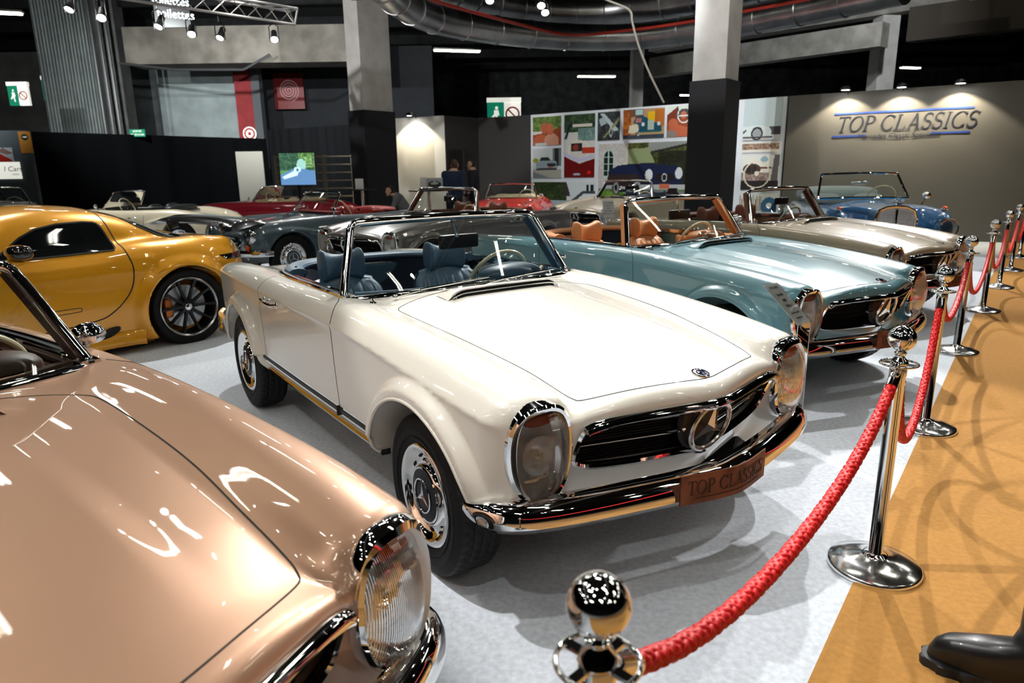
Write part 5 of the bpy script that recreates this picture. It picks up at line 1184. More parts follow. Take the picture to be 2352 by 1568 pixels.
fluo(at(1370,176,'z',5.3),1.6,.15,'glowing tube lamp above the photo wall','glowing ceiling tubes beyond the cars',40)
fluo(at(2091,156,'z',5.3),.9,.3,'small glowing tube lamp above the lettered wall','glowing ceiling tubes beyond the cars')
fluo(at(1580,219,'z',5.3),.9,.3,'tiny distant glowing tube left of the right pillar','glowing ceiling tubes beyond the cars')
fluo(at(5,30,'z',5.3),.8,.3,'glowing tube lamp in the top left corner','glowing ceiling tubes beyond the cars')
# ---- left background: corrugated column, walls, pipes
def slab(px0,px1,py0,py1,Y,th,m_,nm,lbl=None,cat=None,st=True,bottomz=None,dx=0):
    a=at(px0,py1,'y',Y);b=at(px1,py1,'y',Y);t=at(px0,py0,'y',Y);z0=a[2] if bottomz is None else bottomz
    m=MB();m.box(((a[0]+b[0])/2,Y+th/2,(z0+t[2])/2),(b[0]-a[0],th,t[2]-z0))
    if st:return struct(m,nm,m_)
    o=thing1(m,nm,m_,lbl,cat,smooth=False);return rebase(o,((a[0]+b[0])/2,Y+th/2,z0))
COR=mat('corrugated_sheet',hexc=(150,158,156),rough=.6,noise=(2,.12,5));
a=at(118,300,'y',31);b=at(235,300,'y',31);m=MB();G=[];k=150
for i in range(k+1):
    x=a[0]+(b[0]-a[0])*i/k;o=.09*(1 if math.sin(i*2*PI/k*16)>0 else -1);G.append([(x,31+o,0),(x,31+o,9)])
m.grid(G);m.box(((a[0]+b[0])/2,31.6,4.5),(b[0]-a[0],1.0,9));thing1(m,'corrugated_column',COR,'wide pale corrugated sheet column behind the black curtain','column',smooth=False)
slab(236,300,-100,320,31.5,.8,mat('grey_concrete_column',hexc=(96,96,94),rough=.85,noise=(2,.2)),'concrete_column','grey concrete column with pipes beside the corrugated one','column',False,0)
for i,px in enumerate((228,246,262)):
    a=at(px,200,'y',30.6);m=MB();m.tube([(a[0],30.6,0),(a[0],30.6,9)],.06,10);o=thing1(m,'wall_pipe',ALU,'bright vertical pipe on the grey column, %s of three'%('left','middle','right')[i],'pipe','three vertical pipes')
PW=mat('pale_green_wall',hexc=(150,160,160),rough=.8,noise=(1.2,.15,5))
slab(300,380,140,330,36,.3,mat('grey_wall_side',hexc=(92,96,98),rough=.85,noise=(1.5,.2)),'wall_recess',bottomz=0)
slab(380,553,135,330,35,.3,PW,'wall_pale',bottomz=0)
slab(552,590,125,330,34.5,.5,mat('red_wall_stripe',hexc=(150,44,48),rough=.7,noise=(2,.2)),'red_column','tall red painted column at the end of the pale wall','column',False,0)
slab(590,608,120,330,34.4,.5,mat('grey_edge',hexc=(90,94,98),rough=.8),'wall_edge',bottomz=0)
slab(608,1000,110,330,37,.3,mat('dark_blue_wall',hexc=(36,38,42),rough=.85,noise=(1,.2)),'wall_dark',bottomz=0)
slab(290,800,62,148,30,1.5,mat('stained_concrete',hexc=(112,106,98),rough=.85,noise=(1.2,.3,6)),'concrete_beam','broad stained concrete beam across the left background','beam',False)
slab(0,118,120,300,33,.3,mat('brown_grey_wall',hexc=(58,56,54),rough=.9,noise=(1,.3)),'wall_far_left',bottomz=0)
m=MB();a=at(275,145,'y',29.5);b=at(560,160,'y',29.5);c=at(620,125,'y',29.5);m.tube(resamp([a,at(400,160,'y',29.5),b*1.0,c],40,False),.05,8);thing1(m,'conduit_rail',mat('grey_conduit',(.07,.07,.075),.5,.5),'thin dark rail along the top of the pale wall','rail')
# glowing display of the toilet sign
a=at(362,52,'y',24);b=at(428,-12,'y',24);m=MB();m.box(((a[0]+b[0])/2,24,(a[2]+b[2])/2),(b[0]-a[0]+.1,.08,b[2]-a[2]+.3));sg=thing1(m,'display_sign',mat('black_screen',(.01,.01,.012),.3),'black hanging display reading toilettes behind the truss','sign',smooth=False);sg=rebase(sg,((a[0]+b[0])/2,24,(a[2]+b[2])/2))
LT=mat('lit_letters',(1,1,1),emit=(.9,1,1),es=2.5)
text_mesh('toilettes',.36,LT,'sign_lettering',sg,frame((0,-.05,.22),(1,0,-.1),(0,0,1)));text_mesh('toilettes',.36,LT,'sign_lettering',sg,frame((.12,-.05,-.18),(1,0,-.1),(0,0,1)))
GRN=mat('exit_green',hexc=(10,110,76),rough=.5,emit=(.0,.16,.09),es=.6);WHS=mat('sign_white',hexc=(240,240,230),rough=.5,emit=(1,1,.9),es=.45);REDS=mat('sign_red',hexc=(190,30,30),rough=.5)
def exit_sign(px0,py0,px1,py1,Y,lbl,cut=False):
    a=at(px0,py1,'y',Y);b=at(px1,py0,'y',Y);w=b[0]-a[0];h=b[2]-a[2];e=empty('exit_sign',((a[0]+b[0])/2,Y,(a[2]+b[2])/2),0,lbl,'sign')
    m=MB();m.box((0,0,h*.42),(w*1.02,.16,h*.16));fin(m,'sign_lamp',WHS,e,smooth=False)
    m=MB();m.box((-w*.25,0,-h*.08),(w*.5,.12,h*.84));g=fin(m,'green_panel',GRN,e,smooth=False)
    m=MB();m.box((w*.25,0,-h*.08),(w*.5,.12,h*.84));p=fin(m,'white_panel',WHS,e,smooth=False)
    m=MB();m.ell((-w*.22,-.07,h*.14),(w*.045,.01,w*.05),12,8);m.poly([(-w*.30,-.07,h*.06),(-w*.17,-.07,h*.06),(-w*.14,-.07,-h*.12),(-w*.20,-.07,-h*.12),(-w*.17,-.07,-h*.34),(-w*.22,-.07,-h*.34),(-w*.26,-.07,-h*.14),(-w*.36,-.07,-h*.24),(-w*.39,-.07,-h*.20),(-w*.30,-.07,-h*.08)],.01,(0,-1,0));fin(m,'running_figure',WHS,g,smooth=False)
    m=MB();r=min(w*.19,h*.3);m.tube([(w*.25+r*math.cos(t),-.07,-h*.08+r*math.sin(t)) for t in np.linspace(0,2*PI,24,endpoint=False)],r*.13,6,closed=True,up=(0,1,0));m.tube([(w*.25-r*.7,-.07,-h*.08+r*.7),(w*.25+r*.7,-.07,-h*.08-r*.7)],r*.12,6);fin(m,'prohibition_ring',REDS,p)
exit_sign(26,188,62,243,27,'green and white hanging exit sign at the far left');exit_sign(104,174,136,231,33,'green exit sign half behind the corrugated column');exit_sign(1120,224,1196,290,24,'green and white exit sign above the dark booth wall')
a=at(299,314,'y',24);m=MB();m.box((0,0,0),(.56,.04,.26));gs_=thing1(m,'door_sign',GRN,'small green sign on top of the black curtain','sign',smooth=False);q=at(316,305.5,'y',K0[1]+(K1[1]-K0[1])*.42-.3);gs_.location=tuple(q)
text_mesh('SORTIE',.10,WHS,'sign_lettering',gs_,frame((0,-.022,.06),(1,0,0),(0,0,1)));text_mesh('DE SECOURS',.085,WHS,'sign_lettering',gs_,frame((0,-.022,-.06),(1,0,0),(0,0,1)))
# hose reel sign: red square with white spiral, small plate above
q=at(664,209,'y',36.5);w=at(699,209,'y',36.5)[0]-at(631,209,'y',36.5)[0];e=empty('fire_hose_sign',tuple(q),0,'red square sign with a white spiral high on the dark wall','sign')
m=MB();m.box((0,0,0),(w,.06,w*1.16));fin(m,'red_plate',mat('hose_red',hexc=(120,18,20),rough=.4),e,smooth=False)
m=MB();m.tube([(w*.34*t*math.cos(-t*2*PI*4.2),-.04,w*.36*t*math.sin(-t*2*PI*4.2)+.02) for t in np.linspace(.05,1,150)],w*.022,6,up=(0,1,0));fin(m,'spiral',mat('spiral_pink',hexc=(200,150,150),rough=.6),e)
m=MB();m.box((0,0,w*.85),(w*.95,.05,w*.36));pl_=fin(m,'number_plate',mat('grey_plate',hexc=(58,60,64),rough=.6),e,smooth=False);text_mesh('1306',w*.22,mat('plate_digits',hexc=(110,112,116),rough=.6),'plate_digits',pl_,frame((0,-.03,w*.85),(1,0,0),(0,0,1)))
# red ring sign low on the red column
q=at(574,307,'y',34.2);e=empty('ring_sign',tuple(q),0,'round red and white ring sign low on the red column','sign');m=MB();m.lathe([(.32,0),(.32,.03),(.0001,.03)],30,'y',R=np.diag([1,-1,1.]));fin(m,'disc',WHS,e);m=MB();m.tube([(.22*math.cos(t),-.04,.22*math.sin(t)) for t in np.linspace(0,2*PI,26,endpoint=False)],.04,6,closed=True,up=(0,1,0));m.ell((0,-.04,0),(.08,.02,.08),12,8);fin(m,'ring',REDS,e)
# ---- signs on the left booth wall
wn=(g1-g0)[:2];wn/=np.linalg.norm(wn);nf=np.array([wn[1],-wn[0]])
def onwall(A,B,px,py,off=.02):
    d=ray(px,py);A=np.array(A[:2]);B=np.array(B[:2]);t=(B-A)/np.linalg.norm(B-A);n=np.array([t[1],-t[0]])
    k=np.dot(A,n)/np.dot(d[:2],n);p=d*k+np.array([0,0,CH]);return np.array([p[0]+n[0]*off,p[1]+n[1]*off,p[2]])
def wallquad(A,B,x0,y0,x1,y1,th=.03,off=.022):
    p=onwall(A,B,(x0+x1)/2,(y0+y1)/2,off);l=onwall(A,B,x0,(y0+y1)/2);r=onwall(A,B,x1,(y0+y1)/2);t=onwall(A,B,(x0+x1)/2,y0);b=onwall(A,B,(x0+x1)/2,y1)
    w=np.linalg.norm((r-l)[:2]);h=t[2]-b[2];ang=math.atan2(*(np.array(B[:2])-np.array(A[:2]))[::-1]);return p,w,h,ang
p,w,h,ang=wallquad(g0,g1,46,302,74,352);m=MB();m.box((0,0,0),(w,.03,h));o=thing1(m,'banner',mat('orange_banner',hexc=(224,150,50),rough=.6),'narrow orange banner at the top of the slate wall, far left','banner',smooth=False);o.location=tuple(p);o.rotation_euler=(0,0,ang)
m=MB();m.lathe([(w*.28,0),(.0001,-.006)],24,'y',(0,-.016,h*.24));bd_=fin(m,'banner_emblem',BLK,o);text_mesh('1000',w*.18,WHS,'emblem_text',bd_,frame((0,-.03,h*.24),(1,0,0),(0,0,1)))
p,w,h,ang=wallquad(g0,g1,-14,372,49,411);m=MB();m.box((0,0,0),(w,.03,h));o=thing1(m,'name_board',WHS,'white board with cursive writing on the slate wall, far left','sign',smooth=False);o.location=tuple(p);o.rotation_euler=(0,0,ang)
text_mesh('l Cars',h*.42,BLK,'board_lettering',o,frame((w*.24,-.02,h*.08),(1,0,0),(0.15,0,1)));text_mesh('PARIS',h*.16,mat('grey_print',hexc=(150,150,150)),'board_lettering',o,frame((w*.30,-.02,-h*.24),(1,0,0),(0,0,1)))
# ---- painted pictures -------------------------------------------------
class Pic:
    def __init__(s,w,h,bg):
        s.w,s.h=w,h;s.a=np.tile(np.array(bg,float)/255,(h,w,1));s.Y,s.X=np.mgrid[0:h,0:w];s.X=(s.X+.5)/w;s.Y=1-(s.Y+.5)/h
    def poly(s,P,c):
        m=np.zeros((s.h,s.w),bool);n=len(P)
        for i in range(n):
            x0,y0=P[i];x1,y1=P[(i+1)%n];cr=(y0>s.Y)!=(y1>s.Y);m^=cr&(s.X<(x1-x0)*(s.Y-y0)/(y1-y0+1e-12)+x0)
        s.a[m]=np.array(c)/255;return s
    def ell(s,x,y,rx,ry,c,inner=0):
        d=((s.X-x)/rx)**2+((s.Y-y)/ry)**2;s.a[(d<1)&(d>=inner*inner)]=np.array(c)/255;return s
    def rect(s,x0,y0,x1,y1,c):s.a[(s.X>=x0)&(s.X<x1)&(s.Y>=y0)&(s.Y<y1)]=np.array(c)/255;return s
    def leaf(s,x0,y0,x1,y1,c0,c1,k=9):
        m=(s.X>=x0)&(s.X<x1)&(s.Y>=y0)&(s.Y<y1);n=RNG.random((s.h//2+1,s.w//2+1)).repeat(2,0).repeat(2,1)[:s.h,:s.w];n=n*.6+.4*RNG.random((k,k)).repeat(s.h//k+1,0).repeat(s.w//k+1,1)[:s.h,:s.w]
        c=np.array(c0)/255+(np.array(c1)/255-np.array(c0)/255)*n[...,None];s.a[m]=c[m];return s
    def grad(s,x0,y0,x1,y1,c0,c1):
        m=(s.X>=x0)&(s.X<x1)&(s.Y>=y0)&(s.Y<y1);t=np.clip((s.Y-y0)/(y1-y0),0,1)[...,None];c=np.array(c0)/255*(1-t)+np.array(c1)/255*t;s.a[m]=c[m];return s
    def obj(s,name,W,H,parent,loc,emit=0):
        h,w=s.h,s.w;xs=np.linspace(-W/2,W/2,w+1);zs=np.linspace(H/2,-H/2,h+1)
        V=[(x,0,z) for z in zs for x in xs];F=[(j*(w+1)+i,(j+1)*(w+1)+i,(j+1)*(w+1)+i+1,j*(w+1)+i+1) for j in range(h) for i in range(w)]
        b=len(V);V+=[(x,.012,z) for z in(H/2,-H/2) for x in(-W/2,W/2)];F+=[(b,b+1,b+3,b+2),(0,w,b+1,b),(h*(w+1),b+2,b+3,h*(w+1)+w),(0,b,b+2,h*(w+1)),(w,h*(w+1)+w,b+3,b+1)]
        me=bpy.data.meshes.new(name);me.from_pydata(V,[],F);ca=me.color_attributes.new('Col','FLOAT_COLOR','CORNER')
        lin=np.where(s.a<=.04045,s.a/12.92,((s.a+.055)/1.055)**2.4).reshape(-1,3);lin=np.vstack([lin,np.full((5,3),.7)])
        ca.data.foreach_set('color',np.hstack([lin,np.ones((len(lin),1))]).repeat(4,0).ravel().astype(np.float32))
        me.materials.append(mat('printed_picture',rough=.4,vcol=True) if not emit else SCREEN);o=bpy.data.objects.new(name,me);COL.objects.link(o)
        if parent:o.parent=parent
        o.location=loc;return o
SCREEN=mat('screen_picture',rough=.3,vcol=True);_n=SCREEN.node_tree;_b=_n.nodes['Principled BSDF'];_a=[x for x in _n.nodes if x.type=='ATTRIBUTE'][0];_n.links.new(_a.outputs['Color'],_b.inputs['Emission Color']);_b.inputs['Emission Strength'].default_value=.9
def oldcar(p,x,y,sx,sy,c,lo,glass,chr_=(190,195,200)):
    X=lambda a:x+a*sx;Y=lambda b:y+b*sy
    p.ell(X(.13),Y(.10),.055*sx,.13*sy,(20,20,22)).ell(X(.42),Y(.08),.065*sx,.16*sy,(20,20,22)).ell(X(.88),Y(.05),.06*sx,.12*sy,(15,15,16))
    p.poly([(X(0),Y(.15)),(X(.02),Y(.40)),(X(.15),Y(.50)),(X(.30),Y(.52)),(X(.55),Y(.54)),(X(.72),Y(.50)),(X(.93),Y(.48)),(X(1),Y(.40)),(X(1.0),Y(.15)),(X(.50),Y(.12)),(X(.30),Y(.12))],c)
    p.poly([(X(.02),Y(.16)),(X(.02),Y(.34)),(X(.42),Y(.34)),(X(.50),Y(.14)),(X(.30),Y(.13))],lo)
    p.ell(X(.13),Y(.10),.04*sx,.11*sy,(150,150,155),.5).ell(X(.42),Y(.09),.05*sx,.14*sy,(170,170,175),.55)
    p.poly([(X(.28),Y(.52)),(X(.28),Y(.78)),(X(.55),Y(.80)),(X(.64),Y(.54))],glass)
    p.ell(X(.57),Y(.33),.05*sx,.10*sy,(235,240,245)).ell(X(.95),Y(.35),.045*sx,.10*sy,(225,230,240))
    p.ell(X(.77),Y(.28),.13*sx,.08*sy,(25,28,32)).ell(X(.77),Y(.28),.035*sx,.07*sy,(200,205,210),.7)
    p.rect(X(.46),Y(.10),X(1.02),Y(.155),chr_).rect(X(.71),Y(.09),X(.84),Y(.17),(200,110,80))
def pics():
    D={}
    p=Pic(44,44,(150,160,110)).leaf(0,.5,1,1,(50,80,30),(150,170,90)).rect(0,.36,1,.5,(215,212,205)).poly([(0,0),(0,.38),(.5,.45),(1,.62),(1,0)],(150,70,40)).ell(.30,.12,.30,.26,(186,96,62)).ell(.66,.12,.26,.30,(205,150,125)).ell(.42,.60,.13,.20,(180,96,64)).ell(.62,.56,.11,.20,(196,104,70)).rect(.1,0,.48,.10,(190,205,205));D['seat']=p
    p=Pic(44,86,(215,215,210)).leaf(0,.72,1,1,(20,40,25),(90,120,80)).poly([(0,.62),(.15,.86),(1,.86),(1,.80),(.2,.80),(.08,.62)],(30,40,50)).rect(.28,.80,.9,.845,(225,220,205)).leaf(.45,.58,1,.78,(90,125,120),(150,175,170)).ell(.48,.44,.36,.155,(238,228,208),.88).rect(.22,.42,.60,.55,(40,40,44)).ell(.38,.48,.10,.05,(150,60,50)).rect(.60,.38,1,.48,(190,60,35)).poly([(0,0),(0,.34),(.5,.22),(1,.30),(1,0)],(110,12,16)).poly([(0,.36),(.5,.24),(1,.32),(1,.36),(.5,.30),(0,.41)],(200,200,232)).ell(.42,.05,.12,.02,(170,190,210)).ell(.82,.08,.06,.03,(230,30,30));D['cabin']=p
    p=Pic(34,44,(30,34,36)).leaf(0,0,1,1,(10,12,14),(90,100,104),6).poly([(.1,.95),(.3,.95),(.95,.35),(.75,.3)],(190,205,210)).poly([(.05,.75),(.3,.85),(.4,.6),(.15,.5)],(170,190,195)).poly([(.25,.1),(.35,.1),(1,.7),(.95,.8)],(150,150,110)).ell(.6,.3,.08,.2,(180,190,200),.6);D['engine']=p
    p=Pic(66,46,(190,150,110)).leaf(0,0,.2,1,(120,60,20),(210,120,50)).rect(.15,.75,.5,1,(120,80,60)).rect(.30,.8,.48,.98,(170,210,215)).rect(.6,.55,.78,.9,(235,190,20)).rect(.78,.4,1,.95,(190,110,40)).rect(0,0,1,.12,(60,70,85)).rect(.3,.12,1,.2,(190,160,110)).ell(.35,.25,.04,.14,(20,20,22)).ell(.38,.2,.035,.12,(190,190,190),.5).poly([(.14,.2),(.15,.45),(.35,.5),(.4,.25),(.3,.2)],(225,220,195)).poly([(.38,.22),(.40,.45),(.25,.55),(.32,.74),(.48,.76),(.58,.70),(.66,.55),(.92,.5),(.95,.25)],(20,80,100)).poly([(.30,.55),(.33,.70),(.45,.70),(.46,.55)],(190,120,120)).rect(.60,.28,.76,.60,(180,195,185)).ell(.49,.48,.04,.07,(220,230,235)).ell(.87,.48,.04,.07,(210,220,230)).rect(.42,.2,.92,.25,(60,110,110));D['saloon']=p
    p=Pic(36,46,(150,70,40)).rect(0,.75,1,1,(215,225,215)).poly([(0,.45),(0,.72),(.45,1),(.45,.5)],(120,50,28)).rect(.4,.6,1,.9,(70,72,74)).ell(.25,.42,.2,.18,(190,100,70)).poly([(0,0),(.1,.4),(.5,.38),(1,.25),(1,0)],(190,100,68)).ell(.12,.06,.3,.16,(140,130,125)).ell(.68,.70,.27,.27,(225,228,225),.84).ell(.66,.70,.12,.12,(200,110,85)).rect(.48,.66,.9,.70,(220,225,225));D['wheel']=p
    p=Pic(44,44,(205,212,212)).rect(.7,.4,1,1,(110,115,120)).rect(.78,.4,.9,1,(40,44,48)).rect(0,0,1,.3,(170,170,160)).poly([(0,0),(0,.22),(.5,.05),(.6,0)],(120,130,130)).ell(.1,.6,.1,.08,(150,160,40)).ell(.17,.38,.06,.12,(25,25,28)).poly([(.10,.32),(.12,.52),(.3,.6),(.5,.68),(.66,.62),(.84,.55),(.86,.32)],(150,165,175)).poly([(.22,.58),(.3,.70),(.56,.70),(.62,.60)],(40,55,55)).ell(.66,.45,.17,.06,(45,55,60)).rect(.2,.28,.85,.34,(60,66,72)).rect(.52,.34,.7,.39,(190,110,100));D['coupe']=p
    p=Pic(132,84,(196,196,196)).leaf(0,.28,.36,1,(185,182,178),(222,220,216)).leaf(.33,.28,1,1,(30,40,18),(120,125,60)).leaf(.66,.28,1,.85,(14,18,14),(60,66,40)).poly([(.55,.84),(1,.98),(1,1.02),(.55,1.02)],(150,154,150)).poly([(.56,.80),(1,.94),(1,.98),(.56,.83)],(40,42,44)).rect(.30,.28,.335,1,(210,205,200))
    p.ell(.115,.78,.065,.12,(190,215,210)).rect(.05,.40,.18,.78,(190,215,210)).ell(.115,.78,.05,.10,(20,40,36)).rect(.06,.44,.17,.78,(20,40,36)).rect(.105,.42,.125,.90,(190,215,210))
    for zz in(.52,.64,.76):p.rect(.05,zz,.18,zz+.014,(190,215,210))
    p.leaf(0,0,1,.20,(60,110,20),(130,170,60)).poly([(0,.20),(0,.22),(1,.18),(1,.12)],(120,126,130)).poly([(.2,.20),(1,.14),(1,.05),(.4,.06)],(150,155,160)).poly([(.12,.17),(.9,.10),(.88,.16),(.3,.20)],(22,24,26));oldcar(p,.10,.13,.82,.98,(20,36,72),(52,40,38),(150,165,120));D['big']=p
    p=Pic(80,26,(230,230,232)).leaf(0,.0,.55,1,(20,32,16),(80,96,50)).rect(.5,.4,.62,1,(60,60,60)).poly([(.55,1),(.62,.3),(1,.5),(1,1)],(215,225,230)).rect(.86,.55,.9,.9,(30,40,40)).rect(.93,.55,.97,.9,(30,40,40)).poly([(.62,.2),(.8,.6),(1,.6),(1,.5),(.82,.5),(.66,.1)],(70,80,84)).rect(0,0,1,.2,(175,190,200));D['house']=p
    p=Pic(50,56,(205,222,226));p.a[(np.floor(p.X*50)%3==0)&(p.Y>.3)]*=.93;p.rect(0,0,1,.18,(205,208,205)).rect(.7,.12,1,.32,(66,66,72)).poly([(0,.10),(0,.34),(.5,.36),(.7,.30),(.76,.22),(.76,.1)],(222,234,234)).ell(.38,.16,.16,.165,(30,34,36)).ell(.38,.16,.115,.12,(160,165,168)).poly([(0,.16),(.1,.24),(.07,.26),(0,.22)],(40,44,46)).rect(0,.06,.8,.085,(60,60,62));D['nose']=p
    p=Pic(50,14,(232,230,222)).leaf(0,.3,1,.85,(110,70,50),(200,180,160),12);D['strip']=p
    p=Pic(50,56,(232,232,226)).poly([(.78,.1),(.86,1),(1,1),(.97,.05)],(110,108,116)).rect(0,0,1,.26,(40,38,40)).leaf(0,.26,.75,.5,(110,80,70),(190,180,175)).ell(.28,.60,.24,.16,(70,50,40)).ell(.20,.60,.06,.11,(30,34,36)).ell(.35,.60,.06,.11,(30,34,36)).rect(.5,.60,.8,.66,(110,60,40)).ell(.42,.44,.36,.40,(236,224,206),.90).ell(.42,.47,.07,.07,(225,220,205)).ell(.6,.88,.1,.08,(150,185,200));D['wheel2']=p
    p=Pic(56,26,(225,225,220))
    for i in range(20):p.rect(i*.03,.05,i*.03+.018,.9-.1*(i%3),[(70,50,40),(200,180,150),(60,70,60),(150,100,60)][i%4])
    p.ell(.8,.3,.22,.5,(60,110,150)).ell(.8,.35,.08,.15,(230,235,238)).ell(.95,.2,.1,.3,(20,50,80));D['books']=p
    return D
PD=pics();angp=math.atan2(*(PR-PL)[:2][::-1])
for k,(x0,y0,x1,y1,lb) in dict(seat=(1225,268,1290,334,'photo of brown leather seats, top left of the photo wall'),cabin=(1297,263,1367,408,'tall photo of a white and red car cabin on the photo wall'),engine=(1374,257,1425,322,'photo of a dark engine bay on the photo wall'),saloon=(1432,250,1526,318,'photo of an old dark green saloon car on the photo wall'),wheel=(1533,243,1590,314,'photo of brown seats and a steering wheel beside the black pillar'),coupe=(1225,341,1290,409,'photo of a silver coupe under the brown seat photo'),big=(1372,328,1583,462,'large photo of a dark roadster before a white house'),house=(1225,418,1366,470,'photo of trees and a white house at the lower left of the photo wall'),nose=(1709,226,1795,322,'photo of a pale car nose and wheel right of the black pillar'),strip=(1705,326,1790,350,'narrow photo strip under the pale car nose photo'),wheel2=(1703,356,1789,436,'photo of an ivory steering wheel right of the black pillar'),books=(1699,444,1784,486,'photo of book spines and a blue car, lowest right of the pillar')).items():
    p,w,h,_a=wallquad(PL,PR,x0,y0,x1,y1,off=.03);o=PD[k].obj('wall_photo',w,h,None,tuple(p));o.rotation_euler=(0,0,angp);tag(o,lb,'picture','photographs on the white photo wall')
p=Pic(30,34,(200,205,215)).poly([(0,0),(.3,.6),(.9,.1),(.9,0)],(200,40,30)).poly([(.2,.7),(.5,1),(1,.6),(.7,.5)],(150,120,110));q,w,h,an=wallquad(g0,g1,-14,339,31,371);o=p.obj('wall_photo',w,h,None,tuple(q));o.rotation_euler=(0,0,an);tag(o,'small photo of a red car on the slate wall at the left edge','picture')
# ---- lettered wall
angt=math.atan2(dirw[1],dirw[0])
def tw(px,py,off=.008):return onwall(WL,WR,px,py,off)
NAVY=mat('navy_letters',hexc=(28,34,48),rough=.5);BLU=mat('blue_rule',hexc=(36,64,140),rough=.5)
ctr=tw(2074,284);e=empty('wall_lettering',tuple(ctr),angt,'large TOP CLASSICS lettering with blue rules on the grey wall','lettering')
wl=np.linalg.norm((tw(2235,284)-tw(1914,284))[:2]);hh_=tw(2074,262)[2]-tw(2074,305)[2]
tm,twd=serif_mb('TOP CLASSICS',1.0,.18,.006,.82);A=np.vstack(tm.v);A=A*[wl/twd,hh_*.84,1]+[0,hh_*.10,0];A=np.stack([A[:,0],-A[:,2],A[:,1]],1);tm.v=[A];fin(tm,'serif_letters',NAVY,e,smooth=False)
for nm,x0,y0,x1,y1 in(('upper_rule',1917,263,2238,245.5),('lower_rule',1911,314.5,1990,311),('lower_rule',2137,306.5,2228,301.5)):
    a,b=tw(x0,y0),tw(x1,y1);m=MB();s0=np.dot((a-ctr)[:2],dirw[:2]);s1=np.dot((b-ctr)[:2],dirw[:2]);m.box(((s0+s1)/2,-.003,((a+b)/2-ctr)[2]),(s1-s0,.006,.035));fin(m,nm,BLU,e,smooth=False)
s0=np.dot((tw(2063,308)-ctr)[:2],dirw[:2]);text_mesh('Mercedes Classic Specialist',.135,NAVY,'small_lettering',e,frame((s0,-.006,(tw(2063,311)-ctr)[2]),(1,0,0),(0.2,0,1)),.002)
# picture-light spots on top of the walls
for i,(px,py,L,AA,BB) in enumerate([(1948,208,'left',WL,WR),(2075,202,'middle',WL,WR),(2208,193,'right',WL,WR),(955,266,'',CL,DL)]):
    p=onwall(AA,BB,px,py,.30);t=(np.array(BB)-AA)[:2];t/=np.linalg.norm(t);n=np.array([t[1],-t[0],0]);base=p-n*.3;base[2]=HW
    lb='black clip-on spotlight on top of the grey lettered wall, %s one'%L if L else 'black clip-on spotlight on top of the pale wall'
    e=empty('wall_spotlight',tuple(p),0,lb,'spotlight','clip-on spotlights' if L else None)
    m=MB();m.tube([base-p+[0,0,-.05],base-p+[0,0,.05],n*-.05+[0,0,.06],(0,0,.05)],.012,8);fin(m,'lamp_arm',BMET,e)
    m=MB();m.lathe([(.0001,.07),(.06,.06),(.10,.02),(.105,-.02),(.095,-.02),(.08,.02),(.0001,.03)],24,'z',R=np.array(Euler((0,0,0)).to_matrix()));fin(m,'lamp_shade',BMET,e)
    m=MB();m.lathe([(.085,-.012),(.0001,-.014)],20,'z');fin(m,'lamp_face',BULB,e)
    l=bpy.data.lights.new('beam','SPOT');l.energy=95 if L else 110;l.spot_size=math.radians(112);l.spot_blend=.22;l.shadow_soft_size=.04;l.color=(1,.86,.62);o=bpy.data.objects.new('beam',l);COL.objects.link(o);o.parent=e;o.location=tuple(n*.02+np.array([0,0,-.05]));o.rotation_euler=Vector((n[0]*.25,n[1]*.25,1)).to_track_quat('Z','Y').to_euler()
# ---- door leaf, TV, rack, tables
slab(553,614,348,470,27,.06,mat('beige_door',hexc=(150,146,136),rough=.6),'door_2',bottomz=0)
q=at(683,388,'y',21);w=at(723,388,'y',21)[0]-at(643,388,'y',21)[0];h=at(683,352,'y',21)[2]-at(683,425,'y',21)[2]
e=empty('television',tuple(q),0,'flat screen showing a sunlit road, in front of the rack','television');m=MB();m.box((0,.04,0),(w+.05,.06,h+.05),bev=.01);fin(m,'screen_bezel',DARK,e)
p=Pic(60,50,(90,140,90)).leaf(0,.45,1,1,(24,52,44),(80,120,90)).leaf(.55,.55,1,1,(40,80,30),(150,190,130)).ell(.62,.62,.13,.2,(150,200,190)).poly([(0,0),(0,.3),(.35,.5),(.7,.5),(1,.42),(1,0)],(90,130,175)).poly([(.05,.25),(.4,.45),(.55,.48),(.5,.3),(.1,.18)],(200,225,240)).ell(.5,.48,.1,.09,(190,225,235)).ell(.5,.47,.04,.05,(60,110,130));o=p.obj('screen_picture',w,h,e,(0,0,0),1)
m=MB();m.box((0,.06,-(q[2])/2-h/4),(.08,.08,q[2]-h/2));fin(m,'screen_stand',BMET,e)
RK=mat('rack_beige',hexc=(150,140,122),rough=.5)
a=at(632,360,'y',21.6);b=at(808,360,'y',21.6);e=empty('shelf_rack',((a[0]+b[0])/2,21.6,0),0,'beige metal rack with many shelves behind the flat screen','rack');W_=b[0]-a[0];zt=at(700,356,'y',21.6)[2]
for x in(-W_/2,W_*.13,W_/2):m=MB();m.box((x,0,zt/2),(.09,.06,zt));fin(m,'rack_post',RK,e,smooth=False)
for i in range(8):m=MB();m.box((0,0,zt-.05-i*.235),(W_,.35,.035));fin(m,'rack_shelf',RK,e,smooth=False)
def hightable(px,py,Y,r,lbl):
    t=at(px,py,'y',Y);e=empty('high_table',(t[0],Y,0),0,lbl,'table');m=MB();m.lathe([(.0001,t[2]),(r,t[2]),(r,t[2]-.025),(.0001,t[2]-.025)],32,'z');fin(m,'table_top',DARK,e);m=MB();m.lathe([(.035,t[2]-.02),(.035,.03),(.22,.02),(.22,0)],24,'z');fin(m,'table_leg',CHROME,e);return e,t
e,t=hightable(832,434,15.5,.30,'high round table with chrome leg before the black pillar')
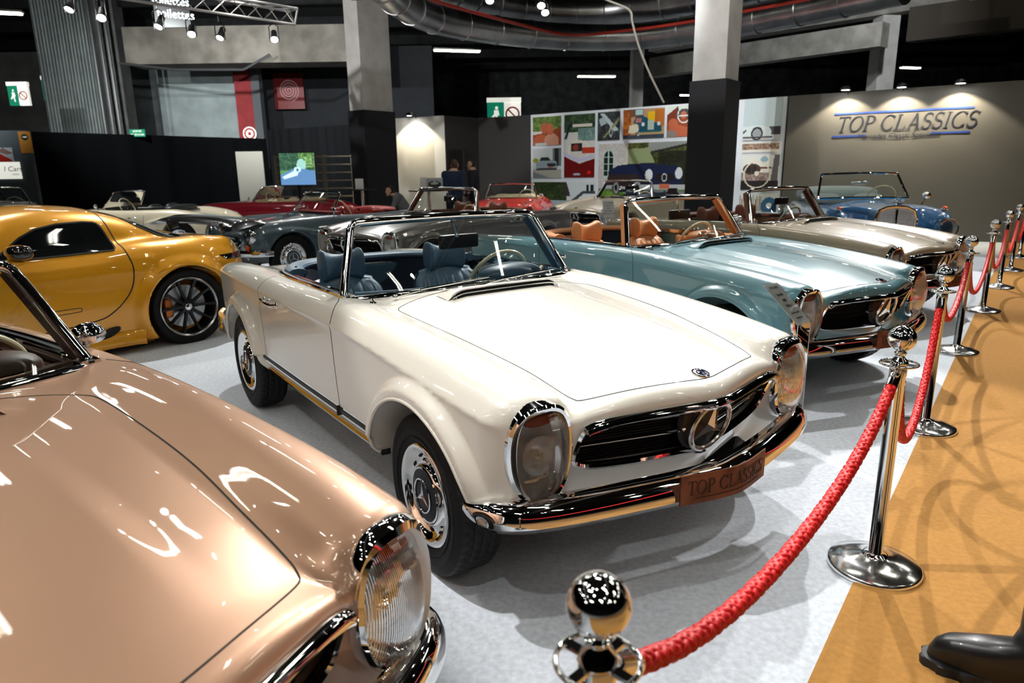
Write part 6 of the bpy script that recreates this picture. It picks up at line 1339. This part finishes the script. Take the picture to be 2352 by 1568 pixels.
m=MB();m.poly([(-.09,0,.0),(.09,0,.0),(.09,.0,.22),(-.09,.0,.22)],.008,(0,-1,0));o=thing1(m,'card_holder',mat('card_white',hexc=(225,225,222),rough=.4),'white card standing on the high table before the black pillar','card',smooth=False);o.location=(at(826,434,'y',15.5)[0],15.5,t[2]+.002)
e,t=hightable(985,436,14.6,.42,'high round table in front of the pale wall')
pp=Pic(20,16,(180,185,190)).ell(.5,.45,.4,.3,(40,44,48)).poly([(.2,.5),(.5,.75),(.8,.55),(.5,.4)],(190,195,200));o=pp.obj('photo_stand',.34,.24,None,(at(998,420,'y',14.6)[0],14.6,t[2]+.121));tag(o,'black and white picture card on the high table by the two men','card')
m=MB();m.box((0,0,.13),(.13,.02,.26),rot=(.1,.05,0),bev=.008);o=thing1(m,'display_card',MATS['card_white'],'narrow white card beside the picture card on the high table','card');o.location=(at(972,420,'y',14.6)[0],14.55,t[2]+.004)
# ---- stanchions and ropes
def stanchion_meshes():
    L=[];m=MB();m.lathe([(.0001,.0),(.158,.0),(.163,.004),(.163,.018),(.157,.024),(.10,.040),(.050,.052),(.045,.056)],64,'z');L.append(('stanchion_base',m.mesh('stanchion_base',[mat('worn_chrome',(.84,.85,.86),.16,1,noise=(25,.08))],sharp=50)))
    m=MB();m.lathe([(.045,.050),(.040,.058),(.030,.062),(.0255,.068),(.0255,.755),(.028,.760),(.028,.800),(.0255,.805)],40,'z');L.append(('stanchion_post',m.mesh('post',[CHROME],sharp=50)))
    m=MB();m.lathe([(.026,.800),(.030,.807),(.026,.817),(.016,.827),(.014,.833)],32,'z')
    # ring with four openings
    G=40;out=[];
    m.tube([(.060*math.cos(a),.060*math.sin(a),.803) for a in np.linspace(0,2*PI,48,endpoint=False)],.0045,8,closed=True)
    for k in range(4):
        a=PI/4+k*PI/2;m.sweep([(.024*math.cos(a),.024*math.sin(a),.803),(.060*math.cos(a),.060*math.sin(a),.803)],[(-.008,-.003),(.008,-.003),(.008,.003),(-.008,.003)])
    L.append(('rope_ring',m.mesh('ring',[CHROME],sharp=50)))
    m=MB();r=.046;m.lathe([(.013,.829),(.019,.837),(.021,.843),(.014,.849),(.012,.853)]+[(r*math.sin(t),.894-r*math.cos(t)) for t in np.linspace(.35,PI-.001,22)],48,'z');L.append(('ball_finial',m.mesh('ball',[CHROME],sharp=50)))
    return L
SM=stanchion_meshes();nb=at(1375,1388,'z',.894)
spx=[(2006,1302),(2122,983),(2195,808),(2256,715),(2293,661),(2320,622),(2340,592)]
SP=[np.array([nb[0],nb[1],0])]+[at(a,b,'z',0) for a,b in spx];ords=['nearest chrome rope stanchion, its ball at the bottom of the picture','second nearest chrome rope stanchion with a wide round base on the ochre edge','third nearest chrome rope stanchion, by the right lamp of the cream white car','fourth nearest chrome rope stanchion, by the light blue car','fifth nearest chrome rope stanchion, by the beige car\'s nose','sixth nearest chrome rope stanchion','seventh nearest chrome rope stanchion','farthest chrome rope stanchion, by the black wall edge']
for p,l in zip(SP,ords):
    e=empty('rope_stanchion',tuple(p),0,l,'stanchion','chrome rope stanchions')
    for n,me in SM:o=bpy.data.objects.new(n,me);COL.objects.link(o);o.parent=e
RED=mat('red_rope',hexc=(205,10,12),rough=.5)
def rope(A,B,low,lbl,fine=True,az=.765,bz=.765):
    A=np.array(A,float);B=np.array(B,float);d=(B-A)[:2];L=np.linalg.norm(d);d/=L
    a=np.array([A[0]+d[0]*.045,A[1]+d[1]*.045,az]);b=np.array([B[0]-d[0]*.045,B[1]-d[1]*.045,bz])
    mid=(a+b)/2;c=np.array([mid[0],mid[1],2*low-(az+bz)/2]);
    # catenary-like through lowest point
    ts=np.linspace(0,1,200);P=[]
    D=np.linalg.norm((b-a)[:2]);sag=(az+bz)/2-low
    kk=2.2;f=lambda t:(math.cosh(kk*(2*t-1))-math.cosh(kk))/(math.cosh(kk)-1)
    P=np.array([a+(b-a)*t+np.array([0,0,sag*f(t)]) for t in ts]);ln=np.linalg.norm(np.diff(P,axis=0),axis=1).sum()
    e=empty('barrier_rope',tuple(mid),0,lbl,'rope','red barrier ropes')
    n=int(ln/(.004 if fine else .012));Q=resamp(P,n,False);T=np.gradient(Q,axis=0);T/=np.linalg.norm(T,axis=1)[:,None];S=np.cross(T,(0,0,1.));S/=np.linalg.norm(S,axis=1)[:,None];U=np.cross(S,T)
    s=np.linspace(0,ln,n);i0,i1=int(n*.055/ln),n-int(n*.055/ln);m=MB()
    if fine:
        for sg in(1,-1):
            for k in range(4):
                ph=2*PI*k/4+(PI/4 if sg<0 else 0);an=sg*2*PI*s/.115+ph;rr_=.0105+.0016*np.sign(sg)*np.sin(4*2*PI*s/.115*1.0+ph)
                C=Q+S*(np.cos(an)*rr_)[:,None]+U*(np.sin(an)*rr_)[:,None];C=C[i0:i1:1];m.tube(C,.0086,8)
    else:m.tube(Q[i0:i1],.018,10,scale=[1+.08*math.sin(t*2*PI/.03) for t in s[i0:i1]])
    o=fin(m,'rope_cord',RED,e,sharp=180);o.matrix_parent_inverse=Matrix.Translation(-Vector(mid))
    for j,(u,v) in enumerate(((0,i0+3),(n-1,i1-3))):
        m=MB();m.tube([Q[u],Q[v]],.020,20);m.tube([Q[u]+(Q[v]-Q[u])*.86,Q[v]],.0215,20);m.ell(Q[u],(.02,.02,.02),14,8);dd_=np.array([d[0],d[1],0])*(-1 if j==0 else 1);m.tube([Q[u],Q[u]+dd_*.01+[0,0,.028],Q[u]+dd_*.022+[0,0,.042],Q[u]+dd_*.028+[0,0,.026]],.0045,8)
        o=fin(m,'rope_end_cap',CHROME,e);o.matrix_parent_inverse=Matrix.Translation(-Vector(mid))
lows=[.57,.28,.50,.36,.36,.36,.36];ln_=['nearest thick red rope sweeping up across the bottom right','second red rope, hanging steeply beside the third stanchion','third red rope hanging before the light blue car','fourth red rope by the beige car','fifth red rope, towards the back','sixth red rope, towards the back','farthest red barrier rope, by the black wall edge']
for i in range(len(SP)-1):rope(SP[i],SP[i+1],lows[i],ln_[i],fine=i<3)
# ---- price sign in clear stand
def price_sign(BR,BL,TL,TR,foot,lbl,small=False):
    e=empty('price_stand',tuple(foot),0,lbl,'sign stand')
    f=np.array(foot);u=(BR-BL);v=((TL-BL)+(TR-BR))/2;n=np.cross(u,v);n/=np.linalg.norm(n);w=np.linalg.norm(u);h=np.linalg.norm(v);v0=v/h;u0=u/w;n=np.cross(u0,v0);v0=np.cross(n,u0)
    C=(BL+BR)/2-f
    m=MB();Rm=np.stack([u0,v0,n],1);
    def tr(pts):return [(Rm@np.array(p))+C for p in pts]
    m.add(tr([(-w/2,0,0),(w/2,0,0),(w/2,h,0),(-w/2,h,0)]),[(0,1,2,3)]);m.add(tr([(-w/2,0,-.002),(w/2,0,-.002),(w/2,h,-.002),(-w/2,h,-.002)]),[(3,2,1,0)]);cd=fin(m,'price_card',mat('card_paper',hexc=(252,252,252),rough=.6),e,smooth=False)
    m=MB();m.add(tr([(-w/2-.008,-.008,.004),(w/2+.008,-.008,.004),(w/2+.008,h+.008,.004),(-w/2-.008,h+.008,.004)]),[(0,1,2,3)])
    b2=BR-f;b1=BL-f;m.add([b1,b2,[b2[0],b2[1],0.004],[b1[0],b1[1],0.004]],[(0,1,2,3)]);m.add([[b1[0],b1[1],.004],[b2[0],b2[1],.004],[b2[0]-.12,b2[1]+.18,.004],[b1[0]-.12,b1[1]+.18,.004]],[(0,1,2,3)])
    fin(m,'clear_holder',ACRYL,e,smooth=False)
    m=MB()
    for a,b in((b1,[b1[0],b1[1],.004]),(b2,[b2[0],b2[1],.004])):m.tube([a,b],.0018,6)
    fin(m,'holder_edge',mat('acrylic_edge',(.75,.8,.8),.2,coat=1),e)
    tr_=lambda y,s,t,nm='card_text':text_mesh(t,s,NAVY if s<.018 else mat('card_ink',hexc=(90,92,98),rough=.6),nm,cd,Matrix.Translation(Vector(C))@Matrix(np.array(Rm).tolist()).to_4x4()@Matrix.Translation((0,y,.0012)),.0003)
    if not small:
        tr_(h*.90,h*.075,'TOP CLASSICS');tr_(h*.72,h*.085,'Mercedes');tr_(h*.58,h*.085,'280SL');tr_(h*.44,h*.09,'239.000 €');tr_(h*.27,h*.05,'Restauration complète');tr_(h*.15,h*.05,'Garantie 12 mois')
    else:
        for k in range(5):tr_(h*(.85-.15*k),h*.09,['TOP CLASSICS','Mercedes','250SL','Restauration','Garantie 12 mois'][k])
    return e
BR=at(1862,737,'y',3.86);BL=at(1833,748,'y',3.66);TR=at(1800,642,'y',4.08);TL=at(1766,656,'y',3.90);price_sign(BR,BL,TL,TR,np.array([BR[0],BR[1],0]),'white price card on a clear stand by the cream white car\'s lamp')
BR=at(1412,500,'y',12.2);BL=BR-[.2,.03,0];price_sign(BR,BL,BL+[.03,.1,.30],BR+[.03,.1,.30],np.array([BR[0],BR[1],0]),'distant white price card on a clear stand by the champagne beige car',True)
# ---- people
def capsule(x,y,z,a,b,ra,rb):
    a=np.array(a,float);b=np.array(b,float);d=b-a;L2=d@d;t=np.clip(((x-a[0])*d[0]+(y-a[1])*d[1]+(z-a[2])*d[2])/L2,0,1)
    return np.sqrt((x-a[0]-t*d[0])**2+(y-a[1]-t*d[1])**2+(z-a[2]-t*d[2])**2)-(ra+(rb-ra)*t)
def person(loc,rz,sc,pose,cols,label):
    """figure facing +y locally; pose: dict of joints"""
    J=dict(pel=(0,0,.95),chest=(0,0,1.30),neck=(0,0,1.48),head=(0,.015,1.62),shL=(-.19,0,1.42),shR=(.19,0,1.42),elL=(-.25,-.02,1.14),elR=(.25,-.02,1.14),wrL=(-.24,.14,.92),wrR=(.24,.14,.92),hipL=(-.10,0,.92),hipR=(.10,0,.92),knL=(-.11,.02,.50),knR=(.11,.02,.50),anL=(-.12,-.02,.09),anR=(.12,-.02,.09));J.update(pose)
    J={k:np.array(v,float) for k,v in J.items()}
    def F(x,y,z):
        ya=lambda:0
        t=J['chest']-J['pel'];B=capsule(x,y*1.30,z,J['pel']*[1,1.3,1],J['chest']*[1,1.3,1],.155,.185)/1.15
        B=smin(B,capsule(x,y,z,J['shL'],J['shR'],.075,.075),.08);B=smin(B,capsule(x,y,z,J['chest']+[0,0,.08],J['neck']+(J['head']-J['neck'])*.25,.07,.058),.07)
        for s in'LR':
            A=smin(capsule(x,y,z,J['sh'+s],J['el'+s],.066,.050),capsule(x,y,z,J['el'+s],J['wr'+s],.050,.036),.03)
            Lg=smin(capsule(x,y,z,J['hip'+s],J['kn'+s],.095,.066),capsule(x,y,z,J['kn'+s],J['an'+s],.066,.050),.03)
            ft=J['an'+s];fd=np.array([J.get('toe'+s,(0,.17,0))])[0] if 'toe'+s in J else np.array([0,.17,0]);g=capsule(x,y,z,ft+[0,-.03,-.045],ft+fd+[0,0,-.055],.046,.038)
            hn=J['wr'+s]-J['el'+s];hn/=np.linalg.norm(hn);H=capsule(x,y,z,J['wr'+s]+hn*.02,J['wr'+s]+hn*.09,.036,.034)
            side=np.cross(hn,(0,1,.1));side/=np.linalg.norm(side)+1e-9
            for k in range(4):
                o=side*(k-1.5)*.019;H=smin(H,capsule(x,y,z,J['wr'+s]+hn*.09+o,J['wr'+s]+hn*(.155-.012*abs(k-1.4))+o*1.1+np.array([0,.012,0]),.0105,.009),.008)
            H=smin(H,capsule(x,y,z,J['wr'+s]+hn*.03+side*.02,J['wr'+s]+hn*.085+side*.055*(1 if s=='L' else -1)+np.array([0,.02,0]),.013,.010),.012)
            A=smin(A,H,.02);B=smin(B,A,.05);B=smin(B,smin(Lg,g,.03),.05)
        h=J['head'];hd=np.sqrt(((x-h[0])/.078)**2+((y-h[1]-.0)/.098)**2+((z-h[2]-.015)/.118)**2)*.09-.09
        hd=smin(hd,capsule(x,y,z,h+[0,.085,-.005],h+[0,.105,-.025],.012,.014),.02);hd=smin(hd,capsule(x,y,z,h+[0,.05,-.07],h+[0,.065,-.09],.04,.03),.04)
        for s in(-1,1):hd=smin(hd,capsule(x,y,z,h+[.078*s,-.005,.01],h+[.082*s,-.012,-.02],.012,.010),.012)
        return smin(B,hd,.03)
    pts=np.array([v for v in J.values()]);lo=pts.min(0)-.22;hi=pts.max(0)+.24
    V,Q,N=isomesh(F,lo,hi,.0125)
    C=V[Q].mean(1);x,y,z=C.T;cl=np.zeros(len(Q),int);h=J['head']
    dist=lambda a,b:capsule(x,y,z,J[a],J[b],0,0)
    body=np.ones(len(Q),int)  #1 jacket
    dl=np.minimum.reduce([dist('hipL','knL'),dist('knL','anL'),dist('hipR','knR'),dist('knR','anR')])
    up_=np.minimum.reduce([dist('pel','chest')-.06,dist('shL','elL'),dist('elL','wrL'),dist('shR','elR'),dist('elR','wrR'),dist('chest','neck')])
    body[(dl<up_)&(z<J['pel'][2]-.06+.0)]=2
    for s in'LR':
        body[(np.sqrt(((C-J['an'+s])**2).sum(1))<.25)&(z<J['an'+s][2]+.02)]=3
        hn=(J['wr'+s]-J['el'+s]);hn/=np.linalg.norm(hn);pr=(C-J['wr'+s])@hn;body[(pr>-.005)&(pr<.22)&(np.sqrt(((C-J['wr'+s])**2).sum(1))<.20)&(body==1)&(dist('elL','wrL')<.2 if s=='L' else dist('elR','wrR')<.2)]=0
    hp=C-h;body[(hp[:,2]>-.115)&(np.sqrt((hp[:,:2]**2).sum(1))<.15)]=0
    hair=(hp[:,2]>-.115)&(np.sqrt((hp[:,:2]**2).sum(1))<.15)&((hp[:,2]>.075)|((hp[:,1]<.0)&(hp[:,2]>-.055)))&(abs(hp[:,0])<.076+.02*(hp[:,2]>.03));body[hair]=4
    R=empty('person',tuple(loc),rz,label,'person');R.scale=(sc,)*3
    iso_parts(V,Q,N,body,['body','jacket','trousers','shoes','hair'],[mat('skin',hexc=(205,160,138),rough=.5)]+cols,R)
    for s in(-1,1):
        m=MB();m.ell(h+[.030*s,.082,.012],(.013,.009,.008),12,8);m.ell(h+[.030*s,.089,.012],(.006,.004,.006),10,6,mi=1);e=fin(m,'eye',[mat('eye_white',(.8,.8,.78),.3),mat('eye_dark',(.03,.02,.015),.2)],R)
    m=MB();m.tube([h+[-.024,.088,-.055],h+[0,.096,-.054],h+[.024,.088,-.055]],.005,6);fin(m,'mouth',mat('lips',hexc=(160,90,84),rough=.5),R)
    return R
navy=mat('navy_cloth',hexc=(24,42,72),rough=.8);dk_=mat('dark_trousers',hexc=(20,22,28),rough=.8);nv2=mat('dark_suit',hexc=(16,22,38),rough=.8);hr1=mat('brown_hair',hexc=(70,50,36),rough=.6);hr2=mat('black_hair',hexc=(18,14,12),rough=.5);shoe=mat('black_leather_shoe',(.006,.006,.007),.38,coat=.15)
Y1=15.6;p=at(1042,430,'y',Y1);person((p[0],Y1,0),math.radians(-12),1.0,dict(head=(.02,.06,1.61),wrR=(.24,.24,1.05),wrL=(-.2,.26,1.10)),[navy,dk_,shoe,hr1],'man in a navy jacket seen from behind by the pale wall')
p=at(1088,430,'y',Y1+.75);person((p[0],Y1+.75,0),math.radians(75),1.0,dict(head=(0,.03,1.63),wrR=(.2,.2,.98)),[nv2,dk_,shoe,hr2],'man in a dark suit facing left beside the navy jacket man')
gt=mat('grey_tshirt',hexc=(110,112,118),rough=.85);p=at(934,450,'y',17.0);person((p[0]-.05,17.0,0),math.radians(100),1.0,dict(pel=(0,-.10,.50),chest=(0,.14,.80),neck=(0,.24,.95),head=(0,.34,1.05),shL=(-.19,.20,.90),shR=(.19,.20,.90),elL=(-.24,.30,.64),elR=(.24,.30,.64),wrL=(-.15,.48,.50),wrR=(.15,.48,.50),hipL=(-.10,-.06,.48),hipR=(.10,-.06,.48),knL=(-.16,.34,.50),knR=(.16,.34,.50),anL=(-.15,.10,.09),anR=(.15,.10,.09)),[gt,dk_,shoe,hr2],'person in a grey t-shirt crouching behind the black pillar')
# visitor whose boot shows at the bottom right
f=at(2292,1532,'z',.05);blc=mat('black_coat',hexc=(20,21,24),rough=.85)
thb=math.radians(58);Rb=np.array([[math.cos(thb),-math.sin(thb)],[math.sin(thb),math.cos(thb)]]);off=Rb@np.array([-.12,.10]);P0=np.array([f[0],f[1]])-off
person((P0[0],P0[1],0),thb,1.02,dict(anL=(-.12,.02,.09),anR=(.14,-.62,.09),knL=(-.10,-.20,.48),knR=(.12,-.48,.50),pel=(0,-.42,.92),hipL=(-.10,-.42,.90),hipR=(.10,-.42,.90),chest=(0,-.43,1.28),neck=(0,-.43,1.46),head=(0,-.41,1.60),shL=(-.19,-.43,1.40),shR=(.19,-.43,1.40),elL=(-.25,-.48,1.12),elR=(.25,-.46,1.12),wrL=(-.24,-.34,.90),wrR=(.24,-.32,.90)),[blc,blc,shoe,hr2],'visitor in black with chunky black boots walking at the bottom right corner')
for o in [o for o in bpy.data.objects if o.name.startswith('shoes') and o.parent and 'bottom right' in o.parent.get('label','')]:bpy.data.objects.remove(o)
vis=[o for o in bpy.data.objects if o.name.startswith('person') and 'bottom right' in o.get('label','')][0]
for s,(x,y) in((1,(-.12,.02)),(-1,(.14,-.62))):
    m=MB();out=[(-.045,-.09),(-.052,-.02),(-.050,.08),(-.058,.16),(-.050,.225),(-.02,.262),(.02,.262),(.050,.225),(.058,.16),(.050,.08),(.052,-.02),(.045,-.09),(.0,-.115)]
    O=resamp([(a,b,0) for a,b in out],90,True,True)
    G=[[(p[0]*k,p[1]*(1+(k-1)*.5),zz) for zz,k in((.0,1.03),(.030,1.05),(.033,1.0))] for p in O];
    for i in range(90):
        if (i//3)%2:
            for j in(0,1):q=G[i][j];G[i][j]=(q[0]*.93,q[1]*.97,q[2])
    m.grid(G,closeu=True);m.add([g[0] for g in G],[tuple(range(89,-1,-1))]);m.add([g[2] for g in G],[tuple(range(90))]);o=fin(m,'boot_sole',BLK,vis,sharp=50);o.location=(x,y,.0)
    sec=[]
    for zz,yc,hy,hx in((.030,.075,.178,.052),(.055,.074,.176,.054),(.085,.070,.166,.055),(.105,.062,.150,.053),(.125,.030,.112,.049),(.145,-.012,.072,.046),(.19,-.02,.066,.048),(.26,-.02,.066,.052),(.29,-.02,.068,.054),(.288,-.02,.06,.048)):
        sec.append([(hx*math.copysign(abs(math.cos(t))**.8,math.cos(t)),yc+hy*math.sin(t)+(0),zz) for t in np.linspace(0,2*PI,40,endpoint=False)])
    m=MB();m.grid(np.array(sec).transpose(1,0,2),closeu=True,flip=False);o=fin(m,'boot',shoe,vis,sharp=80);o.location=(x,y,0)
# ================================================================== light and camera
W=bpy.data.worlds.new('hall_air');SC.world=W;W.use_nodes=True;W.node_tree.nodes['Background'].inputs[0].default_value=(.08,.085,.10,1);W.node_tree.nodes['Background'].inputs[1].default_value=.22
# fluorescent rows over the stand (above and behind the viewer too: they mirror in the paint)
k=0
for iy in range(5):
    for ix in range(5):
        x=-8+4.2*ix+(iy%2)*1.2;y=-4+4.4*iy
        if abs(x)<30:
            fluo((x,y,5.9),1.5,math.radians(-38),'twin white tube lamp under the ceiling above the stand','twin tube lamps over the stand',4)
SPK=[((-2.4,2.6,5.9),(1.3,2.6,0),1100,30),((3.2,8.8,5.8),(.6,3.0,0),1950,44),((-.2,9.0,5.8),(.2,3.0,0),1500,38),((5.5,9.5,5.7),(2.6,4.4,0),1700,42),((-3.2,9.2,5.6),(-2.9,4.2,0),1200,36),((6.8,12.5,5.8),(4.4,8.4,0),1500,44),((-.5,.4,5.6),(1.2,3.4,.3),200,46),  # last spot here is an added fill for the car fronts
 ((-6.6,8.6,5.6),(-4.3,6.4,0),520,44),((-8.5,13.5,5.7),(-6.4,12.6,0),900,46),((-3.0,14.2,5.7),(-2.0,11.0,0),1000,44),((2.0,17.5,5.8),(1.5,14.6,0),900,46),((9.8,9.4,5.8),(6.4,9.4,0),900,44),((-1.6,-1.4,5.6),(-1.2,1.2,.4),200,46),((-8,9,5),(-4.2,17,5),2600,40),((-3,6,5.6),(3.2,12.6,5.2),2200,34)]  # last two added to brighten the pillars; the one before is added fill
for i,(p,a,e,c) in enumerate(SPK):spot_fixture(p,a,'black ceiling spotlight out over the stand','ceiling spotlights over the stand',1,e*.62,c,col=(1,.985,.96))
# dim small spotlights seen mirrored in chrome
for i in range(56):
    a=RNG.uniform(-8,9);b=RNG.uniform(-5,17);spot_fixture((a,b,5.25+RNG.uniform(-.15,.15)),(a+RNG.uniform(-2,2),b+RNG.uniform(-1,3),0),'black ceiling spotlight out over the stand','ceiling spotlights over the stand',.75,4,60)
for p,a,e,c in[((-13,19,6.3),(-12,31,3.5),2600,75),((-8,20,6.3),(-8.5,35,4),2600,70),((-17,18,6.3),(-20,32,3),1400,70),((2.2,11.5,6.2),(3.2,17.3,1.5),700,62),((-6,19,5.4),(-7,30,6.2),1500,80),((8,15,6.2),(9,23,5.2),900,80)]:spot_fixture(p,a,'added black ceiling spotlight brightening the rear of the hall','added ceiling spotlights for the rear',1,e,c,col=(.95,1,1),blend=.8)  # added out-of-view spots that brighten the background walls and beams
for x0 in(-5.2,2.75):
    truss((x0,-5,6.35),(x0+.1,16,6.35),.30,'long silver truss under the ceiling over the %s of the stand'%('left' if x0<0 else 'right'))
cam=bpy.data.cameras.new('camera');co=bpy.data.objects.new('camera',cam);COL.objects.link(co);SC.camera=co
cam.sensor_width=36;cam.lens=CF/2352*36;cam.clip_start=.05
co.matrix_world=Matrix.Translation((0,0,CH))@Matrix.Rotation(PI/2-CP,4,'X')@Matrix.Rotation(CR,4,'Z')
cam.dof.use_dof=True;cam.dof.focus_distance=2.9;cam.dof.aperture_fstop=4.0
SC.cycles.max_bounces=7;SC.cycles.diffuse_bounces=3;SC.cycles.glossy_bounces=5;SC.cycles.transmission_bounces=5;SC.cycles.transparent_max_bounces=14;SC.cycles.caustics_refractive=False;SC.cycles.sample_clamp_indirect=6
SC.view_settings.view_transform='Standard';SC.view_settings.look='None';SC.view_settings.gamma=1;SC.view_settings.exposure=0.54;SC.view_settings.use_curve_mapping=False
